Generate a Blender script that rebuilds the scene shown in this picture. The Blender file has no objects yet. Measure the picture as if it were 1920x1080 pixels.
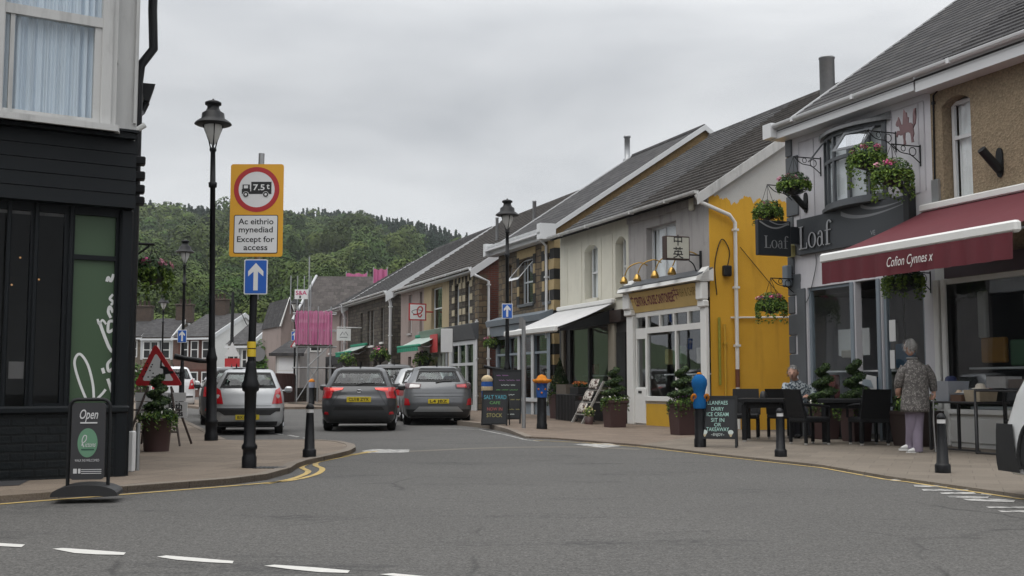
import bpy, math, random
import numpy as np
from mathutils import Vector, Matrix

R = math.radians
scn = bpy.context.scene
col = scn.collection
rng = random.Random(7)

# ------------------------------------------------------------------ camera
FPX = 2100.0; CAMH = 1.0; TH = math.atan(182 / FPX)
cam = bpy.data.cameras.new("camera"); camo = bpy.data.objects.new("camera", cam); col.objects.link(camo)
camo.location = (0, 0, CAMH); camo.rotation_euler = (R(90) + TH, 0, 0)
cam.sensor_width = 36; cam.lens = FPX / 1920 * 36; cam.clip_start = 0.1; cam.clip_end = 4000
scn.camera = camo

# ------------------------------------------------------------------ sky, sun, exposure
SUN_EL, SUN_ROT = R(68), R(215)
w = bpy.data.worlds.new("World"); scn.world = w; w.use_nodes = True
nt = w.node_tree; nt.nodes.clear()
def wn(t, **k):
    n = nt.nodes.new(t)
    for a, b in k.items(): setattr(n, a, b)
    return n
out = wn('ShaderNodeOutputWorld'); bg = wn('ShaderNodeBackground'); bg.inputs['Strength'].default_value = 0.1
sky = wn('ShaderNodeTexSky', sky_type='NISHITA', sun_disc=False); sky.sun_elevation = SUN_EL; sky.sun_rotation = SUN_ROT
tc = wn('ShaderNodeTexCoord'); mp = wn('ShaderNodeMapping'); mp.inputs['Scale'].default_value = (1.6, 1.6, 5.5)
mp.inputs['Location'].default_value = (0.35, 0.2, 0.1)
n1 = wn('ShaderNodeTexNoise'); n1.inputs['Scale'].default_value = 1.7; n1.inputs['Detail'].default_value = 5; n1.inputs['Roughness'].default_value = .48
n1.inputs['Distortion'].default_value = .3
rmp = wn('ShaderNodeValToRGB')
e = rmp.color_ramp.elements; e[0].position = .32; e[0].color = (4.75, 4.9, 5.1, 1); e[1].position = .60; e[1].color = (6.9, 7.0, 7.1, 1)
sep = wn('ShaderNodeSeparateXYZ'); mr = wn('ShaderNodeMapRange')
mr.inputs['From Min'].default_value = 0.25; mr.inputs['From Max'].default_value = 1.0; mr.inputs['To Min'].default_value = 1.0; mr.inputs['To Max'].default_value = 2.7
mul = wn('ShaderNodeMix', data_type='RGBA', blend_type='MULTIPLY'); mul.inputs[0].default_value = 1
mix = wn('ShaderNodeMix', data_type='RGBA'); mix.inputs[0].default_value = .93
L = nt.links.new
L(tc.outputs['Generated'], mp.inputs[0]); L(mp.outputs[0], n1.inputs['Vector']); L(n1.outputs['Fac'], rmp.inputs[0])
L(tc.outputs['Generated'], sep.inputs[0]); L(sep.outputs['Z'], mr.inputs['Value'])
L(rmp.outputs[0], mul.inputs[6]); L(mr.outputs[0], mul.inputs[7])
L(sky.outputs[0], mix.inputs[6]); L(mul.outputs[2], mix.inputs[7]); L(mix.outputs[2], bg.inputs[0]); L(bg.outputs[0], out.inputs[0])
sun = bpy.data.lights.new("sun", 'SUN'); sun.energy = 1.4; sun.angle = R(60); sun.color = (1, .96, .9)
suno = bpy.data.objects.new("sun", sun); col.objects.link(suno)
_az = SUN_ROT
suno.rotation_euler = Vector((-math.sin(_az) * math.cos(SUN_EL), -math.cos(_az) * math.cos(SUN_EL), -math.sin(SUN_EL))).to_track_quat('-Z', 'Y').to_euler()
scn.view_settings.view_transform = 'Standard'; scn.view_settings.look = 'None'
scn.view_settings.exposure = 0.17; scn.view_settings.gamma = 1
try:
    scn.cycles.use_denoising = True; scn.cycles.max_bounces = 6; scn.cycles.transparent_max_bounces = 12
    scn.cycles.sample_clamp_indirect = 4; scn.cycles.caustics_reflective = False
except Exception: pass

# ------------------------------------------------------------------ measuring from the photograph
def ray(px, py):
    a = (px - 960) / FPX; b = (540 - py) / FPX
    return (a, math.cos(TH) - b * math.sin(TH), math.sin(TH) + b * math.cos(TH))
def ground(px, py, z=0.0):
    d = ray(px, py); t = (z - CAMH) / d[2]
    return Vector((d[0] * t, d[1] * t, z))
def deep(px, py, Y):
    d = ray(px, py); t = Y / d[1]
    return Vector((d[0] * t, Y, CAMH + d[2] * t))

class Frame:
    """local x along a facade (to the viewer's right), y into the building, z up"""
    def __init__(s, o, X):
        l = math.hypot(*X); s.o = o; s.X = (X[0] / l, X[1] / l); s.Y = (-s.X[1], s.X[0])
    def pt(s, x, y, z):
        return (s.o[0] + s.X[0] * x + s.Y[0] * y, s.o[1] + s.X[1] * x + s.Y[1] * y, z)
    def pix(s, px, py, off=0.0):
        r = ray(px, py)
        ox, oy = s.o[0] + s.Y[0] * off, s.o[1] + s.Y[1] * off
        t = (ox * s.Y[0] + oy * s.Y[1]) / (r[0] * s.Y[0] + r[1] * s.Y[1])
        dx, dy = r[0] * t - s.o[0], r[1] * t - s.o[1]
        return dx * s.X[0] + dy * s.X[1], CAMH + r[2] * t
WORLD = Frame((0, 0), (1, 0))
_d = ray(155, 722)
ROW = Frame(ground(1335, 805, .03), (-_d[0], -_d[1]))
_d = ray(4240, 722)
LEFT = Frame(ground(240, 892, .06), (_d[0], _d[1]))
STREET = (-ROW.X[0], -ROW.X[1])          # unit heading of the street away from the camera
SANG = math.atan2(-STREET[0], STREET[1])  # rotation z of something heading down the street

# ------------------------------------------------------------------ mesh building
class MB:
    def __init__(s, fr=WORLD):
        s.fr = fr; s.v = []; s.f = []; s.m = []; s.sm = []
    def add(s, vs, fs, m=0, smooth=False):
        b = len(s.v); s.v += [tuple(p) for p in vs]
        for f in fs:
            s.f.append([i + b for i in f]); s.m.append(m); s.sm.append(smooth)
        return s
    def box(s, x0, x1, y0, y1, z0, z1, m=0):
        return s.add([(x0, y0, z0), (x1, y0, z0), (x1, y1, z0), (x0, y1, z0), (x0, y0, z1), (x1, y0, z1), (x1, y1, z1), (x0, y1, z1)],
                     [(0, 3, 2, 1), (4, 5, 6, 7), (0, 1, 5, 4), (1, 2, 6, 5), (2, 3, 7, 6), (3, 0, 4, 7)], m)
    def rbox(s, x0, x1, y0, y1, z0, z1, r=.01, m=0):
        """box with chamfered edges"""
        r = min(r, (x1 - x0) / 2.01, (y1 - y0) / 2.01, (z1 - z0) / 2.01)
        vs = []; 
        for z, ins in ((z0, r), (z0 + r, 0), (z1 - r, 0), (z1, r)):
            a0, a1, b0, b1 = x0 + ins, x1 - ins, y0 + ins, y1 - ins
            c = r if ins == 0 else r * .4
            vs += [(a0 + c, b0, z), (a1 - c, b0, z), (a1, b0 + c, z), (a1, b1 - c, z), (a1 - c, b1, z), (a0 + c, b1, z), (a0, b1 - c, z), (a0, b0 + c, z)]
        fs = [tuple(range(7, -1, -1)), tuple(range(24, 32))]
        for k in range(3):
            for i in range(8):
                j = (i + 1) % 8; fs.append((k * 8 + i, k * 8 + j, k * 8 + 8 + j, k * 8 + 8 + i))
        return s.add(vs, fs, m)
    def quad(s, a, b, c, d, m=0): return s.add([a, b, c, d], [(0, 1, 2, 3)], m)
    def prism(s, poly, axis, a0, a1, m=0):
        """poly of 2-D points extruded along axis ('x','y','z') from a0 to a1"""
        def P(u, v, a): return {'x': (a, u, v), 'y': (u, a, v), 'z': (u, v, a)}[axis]
        n = len(poly); ar = sum(poly[i][0] * poly[(i + 1) % n][1] - poly[(i + 1) % n][0] * poly[i][1] for i in range(n))
        if (ar > 0) == (axis == 'y'): poly = poly[::-1]
        vs = [P(u, v, a0) for u, v in poly] + [P(u, v, a1) for u, v in poly]
        fs = [tuple(range(n - 1, -1, -1)), tuple(range(n, 2 * n))] + [(i, (i + 1) % n, n + (i + 1) % n, n + i) for i in range(n)]
        return s.add(vs, fs, m)
    def tube(s, pts, r, n=8, m=0, cap=True, smooth=True):
        pts = [Vector(p) for p in pts]; rs = r if isinstance(r, (list, tuple)) else [r] * len(pts)
        vs = []; up = Vector((0, 0, 1)); prev = None
        for i, p in enumerate(pts):
            t = (pts[min(i + 1, len(pts) - 1)] - pts[max(i - 1, 0)])
            if t.length < 1e-9: t = Vector((0, 0, 1))
            t.normalize()
            if prev is None:
                a = t.orthogonal().normalized() if abs(t.dot(up)) > .95 else t.cross(up).normalized()
            else:
                a = prev - t * prev.dot(t)
                a = a.normalized() if a.length > 1e-6 else t.orthogonal().normalized()
            prev = a; b = t.cross(a)
            for k in range(n):
                q = 2 * math.pi * k / n; vs.append(p + (a * math.cos(q) + b * math.sin(q)) * rs[i])
        fs = []
        for i in range(len(pts) - 1):
            for k in range(n):
                j = (k + 1) % n; fs.append((i * n + k, i * n + j, (i + 1) * n + j, (i + 1) * n + k))
        s.add(vs, fs, m, smooth)
        if cap:
            s.add(vs[:n], [tuple(range(n - 1, -1, -1))], m); s.add(vs[-n:], [tuple(range(n))], m)
        return s
    def lathe(s, prof, c=(0, 0, 0), n=16, m=0, smooth=True, a0=0.0, a1=2 * math.pi, sx=1, sy=1):
        full = abs(a1 - a0 - 2 * math.pi) < 1e-6; k = n if full else n + 1
        vs = []
        for r, z in prof:
            for i in range(k):
                q = a0 + (a1 - a0) * i / n; vs.append((c[0] + r * math.cos(q) * sx, c[1] + r * math.sin(q) * sy, c[2] + z))
        fs = []
        for j in range(len(prof) - 1):
            for i in range(n):
                i2 = (i + 1) % k; fs.append((j * k + i, j * k + i2, (j + 1) * k + i2, (j + 1) * k + i))
        s.add(vs, fs, m, smooth)
        if full:
            if prof[0][0] > 1e-4: s.add(vs[:k], [tuple(range(k - 1, -1, -1))], m)
            if prof[-1][0] > 1e-4: s.add(vs[-k:], [tuple(range(k))], m)
        return s
    def ball(s, c, rx, ry=None, rz=None, n=10, m=0, k=6):
        ry = ry or rx; rz = rz or rx
        prof = [(max(1e-5, math.sin(math.pi * i / k)), -math.cos(math.pi * i / k)) for i in range(k + 1)]
        vs = []; 
        for r, z in prof:
            for i in range(n):
                q = 2 * math.pi * i / n; vs.append((c[0] + rx * r * math.cos(q), c[1] + ry * r * math.sin(q), c[2] + rz * z))
        fs = [(j * n + i, j * n + (i + 1) % n, (j + 1) * n + (i + 1) % n, (j + 1) * n + i) for j in range(k) for i in range(n)]
        return s.add(vs, fs, m, True)
    def leaves(s, c, rad, n, size, rg, mats=3, shell=.55, up=.3, m0=0, zmin=None):
        """leaf-sized quads spread through an ellipsoid"""
        for _ in range(n):
            while True:
                d = Vector((rg.gauss(0, 1), rg.gauss(0, 1), rg.gauss(0, 1)))
                if d.length > 1e-3: break
            d.normalize(); q = shell + (1 - shell) * rg.random() ** .5
            p = Vector((c[0] + d.x * rad[0] * q, c[1] + d.y * rad[1] * q, c[2] + d.z * rad[2] * q))
            if zmin is not None and p.z < zmin: continue
            nn = (d + Vector((rg.gauss(0, .5), rg.gauss(0, .5), rg.gauss(up, .5)))).normalized()
            a = nn.orthogonal().normalized(); a.rotate(Matrix.Rotation(rg.random() * 6.28, 3, nn)); b = nn.cross(a)
            z = size * (.6 + .8 * rg.random())
            s.add([p - a * z - b * z * .15, p - b * z * .5, p + a * z + b * z * .1, p + b * z * .5], [(0, 1, 2, 3)], m0 + rg.randrange(mats))
        return s
    def strip(s, pts, width, off, fn, m=0):
        """flat lettering stroke: 2-D polyline pts, mapped into 3-D by fn(u, v, off)"""
        P = [Vector((a, b)) for a, b in pts]; Lf = []; Rt = []
        for i, p in enumerate(P):
            t = P[min(i + 1, len(P) - 1)] - P[max(i - 1, 0)]
            if t.length < 1e-9: t = Vector((1, 0))
            t.normalize(); nn = Vector((-t.y, t.x)) * width / 2
            wd = width if not isinstance(width, list) else width[i]
            Lf.append(p + nn); Rt.append(p - nn)
        n = len(P); vs = [fn(p.x, p.y, off) for p in Lf] + [fn(p.x, p.y, off) for p in Rt]
        return s.add(vs, [(i, n + i, n + i + 1, i + 1) for i in range(n - 1)], m)
    def build(s, name, mats, parent=None, org=None, flipfix=False):
        me = bpy.data.meshes.new(name)
        o = bpy.data.objects.new(name, me); col.objects.link(o)
        base = Vector((0, 0, 0))
        if parent is not None:
            o.parent = parent; base = wloc(parent)
        if org is not None:
            org = Vector(org); o.location = org - base; base = org
        W = [Vector(s.fr.pt(*p)) - base for p in s.v]
        me.from_pydata([tuple(p) for p in W], [], s.f)
        mats = mats if isinstance(mats, (list, tuple)) else [mats]
        for q in mats: me.materials.append(q)
        me.polygons.foreach_set('material_index', s.m); me.polygons.foreach_set('use_smooth', s.sm)
        uv = me.uv_layers.new(name='UVMap').data
        li = 0
        for f in s.f:
            a, b, c = (Vector(s.v[f[0]]), Vector(s.v[f[1]]), Vector(s.v[f[2]]))
            nn = (b - a).cross(c - a)
            if nn.length < 1e-12 and len(f) > 3: nn = (c - a).cross(Vector(s.v[f[3]]) - a)
            if nn.length > 1e-12: nn.normalize()
            ax, ay, az = abs(nn.x), abs(nn.y), abs(nn.z)
            for i in f:
                p = s.v[i]
                if az > .92 or nn.length < .5: u, v_ = p[0], p[1]
                elif ax > ay and ax > .6: u, v_ = p[1], p[2]
                elif az > .2 and ay > .2: u, v_ = p[0], p[1] / max(az, .2)
                else: u, v_ = p[0], p[2]
                uv[li].uv = (u, v_); li += 1
        me.update()
        return o

def wloc(o):
    p = Vector(o.location)
    while o.parent is not None:
        o = o.parent; p = p + Vector(o.location)
    return p
def empty(name, loc, label=None, cat=None, group=None, rz=0.0):
    o = bpy.data.objects.new(name, None); col.objects.link(o); o.location = loc; o.rotation_euler = (0, 0, rz); o.empty_display_size = .1
    return tag(o, label, cat, group)
def tag(o, label=None, cat=None, group=None, kind=None):
    if label: o['label'] = label
    if cat: o['category'] = cat
    if group: o['group'] = group
    if kind: o['kind'] = kind
    return o
def kids(o):
    return [c for c in bpy.data.objects if c.parent is o]
def copy_tree(o, parent=None):
    c = o.copy(); col.objects.link(c)
    if parent is not None: c.parent = parent
    for ch in kids(o): copy_tree(ch, c)
    return c
def place(proto, used, loc, rz, label, group=None):
    """first use moves the prototype itself, later uses copy it"""
    o = proto if not used else copy_tree(proto)
    used.append(1)
    o.location = loc; o.rotation_euler = (0, 0, rz); o['label'] = label
    if group: o['group'] = group
    return o

def spline(pts, k=6):
    """Catmull-Rom through the points"""
    P = [Vector(p) for p in pts]; out_ = []
    for i in range(len(P) - 1):
        a, b, c, d = P[max(i - 1, 0)], P[i], P[i + 1], P[min(i + 2, len(P) - 1)]
        for j in range(k):
            t = j / k
            out_.append(.5 * ((2 * b) + (c - a) * t + (2 * a - 5 * b + 4 * c - d) * t * t + (3 * b - a - 3 * c + d) * t ** 3))
    out_.append(P[-1]); return out_

# ------------------------------------------------------------------ flat lettering from the built-in font
_tcache = {}
def text2d(txt, size=1.0, shear=0.0, bold=0.0, space=1.0):
    key = (txt, shear, bold, space)
    if key not in _tcache:
        cu = bpy.data.curves.new('t', 'FONT'); cu.body = txt; cu.size = 1; cu.align_x = 'CENTER'; cu.align_y = 'CENTER'
        cu.shear = shear; cu.offset = bold; cu.space_character = space; cu.resolution_u = 3
        ob = bpy.data.objects.new('t', cu); col.objects.link(ob)
        dg = bpy.context.evaluated_depsgraph_get(); ev = ob.evaluated_get(dg); me = ev.to_mesh()
        vs = [(v.co.x, v.co.y) for v in me.vertices]; fs = [tuple(p.vertices) for p in me.polygons]
        ev.to_mesh_clear(); bpy.data.objects.remove(ob); bpy.data.curves.remove(cu)
        _tcache[key] = (vs, fs)
    vs, fs = _tcache[key]
    return [(x * size, y * size) for x, y in vs], fs
def put_text(mb, txt, c, size, fn, off=.004, width=None, m=0, **k):
    """fn(u, v, off) -> point; centred on c=(u, v); width squeezes the line to that length"""
    vs, fs = text2d(txt, size, **k)
    if not vs: return
    sx = 1.0
    if width:
        xs = [v[0] for v in vs]; sx = width / max(1e-6, max(xs) - min(xs)); mid = (max(xs) + min(xs)) / 2
        vs = [((x - mid) * sx, y) for x, y in vs]
    mb.add([fn(c[0] + x, c[1] + y, off) for x, y in vs], fs, m)
# ------------------------------------------------------------------ procedural materials
class G:
    def __init__(s, name):
        s.mat = bpy.data.materials.new(name); s.mat.use_nodes = True; s.t = s.mat.node_tree; s.t.nodes.clear()
        s.out = s.t.nodes.new('ShaderNodeOutputMaterial'); s.p = s.t.nodes.new('ShaderNodeBsdfPrincipled')
        s.t.links.new(s.p.outputs[0], s.out.inputs[0]); s._tc = None
    def n(s, typ, props=None, **inp):
        n = s.t.nodes.new('ShaderNode' + typ)
        for a, b in (props or {}).items(): setattr(n, a, b)
        for a, b in inp.items(): s.set(n, a, b)
        return n
    def set(s, n, key, val):
        i = n.inputs[int(key[1:])] if key[0] == '_' and key[1:].isdigit() else n.inputs[key.replace('_', ' ')]
        if isinstance(val, bpy.types.NodeSocket): s.t.links.new(val, i)
        else:
            if hasattr(i.default_value, '__len__') and not hasattr(val, '__len__'): val = (val,) * len(i.default_value)
            if hasattr(i.default_value, '__len__') and len(i.default_value) == 4 and len(val) == 3: val = tuple(val) + (1,)
            i.default_value = val
    def tc(s, w='Object'):
        if s._tc is None: s._tc = s.t.nodes.new('ShaderNodeTexCoord')
        return s._tc.outputs[w]
    def noise(s, scale, vec=None, detail=3, rough=.55, out='Fac', stretch=None):
        v = vec if vec is not None else s.tc()
        if stretch: v = s.n('Mapping', None, Vector=v, Scale=stretch).outputs[0]
        return s.n('TexNoise', None, Vector=v, Scale=scale, Detail=detail, Roughness=rough).outputs[0 if out == 'Fac' else 1]
    def ramp(s, fac, stops, const=False):
        r = s.n('ValToRGB', None, Fac=fac); e = r.color_ramp.elements
        if const: r.color_ramp.interpolation = 'CONSTANT'
        while len(e) < len(stops): e.new(.5)
        for q, (p, c) in zip(e, stops):
            q.position = p; c = c if hasattr(c, '__len__') else (c, c, c); q.color = tuple(c)[:3] + (1,)
        return r.outputs[0]
    def mix(s, fac, a, b, mode='MIX'):
        m = s.n('Mix', {'data_type': 'RGBA', 'blend_type': mode})
        s.set(m, '_0', fac); s.set(m, '_6', a); s.set(m, '_7', b); return m.outputs[2]
    def math(s, op, a, b=0.0):
        m = s.n('Math', {'operation': op}); s.set(m, '_0', a); s.set(m, '_1', b); return m.outputs[0]
    def bump(s, h, strength=.3, dist=.01):
        s.set(s.p, 'Normal', s.n('Bump', None, Height=h, Strength=strength, Distance=dist).outputs[0])
    def fin(s, color, rough=.6, metal=0.0, spec=.5):
        s.set(s.p, 'Base_Color', color); s.set(s.p, 'Roughness', rough); s.set(s.p, 'Metallic', metal); s.set(s.p, 'Specular_IOR_Level', spec)
        return s.mat
def sh(c, k): return tuple(min(1, x * k) for x in c)
_mc = {}
def paint(name, c, rough=.5, amt=.12, scale=6.0, metal=0.0, spec=.5, bump=0.0, coat=0.0):
    if name in _mc: return _mc[name]
    g = G(name); f = g.noise(scale, detail=4)
    colr = g.mix(f, sh(c, 1 - amt), sh(c, 1 + amt))
    if bump: g.bump(g.noise(scale * 6, detail=2), bump, .01)
    rr = g.math('MULTIPLY_ADD', g.noise(scale * 2), .15); g.t.nodes[-1].inputs[2].default_value = rough - .07
    g.set(g.p, 'Coat_Weight', coat); g.set(g.p, 'Coat_Roughness', .06)
    _mc[name] = g.fin(colr, rr, metal, spec); return _mc[name]
def render_wall(name, c, stain=.25, grain=1.0, dirt=(.10, .10, .09), topstreak=0.0):
    """painted or bare render with vertical weather streaks and a gritty surface"""
    g = G(name); o = g.tc()
    base = g.mix(g.noise(1.3, detail=5), sh(c, .9), sh(c, 1.08))
    st = g.ramp(g.noise(3.0, stretch=(1.6, 1.6, .22), detail=5, rough=.65), [(.50, 0), (.72, 1)])
    base = g.mix(g.math('MULTIPLY', st, stain), base, sh(c, .45))
    sp = g.ramp(g.noise(2.2, detail=7, rough=.72), [(.55, 0), (.75, 1)])
    base = g.mix(g.math('MULTIPLY', sp, stain * .6), base, dirt)
    g.bump(g.noise(90, detail=2), .35 * grain, .006)
    return g.fin(base, .85, 0, .2)
def pebble(name, c):
    g = G(name)
    v = g.n('TexVoronoi', None, Vector=g.tc(), Scale=34.0)
    base = g.mix(v.outputs['Color'], sh(c, .55), sh(c, 1.5))
    base = g.mix(.45, base, g.mix(g.noise(2.0, detail=5), sh(c, .8), sh(c, 1.15)))
    g.bump(v.outputs['Distance'], .8, .01)
    return g.fin(base, .9, 0, .2)
def masonry(name, c1, c2, mortar, bw, bh, ms=.012, rough=.85, rnd=.03, bump=.6, third=None):
    g = G(name); uv = g.tc('UV')
    wob = g.noise(2.5, vec=uv, out='Color', detail=2)
    vec = g.n('VectorMath', {'operation': 'MULTIPLY_ADD'}); g.set(vec, '_0', wob); g.set(vec, '_1', (rnd, rnd, 0)); g.set(vec, '_2', uv)
    b = g.n('TexBrick', {'offset': .5, 'squash': 1.0}, Vector=vec.outputs[0], Color1=c1, Color2=c2, Mortar=mortar, Scale=1.0, Mortar_Size=ms, Mortar_Smooth=.2, Bias=0.0, Brick_Width=bw, Row_Height=bh)
    base = g.mix(g.noise(1.1, detail=6, rough=.7), sh((.62,) * 3, 1), (1.25, 1.2, 1.15))
    base = g.mix(1.0, b.outputs[0], base, 'MULTIPLY')
    if third:
        base = g.mix(g.ramp(g.noise(3.2, vec=uv, detail=0), [(.58, 0), (.64, .8)]), base, third)
    h = g.math('SUBTRACT', g.noise(25, vec=uv), g.math('MULTIPLY', b.outputs['Fac'], 1.5))
    g.bump(h, bump, .012)
    return g.fin(base, rough, 0, .25)
def slates(name, c, bw=.3, bh=.22, lichen=(.3, .28, .24), lic=.25):
    g = G(name); uv = g.tc('UV')
    b = g.n('TexBrick', {'offset': .5}, Vector=uv, Color1=sh(c, .75), Color2=sh(c, 1.25), Mortar=sh(c, .35), Scale=1.0, Mortar_Size=.006, Mortar_Smooth=.1, Bias=0.0, Brick_Width=bw, Row_Height=bh)
    m = g.mix(1.0, b.outputs[0], g.mix(g.noise(.8, detail=6, rough=.7), (.7, .7, .7), (1.25, 1.22, 1.2)), 'MULTIPLY')
    m = g.mix(g.math('MULTIPLY', g.ramp(g.noise(2.6, vec=uv, detail=8, rough=.75), [(.52, 0), (.7, 1)]), lic), m, lichen)
    g.bump(g.math('SUBTRACT', g.noise(30, vec=uv), b.outputs['Fac']), .5, .01)
    return g.fin(m, .75, 0, .14)
def glass(name, tint=(.93, .95, .95), ior=1.6, rough=.015):
    g = G(name); g.t.nodes.remove(g.p)
    tr = g.n('BsdfTransparent', None, Color=tint); gl = g.n('BsdfGlossy', None, Roughness=rough, Color=(.95, .97, 1))
    nb = g.n('Bump', None, Height=g.noise(1.2, detail=1), Strength=.06, Distance=.02)
    g.set(gl, 'Normal', nb.outputs[0])
    fr = g.n('Fresnel', None, IOR=ior)
    mx = g.n('MixShader'); ge = g.n('NewGeometry'); g.set(mx, '_0', g.math('MULTIPLY', fr.outputs[0], g.math('SUBTRACT', 1.0, ge.outputs['Backfacing']))); g.set(mx, '_1', tr.outputs[0]); g.set(mx, '_2', gl.outputs[0])
    g.t.links.new(mx.outputs[0], g.out.inputs[0]); return g.mat
def leafmat(name, c):
    g = G(name); m = g.mix(g.noise(9.0), sh(c, .6), sh(c, 1.4))
    g.fin(m, .6, 0, .25); g.set(g.p, 'Subsurface_Weight', 0.0); return g.mat
def greens(pref, cs): return [leafmat(pref + ' ' + w_, c) for w_, c in zip(('dark', 'mid', 'light', 'bright'), cs)]

m_white = paint('white paint', (.72, .72, .70), .5, .06, 3)
m_upvc = paint('white upvc', (.66, .67, .68), .35, .03, 2)
m_oldwhite = render_wall('weathered white paint', (.55, .55, .54), .55, .3, (.12, .11, .10))
m_black = paint('black cast iron paint', (.007, .0075, .009), .45, .2, 9, spec=.28)
m_iron = paint('dark iron', (.011, .012, .013), .5, .2, 9, spec=.3)
m_galv = paint('galvanised steel', (.36, .37, .38), .45, .15, 14, metal=.6)
m_navy = paint('dark slate blue shopfront paint', (.0048, .0068, .0088), .5, .18, 5, spec=.25)
m_glass = glass('window glass')
m_shopglass = glass('shop window glass', (.8, .84, .85), 1.95)
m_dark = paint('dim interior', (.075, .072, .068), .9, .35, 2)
m_curtain = paint('net curtain', (.80, .81, .82), .9, .08, 3)
m_slate = slates('dark slate roof', (.056, .055, .058))
m_slate2 = slates('grey slate roof', (.068, .067, .069), .28, .2, (.25, .24, .22), .35)
m_tile = slates('brown grey roof tiles', (.058, .053, .050), .3, .3, (.2, .19, .17), .3)
m_pebble = pebble('tan pebble dash', (.255, .20, .135))
m_tan = pebble('tan rough render', (.21, .145, .075))
m_cream = render_wall('cream painted render', (.64, .62, .53), .2, .4)
m_grey = render_wall('grey pebbled render', (.40, .38, .37), .55, 1.3)
m_pink = render_wall('pinkish grey render', (.33, .27, .25), .35)
m_lilac = render_wall('pale grey white wall paint', (.62, .61, .64), .12, .5)
m_gable = render_wall('dirty white gable render', (.55, .55, .53), .35, .5)
m_stone = masonry('brown sandstone', (.20, .155, .10), (.12, .105, .085), (.07, .062, .052), .34, .2, .018, rnd=.09, third=(.10, .07, .05))
m_stoneD = masonry('dark grey rubble stone', (.075, .07, .062), (.13, .115, .095), (.045, .042, .038), .3, .17, .018, rnd=.1, third=(.05, .04, .035))
m_brick = masonry('red brick', (.16, .055, .04), (.12, .045, .035), (.11, .09, .08), .23, .075, .01, rnd=.01)
m_brickfar = masonry('brown red brick', (.19, .10, .08), (.14, .08, .065), (.15, .12, .11), .23, .08, .01, rnd=.01)
m_quoinY = paint('buff brick quoin', (.42, .32, .17), .85, .2, 8)
m_quoinK = paint('black painted quoin', (.02, .02, .02), .8, .3, 8)
m_greytrim = paint('mid grey trim paint', (.10, .108, .118), .5, .1, 5)
m_bluegrey = paint('blue grey shopfront paint', (.20, .235, .27), .45, .1, 5)
m_paleframe = paint('pale grey timber paint', (.50, .51, .52), .5, .08, 5)
m_redcloth = paint('maroon awning canvas', (.11, .015, .023), .8, .12, 3, bump=.1)
m_whitecloth = paint('off white awning canvas', (.55, .55, .55), .8, .1, 3)
m_green = paint('green awning canvas', (.015, .22, .13), .7, .1, 3)
m_brass = paint('brass lamp', (.42, .26, .07), .3, .1, 6, metal=.9)
m_concrete = paint('concrete kerb', (.27, .255, .235), .85, .2, 12, bump=.3)
m_terr = paint('brown plastic planter', (.065, .033, .032), .55, .15, 4)
m_soil = paint('soil', (.02, .015, .01), .95, .3, 20)
m_bark = paint('bark', (.06, .045, .03), .9, .3, 10)
G_TOP = greens('topiary leaf', [(.014, .030, .010), (.028, .056, .016), (.055, .092, .025)])
G_BASK = greens('basket leaf', [(.025, .055, .016), (.05, .10, .022), (.15, .23, .04)])
G_BUSH = greens('bush leaf', [(.03, .07, .015), (.055, .12, .02), (.10, .19, .03)])
m_pinkf = paint('pink petals', (.62, .10, .26), .6, .25, 20)
m_palepinkf = paint('pale pink petals', (.68, .30, .40), .6, .2, 20)
m_purplef = paint('purple petals', (.14, .06, .16), .6, .25, 20)
m_whitef = paint('white petals', (.7, .7, .62), .6, .1, 20)
m_paper = paint('white board', (.70, .70, .70), .5, .04, 3)
m_signgrey = paint('off white sign face', (.60, .60, .60), .45, .05, 5)
m_signback = paint('grey sign back', (.18, .18, .18), .5, .1, 5)
m_signred = paint('sign red', (.42, .025, .03), .45, .08, 5)
m_signyel = paint('sign amber yellow', (.72, .36, .025), .45, .06, 5)
m_signblue = paint('sign blue', (.015, .105, .45), .45, .08, 5)
m_ink = paint('black lettering', (.012, .012, .013), .5, .1, 5)
m_chalk = paint('blackboard', (.016, .018, .021), .75, .35, 4)
m_bistroglass = glass('dim bistro glass', (.5, .52, .53), 1.28)
m_chim = masonry('weathered chimney brick', (.10, .07, .055), (.075, .055, .045), (.09, .08, .07), .23, .08, .01)
# ------------------------------------------------------------------ road, pavements, markings
def asphalt():
    g = G('asphalt'); o = g.tc()
    big = g.noise(.35, detail=6, rough=.65); fine = g.noise(55, detail=2, rough=.8); mid = g.noise(16, detail=5, rough=.7)
    c = g.mix(big, (.074, .072, .069), (.122, .118, .112))
    c = g.mix(1.0, c, g.ramp(fine, [(.25, .35), (.5, 1.0), (.78, 1.9)]), 'MULTIPLY')
    c = g.mix(1.0, c, g.ramp(mid, [(.3, .74), (.7, 1.26)]), 'MULTIPLY')
    # worn dark scuffs and thin wandering cracks
    sc = g.ramp(g.noise(.9, stretch=(.45, 1.2, 1), detail=8, rough=.7), [(.56, 0), (.64, 1)])
    sc = g.math('MULTIPLY', sc, g.ramp(g.noise(14, detail=4), [(.4, .15), (.6, 1)]))
    c = g.mix(g.math('MULTIPLY', sc, .7), c, (.04, .04, .041))
    vo = g.n('TexVoronoi', {'feature': 'DISTANCE_TO_EDGE'}, Vector=g.mix(.22, o, g.noise(1.6, out='Color', detail=5)), Scale=.42)
    cr = g.math('MULTIPLY', g.ramp(vo.outputs[0], [(.0, 1), (.008, 0)]), g.ramp(g.noise(.6, detail=3), [(.49, 0), (.58, 1)]))
    c = g.mix(g.math('MULTIPLY', cr, .6), c, (.03, .03, .03))
    # tyre polish down the lanes
    g.bump(g.noise(120, detail=2), .6, .006)
    return g.fin(c, .85, 0, .28)
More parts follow.
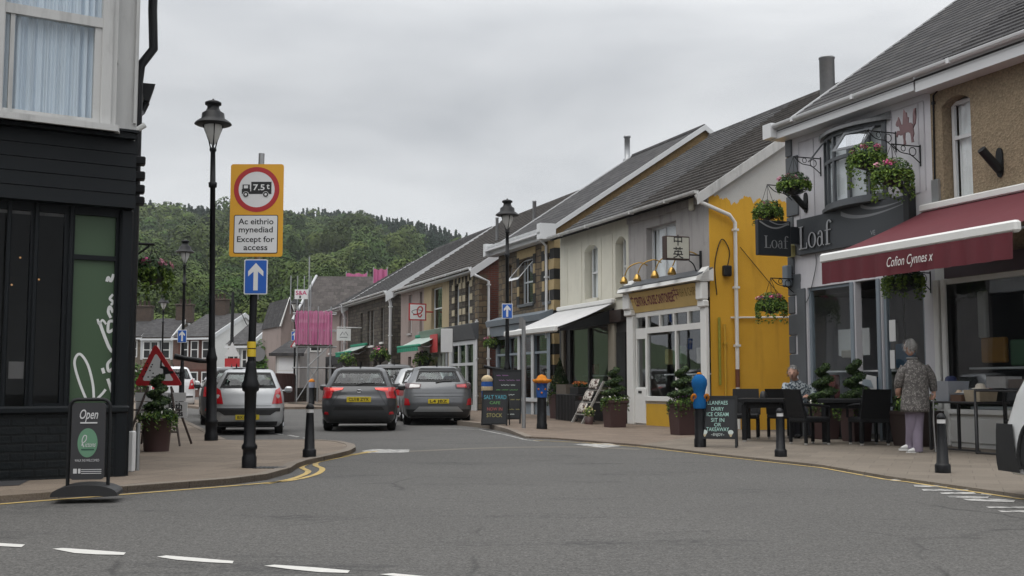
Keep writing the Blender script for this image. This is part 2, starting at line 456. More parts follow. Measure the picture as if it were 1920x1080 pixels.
def flags(name, c, bw, bh, rot, mort=.006, warm=(1.1, 1, .92)):
    g = G(name); v = g.n('Mapping', None, Vector=g.tc(), Rotation=(0, 0, rot)).outputs[0]
    b = g.n('TexBrick', {'offset': .5}, Vector=v, Color1=sh(c, .86), Color2=sh(c, 1.1), Mortar=sh(c, .5), Scale=1.0, Mortar_Size=mort, Mortar_Smooth=.2, Bias=0.0, Brick_Width=bw, Row_Height=bh)
    m = g.mix(1.0, b.outputs[0], g.mix(g.noise(.7, detail=7, rough=.7), (.72, .70, .68), (1.2, 1.16, 1.1)), 'MULTIPLY')
    m = g.mix(1.0, m, g.ramp(g.noise(70, detail=1), [(.3, .8), (.7, 1.2)]), 'MULTIPLY')
    sp = g.ramp(g.noise(5, detail=3), [(.66, 0), (.7, 1)])
    m = g.mix(g.math('MULTIPLY', sp, .35), m, sh(c, .4))
    g.bump(b.outputs['Fac'], -.4, .006)
    return g.fin(m, .85, 0, .25)
m_road = asphalt()
m_flags = flags('worn paving flags', (.215, .18, .148), .62, .62, .35, .008)
m_flags2 = flags('brown block paving', (.195, .158, .13), .42, .21, .37, .004)
m_flags3 = flags('tan trodden paving', (.19, .168, .143), .45, .45, .37, .003)
m_concrete = flags('concrete kerb', (.215, .19, .165), .92, 60, R(-111), .008)
def worn(name, c, cut):
    g = G(name); f = g.ramp(g.noise(7, detail=8, rough=.75), [(cut, 0), (cut + .12, 1)])
    return g.fin(g.mix(f, (.13, .13, .125), g.mix(g.noise(30), sh(c, .85), sh(c, 1.05))), .75, 0, .3)
m_wline = worn('worn white road paint', (.60, .59, .56), .26)
m_wthin = worn('rubbed white road paint', (.50, .49, .47), .42)
m_yline = worn('worn yellow road paint', (.50, .36, .13), .36)
m_grass = paint('hill grass', (.05, .085, .025), .9, .3, .05)

b = MB(); b.quad((-260, -60, 0), (260, -60, 0), (260, 140, 0), (-260, 140, 0))
tag(b.build('road', m_road), kind='structure')

def sheet(name, pts, z, mat, drop=.25, mb=None):
    """pavement slab with real edges"""
    b = MB(); ar = sum(pts[i][0] * pts[(i + 1) % len(pts)][1] - pts[(i + 1) % len(pts)][0] * pts[i][1] for i in range(len(pts)))
    if ar < 0: pts = pts[::-1]
    n = len(pts); zz = [z] * n if not isinstance(z, list) else z
    b.add([(p[0], p[1], zz[i]) for i, p in enumerate(pts)] + [(p[0], p[1], -drop) for p in pts],
          [tuple(range(n))] + [(n + i, n + (i + 1) % n, (i + 1) % n, i) for i in range(n)])
    return tag(b.build(name, mat), kind='structure')
def ribbon(name, pts, wd, z0, z1, mat, kind='structure', side=.5):
    """a strip following plan points; side says where the points lie across it"""
    P = [Vector((p[0], p[1])) for p in pts]; vs = []; n = len(P)
    for i, p in enumerate(P):
        t = (P[min(i + 1, n - 1)] - P[max(i - 1, 0)]).normalized(); nn = Vector((-t.y, t.x))
        a = p + nn * wd * (1 - side); c = p - nn * wd * side
        vs += [(a.x, a.y, z1), (c.x, c.y, z1)]
    b = MB()
    if z0 is None:
        b.add(vs, [(2 * i + 1, 2 * i + 3, 2 * i + 2, 2 * i) for i in range(n - 1)])
    else:
        m = len(vs); vs += [(x, y, z0) for x, y, _ in vs]; fs = []
        for i in range(n - 1):
            a, c, d, e_ = 2 * i, 2 * i + 1, 2 * i + 3, 2 * i + 2
            fs += [(c, d, e_, a), (a + m, e_ + m, e_, a)[::1], (c, c + m, d + m, d)[::-1]]
        fs += [(0, 1, 1 + m, m), (2 * n - 2, 2 * n - 2 + m, 2 * n - 1 + m, 2 * n - 1)]
        b.add(vs, fs)
    o = b.build(name, mat)
    if kind: tag(o, kind=kind)
    return o
def gp(L_, z=0.0): return [ground(a, b_, z) for a, b_ in L_]

# right-hand pavement: flush by the cafe tables, a raised kerb further on
near_edge = gp([(1920, 934), (1660, 897), (1540, 876), (1350, 855), (1200, 837), (1100, 829), (1040, 824)])
far_edge = gp([(992, 822), (960, 812), (925, 804), (862, 797.5)])
p_far = far_edge[-1]
far_edge2 = [p_far + Vector((.25, 1.3, 0)), Vector(ROW.pt(-12.6, -1.75, 0)), Vector(ROW.pt(-30, -2.2, 0)), Vector(ROW.pt(-46, -3.2, 0)), Vector(ROW.pt(-60, -4.5, 0))]
E0 = ground(2700, 1045)
sheet('pavement', [E0] + near_edge[:5] + [Vector(ROW.pt(.2, .6, 0)), Vector(ROW.pt(14, .6, 0))], .03, m_flags3)
sheet('pavement', near_edge[4:] + [far_edge[0], Vector(ROW.pt(-6.0, .6, 0)), Vector(ROW.pt(.2, .6, 0))], .031, m_flags2)
b = MB()
zr = [.032, .07, .10, .11]
A_ = [Vector((p.x, p.y, z)) for p, z in zip(far_edge, zr)]
Bk = [Vector(ROW.pt(-6.0, .6, .032)), Vector(ROW.pt(-7.2, .6, .06)), Vector(ROW.pt(-8.5, .6, .09)), Vector(ROW.pt(-10, .6, .11))]
for i in range(3): b.quad(A_[i], A_[i + 1], Bk[i + 1], Bk[i])
f2 = [Vector((p.x, p.y, .11)) for p in far_edge2]; bk2 = [Vector(ROW.pt(x, .6, .11)) for x in (-11, -12.6, -30, -46, -60)]
prevA, prevB = A_[3], Bk[3]
for a, c in zip(f2, bk2):
    b.quad(prevA, a, c, prevB); prevA, prevB = a, c
for i in range(len(b.f)): b.f[i] = b.f[i][::-1]
tag(b.build('pavement', m_flags2), kind='structure')
kerb_pts = far_edge + far_edge2
b = MB()
for i in range(len(kerb_pts) - 1):
    a, c = kerb_pts[i], kerb_pts[i + 1]; t = (c - a).normalized(); nn = Vector((-t.y, t.x, 0)) * .07
    za = (zr + [.11] * 9)[i] + .006; zc = (zr + [.11] * 9)[i + 1] + .006
    q = [a - nn, a + nn, c + nn, c - nn]
    top = [Vector((p.x, p.y, z)) for p, z in zip(q, (za, za, zc, zc))]
    bot = [Vector((p.x, p.y, -.1)) for p in q]
    b.add(top + bot, [(3, 2, 1, 0), (0, 1, 5, 4), (1, 2, 6, 5), (2, 3, 7, 6), (3, 0, 4, 7)])
tag(b.build('kerb', m_concrete), kind='structure')
# left-hand pavement with its rounded corner
corner = gp([(-60, 952), (0, 943), (230, 925), (430, 909), (500, 900), (545, 887), (556, 879), (575, 872), (620, 862), (655, 853), (667, 846), (664, 840), (640, 834), (600, 831), (520, 831), (455, 832)], .0)
lk = gp([(424, 831), (345, 791)], .0)
far_l = lk[1] + Vector((STREET[0], STREET[1], 0)) * 34
left_pts = [Vector(LEFT.pt(-14, -1.6, 0))] + corner + lk + [far_l, far_l + Vector((-4.2, -1.5, 0)), Vector(LEFT.pt(-.25, 12, 0)), Vector(LEFT.pt(-14, 3, 0))]
sheet('pavement', left_pts, .06, m_flags)
ribbon('kerb', corner[2:] , .13, -.1, .066, m_concrete, side=0)
ribbon('kerb', lk + [far_l], .13, -.1, .066, m_concrete, side=0)
# dark tarmac strip in front of the corner shop's recessed wall
b = MB(LEFT); b.quad((-9, -.62, .0645), (-1.15, -.62, .0645), (-.95, .0, .0645), (-9, .0, .0645))
tag(b.build('doorway_tarmac', paint('dark doorway tarmac', (.035, .035, .037), .85, .3, 20)), kind='structure')
# far pavement on the outside of the bend
sheet('pavement', [Vector((-12.6, 46, 0)), Vector((-7.6, 47, 0)), Vector((-9.5, 52, 0)), Vector((-17, 66, 0)), Vector((-30, 84, 0)), Vector((-31, 80, 0)), Vector((-20, 62, 0))], .1, m_flags2)

def mark(pts, z=.004, mat=m_wline, name='white_road_marking'):
    b = MB(); P = [Vector((p.x, p.y, z)) for p in pts]
    if (P[1] - P[0]).cross(P[2] - P[0]).z < 0: P = P[::-1]
    b.add(P, [tuple(range(len(P)))]); return tag(b.build(name, mat), kind='structure')
for a in ([(-60, 1019), (-40, 1017), (47, 1022), (40, 1027), (-20, 1024)],
          [(98, 1030), (118, 1028.5), (170, 1032), (236, 1037), (232, 1041.5), (180, 1040.5), (140, 1038)],
          [(294, 1045), (312, 1042.5), (380, 1048), (438, 1053), (436, 1057.5), (385, 1055), (330, 1050.5)],
          [(495, 1062), (515, 1060), (590, 1065), (656, 1071), (652, 1075.5), (600, 1074), (545, 1068.5)],
          [(712, 1078), (735, 1076), (800, 1082), (870, 1088), (866, 1093), (800, 1089)]):
    mark(gp(a))
for a in ([(678, 846), (700, 842.5), (768, 843.5), (766, 848.5), (690, 850)], [(1074, 833.5), (1140, 831), (1164, 836.5), (1130, 840)]):
    mark(gp(a), mat=m_wthin)
for a in ([(1665, 900), (1684, 899), (1690, 902.5), (1676, 903.5)], [(1712, 909), (1778, 911), (1775, 914.5), (1715, 913)], [(1728, 918), (1816, 918.5), (1814, 921.5), (1732, 921)],
          [(1762, 924), (1826, 923.5), (1830, 926.5), (1766, 927)], [(1775, 930.5), (1855, 931.5), (1852, 934.5), (1780, 933.5)], [(1802, 935.5), (1870, 936), (1905, 938), (1900, 942.5), (1815, 939.5)],
          [(1788, 903), (1828, 909), (1822, 911), (1785, 905.5)], [(1842, 925), (1862, 927), (1858, 930), (1838, 928)], [(1858, 918), (1895, 924), (1888, 926.5), (1852, 920.5)],
          [(1848, 950.5), (1925, 951), (1925, 954), (1855, 953.5)], [(1870, 958), (1925, 958), (1925, 961.5), (1878, 961)]):
    mark(gp(a), mat=m_wthin)
for a in ([(538, 816.5), (545, 816), (562, 819), (556, 820)], [(566, 821), (572, 820.4), (590, 824.5), (583, 825.4)], [(598, 828), (604, 827.6), (616, 831), (610, 831.6)], [(512, 812.6), (518, 812.2), (532, 815), (526, 815.6)]):
    mark(gp(a), mat=m_wthin)
yl = spline([(p.x, p.y) for p in gp([(-60, 953), (0, 946), (230, 928), (430, 912), (540, 902), (583, 893), (600, 886), (604, 879), (592, 873), (596, 867), (625, 861), (665, 853), (708, 846)])], 5)
ribbon('yellow_road_line', yl, .07, None, .005, m_yline)
yl = spline([(p.x, p.y) for p in gp([(500, 907.5), (545, 899), (570, 890.5), (578, 884), (566, 877.5), (572, 872), (600, 865), (640, 857), (692, 847)])], 5)
ribbon('yellow_road_line', yl, .07, None, .005, m_yline)
yl = [(p.x, p.y) for p in gp([(1920, 937), (1700, 904), (1660, 899.5), (1540, 877.5), (1350, 856.4), (1200, 838.5), (1100, 830.6), (1000, 826)])]
ribbon('yellow_road_line', yl, .055, None, .005, m_yline)
yl = [(p.x, p.y) for p in gp([(1010, 828), (985, 825), (950, 816), (900, 806), (830, 803)])]
ribbon('white_road_marking', yl, .06, None, .005, m_wthin)
# tan strip where the junction surfacing meets the side road
yl = spline([(p.x, p.y) for p in gp([(700, 849), (800, 845), (900, 840.5), (1000, 838.5), (1100, 838.5), (1200, 843)])], 4)
ribbon('old_road_seam', yl, .22, None, .0022, paint('tan seam', (.155, .14, .115), .85, .2, 12))

# ------------------------------------------------------------------ the wooded hill
def ridge_py(px):
    xs = [-600, -200, 100, 250, 380, 560, 650, 700, 760, 830, 900, 1000, 1200, 1600]
    ys = [380, 382, 392, 402, 411, 412, 416, 426, 439, 456, 472, 500, 560, 620]
    return float(np.interp(px, xs, ys))
def hill_z(X, Y):
    px = 960 + FPX * X / max(Y, 1); top = (722 - ridge_py(px) - 24) / FPX * 680 + CAMH
    t = min(1.0, max(0.0, (Y - 112) / (680 - 112))); t = t * t * (3 - 2 * t) * .35 + t * .65
    if Y > 680: t = 1 - (Y - 680) / 600
    return -1.2 + (top + 1.2) * t + 2.5 * math.sin(X * .04) * math.sin(Y * .03) * min(1, t * 3)
b = MB(); nx, ny = 46, 40; vs = []
for j in range(ny):
    Y = 112 + 720 * (j / (ny - 1)) ** 1.3
    for i in range(nx):
        X = (-.75 + 1.25 * i / (nx - 1)) * (Y + 60); vs.append((X, Y, hill_z(X, Y)))
b.add(vs, [(j * nx + i, j * nx + i + 1, (j + 1) * nx + i + 1, (j + 1) * nx + i) for j in range(ny - 1) for i in range(nx - 1)], 0, True)
tag(b.build('hill', m_grass), kind='structure')

def wood():
    g = G('woodland leaves'); at = g.n('Attribute', {'attribute_name': 'tint'})
    m = g.mix(1.0, at.outputs['Color'], g.ramp(g.noise(.5, detail=4), [(.3, .65), (.7, 1.35)]), 'MULTIPLY')
    g.fin(m, .75, 0, .12)
    rg = np.random.default_rng(11); rr = random.Random(5); V = []; T = []
    def quads(P, N, S, colr):
        n = len(P); a = np.cross(N, rg.normal(size=(n, 3))); a /= np.linalg.norm(a, axis=1, keepdims=True) + 1e-9; c = np.cross(N, a)
        S = S[:, None]; q = np.stack([P - a * S, P - c * S * .7, P + a * S, P + c * S * .7], axis=1)
        V.append(q.reshape(-1, 3)); T.append(np.repeat(colr, 4, axis=0))
    Y = 122.0; trees = []
    while Y < 720:
        step = 8.6 + Y * .005; x = -.56 * Y
        while x < .26 * Y:
            if rr.random() < .96:
                X, YY = x + rr.uniform(-2.6, 2.6), Y + rr.uniform(-2.6, 2.6)
                pxl = 960 + FPX * X / YY
                if -160 < pxl < 1150: trees.append((X, YY))
            x += step + rr.uniform(0, 3)
        Y += step * .95
    for X, Y in trees:
        z0 = hill_z(X, Y); px = 960 + FPX * X / Y
        f = (Y - 112) / 568
        line = .76 + .05 * math.sin(px * .013) + .03 * math.sin(px * .045) - (.0 if px > 560 else .05 * math.sin((px - 250) / 100)) - (.28 if px > 690 else 0) * min(1, max(0, (px - 690) / 130))
        con = f > line + rr.uniform(-.02, .02)
        s = max(.26, Y / 640)
        if con:
          for X, Y in [(X + rr.uniform(-5, 5), Y + rr.uniform(-5, 5)) for _ in range(4)]:
            z0 = hill_z(X, Y); h = rr.uniform(8, 12.5); r = h * .24; n = 75
            t = rg.random(n) ** .7; ang = rg.random(n) * 6.28; rad = r * (1 - t) * (.55 + .5 * rg.random(n)) + .1
            P = np.stack([X + rad * np.cos(ang), Y + rad * np.sin(ang), z0 + 1 + t * h], 1)
            N = np.stack([np.cos(ang), np.sin(ang), .5 + 0 * ang], 1) + rg.normal(size=(n, 3)) * .35
            k = rr.uniform(.75, 1.25); c = np.tile(np.array([[.018 * k, .034 * k, .021 * k]]), (n, 1)) * rg.uniform(.7, 1.3, (n, 1))
            quads(P, N / np.linalg.norm(N, axis=1, keepdims=True), np.full(n, s * .85), c)
        else:
            r = rr.uniform(3.8, 7.4); hgt = r * rr.uniform(.85, 1.3); n = int(min(2200, 6.5 * r * r / (s * s)))
            cz = z0 + hgt * .75 + 1.0
            # several lobes per crown
            lob = [(rr.uniform(-.45, .45) * r, rr.uniform(-.45, .45) * r, rr.uniform(-.1, .45) * hgt, rr.uniform(.4, .7)) for _ in range(rr.choice((2, 3, 4)))] + [(0, 0, -.3 * hgt, .8)]
            li = rg.integers(0, len(lob), n); Lb = np.array(lob)[li]
            d = rg.normal(size=(n, 3)); d /= np.linalg.norm(d, axis=1, keepdims=True); d[:, 2] = np.where(d[:, 2] < -.5, -d[:, 2], d[:, 2])
            q = (.88 + .16 * rg.random(n))[:, None]
            P = np.array([X, Y, cz]) + Lb[:, :3] + d * q * Lb[:, 3:4] * np.array([r, r, hgt])
            N = d + rg.normal(size=(n, 3)) * .13; N /= np.linalg.norm(N, axis=1, keepdims=True)
            u_ = rr.random(); k = rr.uniform(.5, 1.25)
            base = np.array([.042 + .042 * u_, .080 + .033 * u_, .021 + .009 * u_]) * k
            c = np.tile(base[None], (n, 1)) * rg.uniform(.86, 1.14, (n, 1))
            quads(P, N, np.full(n, s) * rg.uniform(.6, 1.1, n), c)
    V_ = np.concatenate(V).astype(np.float32); T_ = np.concatenate(T).astype(np.float32); nq = len(V_) // 4
    me = bpy.data.meshes.new('woodland'); me.vertices.add(len(V_)); me.vertices.foreach_set('co', V_.ravel())
    me.loops.add(nq * 4); me.loops.foreach_set('vertex_index', np.arange(nq * 4, dtype=np.int32))
    me.polygons.add(nq); me.polygons.foreach_set('loop_start', np.arange(0, nq * 4, 4, dtype=np.int32)); me.polygons.foreach_set('loop_total', np.full(nq, 4, dtype=np.int32))
    ca = me.color_attributes.new('tint', 'FLOAT_COLOR', 'POINT'); ca.data.foreach_set('color', np.concatenate([T_, np.ones((len(T_), 1), np.float32)], 1).ravel())
    me.update(); me.validate(); me.materials.append(g.mat)
    o = bpy.data.objects.new('woodland', me); col.objects.link(o); tag(o, 'thick green broadleaf wood with dark conifers along the hilltop', 'woodland', kind='stuff')
    print('trees', len(trees), 'quads', nq)
wood()
# ------------------------------------------------------------------ building kit
def wall_mesh(fr, x0, x1, z0, z1, holes, y=0.0, depth=.16, arch=None):
    """front wall with real openings and reveals; holes are (x0,x1,z0,z1)"""
    b = MB(fr)
    xs = sorted({x0, x1} | {v for h in holes for v in h[:2] if x0 < v < x1}); zs = sorted({z0, z1} | {v for h in holes for v in h[2:4] if z0 < v < z1})
    for i in range(len(xs) - 1):
        for j in range(len(zs) - 1):
            cx, cz = (xs[i] + xs[i + 1]) / 2, (zs[j] + zs[j + 1]) / 2
            if any(h[0] < cx < h[1] and h[2] < cz < h[3] for h in holes): continue
            b.quad((xs[i], y, zs[j]), (xs[i + 1], y, zs[j]), (xs[i + 1], y, zs[j + 1]), (xs[i], y, zs[j + 1]))
    for h in holes:
        a, c, d, e = h[:4]; t = y + depth
        b.quad((a, y, d), (a, y, e), (a, t, e), (a, t, d)); b.quad((c, y, e), (c, y, d), (c, t, d), (c, t, e))
        b.quad((a, y, e), (c, y, e), (c, t, e), (a, t, e)); b.quad((a, t, d), (c, t, d), (c, y, d), (a, y, d))
        if len(h) > 4 and h[4]:      # segmental arch infill
            n = 8; rise = h[4]
            for k in range(n):
                u0, u1 = k / n, (k + 1) / n
                f = lambda u: e - rise * (2 * u - 1) ** 2
                xa, xb = a + (c - a) * u0, a + (c - a) * u1
                b.quad((xa, y, f(u0)), (xb, y, f(u1)), (xb, y, e + .001), (xa, y, e + .001))
                b.quad((xa, y, f(u0)), (xa, t, f(u0)), (xb, t, f(u1)), (xb, y, f(u1)))
    return b
def window(fr, par, x0, x1, z0, z1, y=.12, style='sash', mat=None, fw=.05, sill=None, curtain=None, mull=None, glassm=None, zt=None):
    """window > pane, sill, curtain"""
    mat = mat or m_upvc; b = MB(fr); d = .05
    b.box(x0, x0 + fw, y, y + d, z0, z1); b.box(x1 - fw, x1, y, y + d, z0, z1)
    b.box(x0 + fw, x1 - fw, y, y + d, z0, z0 + fw); b.box(x0 + fw, x1 - fw, y, y + d, z1 - fw, z1)
    if style == 'sash':
        zm = zt or (z0 + z1) / 2; b.box(x0 + fw, x1 - fw, y + .004, y + d - .004, zm - fw * .5, zm + fw * .5)
    for q in (mull or []):
        b.box(q - fw * .45, q + fw * .45, y + .003, y + d - .003, z0 + fw, z1 - fw)
    w_ = b.build('window', mat, par, fr.pt((x0 + x1) / 2, y, z0))
    p = MB(fr); p.quad((x0 + fw, y + .025, z0 + fw), (x1 - fw, y + .025, z0 + fw), (x1 - fw, y + .025, z1 - fw), (x0 + fw, y + .025, z1 - fw))
    p.build('pane', glassm or m_glass, w_)
    if sill:
        s = MB(fr); s.box(x0 - .06, x1 + .06, -.06, y - .002, z0 - .09, z0 - .002); s.build('sill', sill, w_)
    if curtain:
        c = MB(fr); n = max(8, int((x1 - x0) / .03)); vs = []
        for i in range(n + 1):
            x = x0 + fw + (x1 - x0 - 2 * fw) * i / n; yy = y + .085 + .02 * math.sin(i * 1.3) + .012 * math.sin(i * .7 + x0)
            vs += [(x, yy, z0 + .03), (x, yy, z1 - .03)]
        c.add(vs, [(2 * i, 2 * i + 2, 2 * i + 3, 2 * i + 1) for i in range(n)], 0, True); c.build('curtain', curtain, w_)
    return w_
def roof_mesh(fr, x0, x1, ze, zr, yr, courses=18, oh=.32, step=.028, back=None):
    """front slope laid in stepped courses, plain back slope"""
    b = MB(fr); k = (zr - ze) / yr; y0 = -oh; z0 = ze - k * oh
    for i in range(courses):
        ya, yb = y0 + (yr - y0) * i / courses, y0 + (yr - y0) * (i + 1) / courses
        za, zb = z0 + k * (ya - y0), z0 + k * (yb - y0)
        b.quad((x0, ya, za + step), (x1, ya, za + step), (x1, yb, zb + .004), (x0, yb, zb + .004))
        b.quad((x0, ya, za), (x1, ya, za), (x1, ya, za + step), (x0, ya, za + step))
        b.quad((x0, ya, za), (x0, ya, za + step), (x0, yb, zb + .004), (x0, yb, zb)); b.quad((x1, ya, za + step), (x1, ya, za), (x1, yb, zb), (x1, yb, zb + .004))
    yb = back or yr * 2
    b.quad((x0, yr, zr), (x1, yr, zr), (x1, yb, ze), (x0, yb, ze))
    b.quad((x0, y0, z0 - .03), (x0, yr, zr - .03), (x1, yr, zr - .03), (x1, y0, z0 - .03))
    # ridge tiles
    n = max(2, int((x1 - x0) / .45))
    for i in range(n):
        xa, xb = x0 + (x1 - x0) * i / n, x0 + (x1 - x0) * (i + .96) / n
        b.prism([(yr - .13, zr - .06), (yr - .07, zr + .045), (yr, zr + .075), (yr + .07, zr + .045), (yr + .13, zr - .06)], 'x', xa, xb)
    return b
def gutter(fr, par, x0, x1, z, mat, y=-.38, r=.062, fascia=True, fmat=None, fh=.2, down=None):
    b = MB(fr); n = 6
    pr = [(y + r * math.cos(math.pi + math.pi * i / n), z + r * math.sin(math.pi + math.pi * i / n)) for i in range(n + 1)] + [(y + r, z + .012), (y - r, z + .012)]
    b.prism(pr, 'x', x0, x1)
    k = x0 + .9
    while k < x1: b.box(k - .03, k + .03, y - r - .006, y + r, z - r - .006, z + .016); k += 1.8
    g_ = b.build('gutter', mat, par)
    if fascia:
        f = MB(fr); f.box(x0 + .02, x1 - .02, y + r + .004, y + r + .03, z - fh, z + .03); f.box(x0 + .02, x1 - .02, y + r + .03, -.003, z - fh, z - fh + .02)
        f.build('fascia', fmat or mat, par)
    return g_
def verge(fr, par, x, yr, ze, zr, mat, oh=.36, h=.2, t=.035, name='bargeboard', back=True):
    b = MB(fr); k = (zr - ze) / yr
    b.prism([(-oh, ze - k * oh - h + .02), (yr, zr - h), (yr, zr + .045), (-oh, ze - k * oh + .045)], 'x', x - t / 2, x + t / 2)
    if back: b.prism([(yr, zr - h), (2 * yr, ze - h), (2 * yr, ze + .045), (yr, zr + .045)], 'x', x - t / 2, x + t / 2 + .001)
    return b.build(name, mat, par)
def pipe(fr, par, pts, mat, r=.036, name='downpipe'):
    b = MB(fr); b.tube(pts, r, 8); 
    for a, c in zip(pts[:-1], pts[1:]):
        if abs(a[2] - c[2]) > 1.5:
            z = min(a[2], c[2]) + .5
            while z < max(a[2], c[2]): b.box(a[0] - r - .012, a[0] + r + .012, a[1] - r - .012, a[1] + r + .02, z, z + .05); z += 1.3
    return b.build(name, mat, par)
def shell(fr, par, x0, x1, ze, zr, yr, gl, gr, mid=0.0):
    """gable walls and back of a house"""
    k = (zr - ze) / yr
    for x, mt, nm in ((x0, gl, -1), (x1, gr, 1)):
        if mt is None: continue
        b = MB(fr); P = [(x, mid, -.1), (x, 2 * yr, -.1), (x, 2 * yr, ze - .04), (x, yr, zr - .04), (x, mid, ze - .04)]
        b.add(P, [(0, 1, 2, 3, 4) if nm > 0 else (4, 3, 2, 1, 0)]); b.build('gable_wall', mt, par)
    b = MB(fr); b.quad((x1, 2 * yr, -.1), (x0, 2 * yr, -.1), (x0, 2 * yr, ze), (x1, 2 * yr, ze)); b.build('back_wall', gr or gl or m_grey, par)
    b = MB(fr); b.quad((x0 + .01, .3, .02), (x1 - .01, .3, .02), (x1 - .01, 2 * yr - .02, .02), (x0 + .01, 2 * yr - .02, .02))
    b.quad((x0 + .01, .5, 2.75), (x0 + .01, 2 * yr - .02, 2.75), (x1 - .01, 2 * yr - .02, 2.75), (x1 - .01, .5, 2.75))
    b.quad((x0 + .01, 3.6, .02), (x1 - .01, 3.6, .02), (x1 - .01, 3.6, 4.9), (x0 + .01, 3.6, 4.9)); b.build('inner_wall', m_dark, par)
def H(fr, x, label, cat='house', name='terraced_house', group=None):
    return empty(name, fr.pt(x, 0, .03), label, cat, group)
P = ROW.pix
YR, RISE = 4.75, 3.1

# ================================================================== takeaway with the yellow gable
cx0 = P(1178, 404)[0]; cx1 = .0; E_ = 5.42; RZ = E_ + RISE + .25
h = H(ROW, -2, 'grey rendered takeaway house with white shopfront and bright yellow painted gable wall')
wz0, wz1 = 3.58, 4.88; wxa, wxb = P(1212, 480)[0], P(1268, 480)[0]
front = wall_mesh(ROW, cx0, cx1, 2.95, E_, [(wxa, wxb, wz0, wz1)], depth=.2); front.build('wall', m_grey, h)
window(ROW, h, wxa, wxb, wz0, wz1, y=.16, style='plain', fw=.06, sill=m_grey, curtain=m_curtain, mull=[wxa + (wxb - wxa) * .45])
shell(ROW, h, cx0, cx1, E_, RZ, YR + .4, None, None)
# yellow gable with its ragged top edge, dirty white render above
def yellow_gable():
    g = G('yellow painted gable'); uv = g.tc('UV'); s = g.n('SeparateXYZ', None, Vector=uv)
    edge = g.math('ADD', s.outputs[1], g.math('MULTIPLY', g.math('SUBTRACT', g.noise(2.4, vec=g.n('CombineXYZ', None, X=s.outputs[0]).outputs[0], detail=5, rough=.6), .5), 1.1))
    msk = g.ramp(g.math('MULTIPLY', edge, .1), [(.516, 1), (.518, 0)], True)
    yc = g.mix(g.noise(.9, detail=6, rough=.7), (.60, .32, .028), (.76, .435, .05))
    st = g.ramp(g.noise(2.6, stretch=(1.5, 1.5, .25), detail=6), [(.55, 0), (.75, 1)])
    yc = g.mix(g.math('MULTIPLY', st, .3), yc, (.30, .15, .02))
    wc = g.mix(g.noise(2.5, detail=8, rough=.75), (.46, .46, .44), (.62, .62, .60))
    g.bump(g.noise(40, detail=3), .35, .008)
    return g.fin(g.mix(msk, wc, yc), .8, 0, .3)
m_yellow = yellow_gable(); m_yel = paint('yellow painted plinth', (.56, .33, .03), .6, .12, 3)
k = (RZ - E_) / (YR + .4); b = MB(ROW); y2 = 2 * (YR + .4)
b.add([(cx1, .0, -.1), (cx1, y2, -.1), (cx1, y2, E_ - .04), (cx1, y2 / 2, RZ - .04), (cx1, 0, E_ - .04)], [(0, 1, 2, 3, 4)]); b.build('gable_wall', m_yellow, h)
roof_mesh(ROW, cx0, cx1 + .1, E_, RZ, YR + .4, 24, step=.05).build('roof', m_tile, h)
verge(ROW, h, cx1 + .13, YR + .4, E_, RZ, m_oldwhite, h=.22)
gutter(ROW, h, cx0, cx1 + .12, E_ - .13, m_oldwhite, fascia=False)
bb = MB(ROW); bb.box(cx0, cx1, -.05, -.003, E_ - .32, E_ - .16); bb.build('fascia', m_grey, h)
pipe(ROW, h, [(cx1 + .07, -.36, E_ - .2), (cx1 + .1, -.3, E_ - .36), (cx1 + .1, .48, E_ - .62), (cx1 + .09, .62, E_ - .78), (cx1 + .09, .62, 1.35)], m_white, .045)
pipe(ROW, h, [(cx1 + .09, .62, 1.35), (cx1 + .09, .62, .95)], paint('rusty iron', (.14, .05, .025), .8, .3, 12), .05, 'rusty_pipe')
pipe(ROW, h, [(cx1 + .09, .62, .95), (cx1 + .09, .62, .03)], m_white, .045)
pipe(ROW, h, [(cx1 + .04, .5, 2.5), (cx1 + .04, 2.4, 2.55)], m_white, .02, 'wall_pipe')
pipe(ROW, h, [(cx1 + .04, .34, 2.35), (cx1 + .04, .34, .1)], m_yel, .03, 'wall_pipe')
pipe(ROW, h, [(cx1 + .04, .2, 2.5), (cx1 + .04, .2, 1.0)], paint('green stained pipe', (.28, .27, .03), .7, .3, 9), .03, 'wall_pipe')
bb = MB(ROW); bb.tube(spline([(cx1 + .03, .16, 3.0), (cx1 + .03, .12, 3.7), (cx1 + .03, .3, 4.25), (cx1 + .03, .5, 4.0), (cx1 + .06, .42, 3.62)]), .012, 5); bb.build('cable', m_iron, h)
bb = MB(ROW); bb.tube([(cx1 + .03, .78, 4.1), (cx1 + .03, 1.9, 2.95), (cx1 + .03, 2.4, 2.62)], .008, 5); bb.build('cable', m_iron, h)
bb = MB(ROW); bb.rbox(cx1 + .02, cx1 + .14, .3, .5, 3.42, 3.66, .02); bb.build('floodlight', m_iron, h)
# shopfront
yf = -.12
sz = lambda px, py: P(px, py, yf)[1]
fx0, fx1 = P(1181, 700, yf)[0], P(1331, 700, yf)[0]
xl, xr = P(1193, 700, yf)[0], P(1319, 700, yf)[0]; xd = P(1213, 700, yf)[0]; xm = P(1268, 700, yf)[0]
zs, zrail, ztop = sz(1240, 748), sz(1260, 621), sz(1250, 589); zrail2 = zrail + .12
holes = [(xl + .02, xd - .05, zrail2 + .02, ztop), (xd + .03, xm - .05, zs + .06, zrail), (xm + .02, xr, zs + .06, zrail), (xl + .05, xd - .08, .95, zrail - .12)]
n_t = [xd + .03 + (xr - xd - .03) * q for q in (0, .245, .5, .755, 1)]
for a, c in zip(n_t[:-1], n_t[1:]): holes.append((a + .03, c - .04, zrail2 + .02, ztop))
sf = wall_mesh(ROW, fx0, fx1, .03, ztop + .12, holes, y=yf, depth=.07)
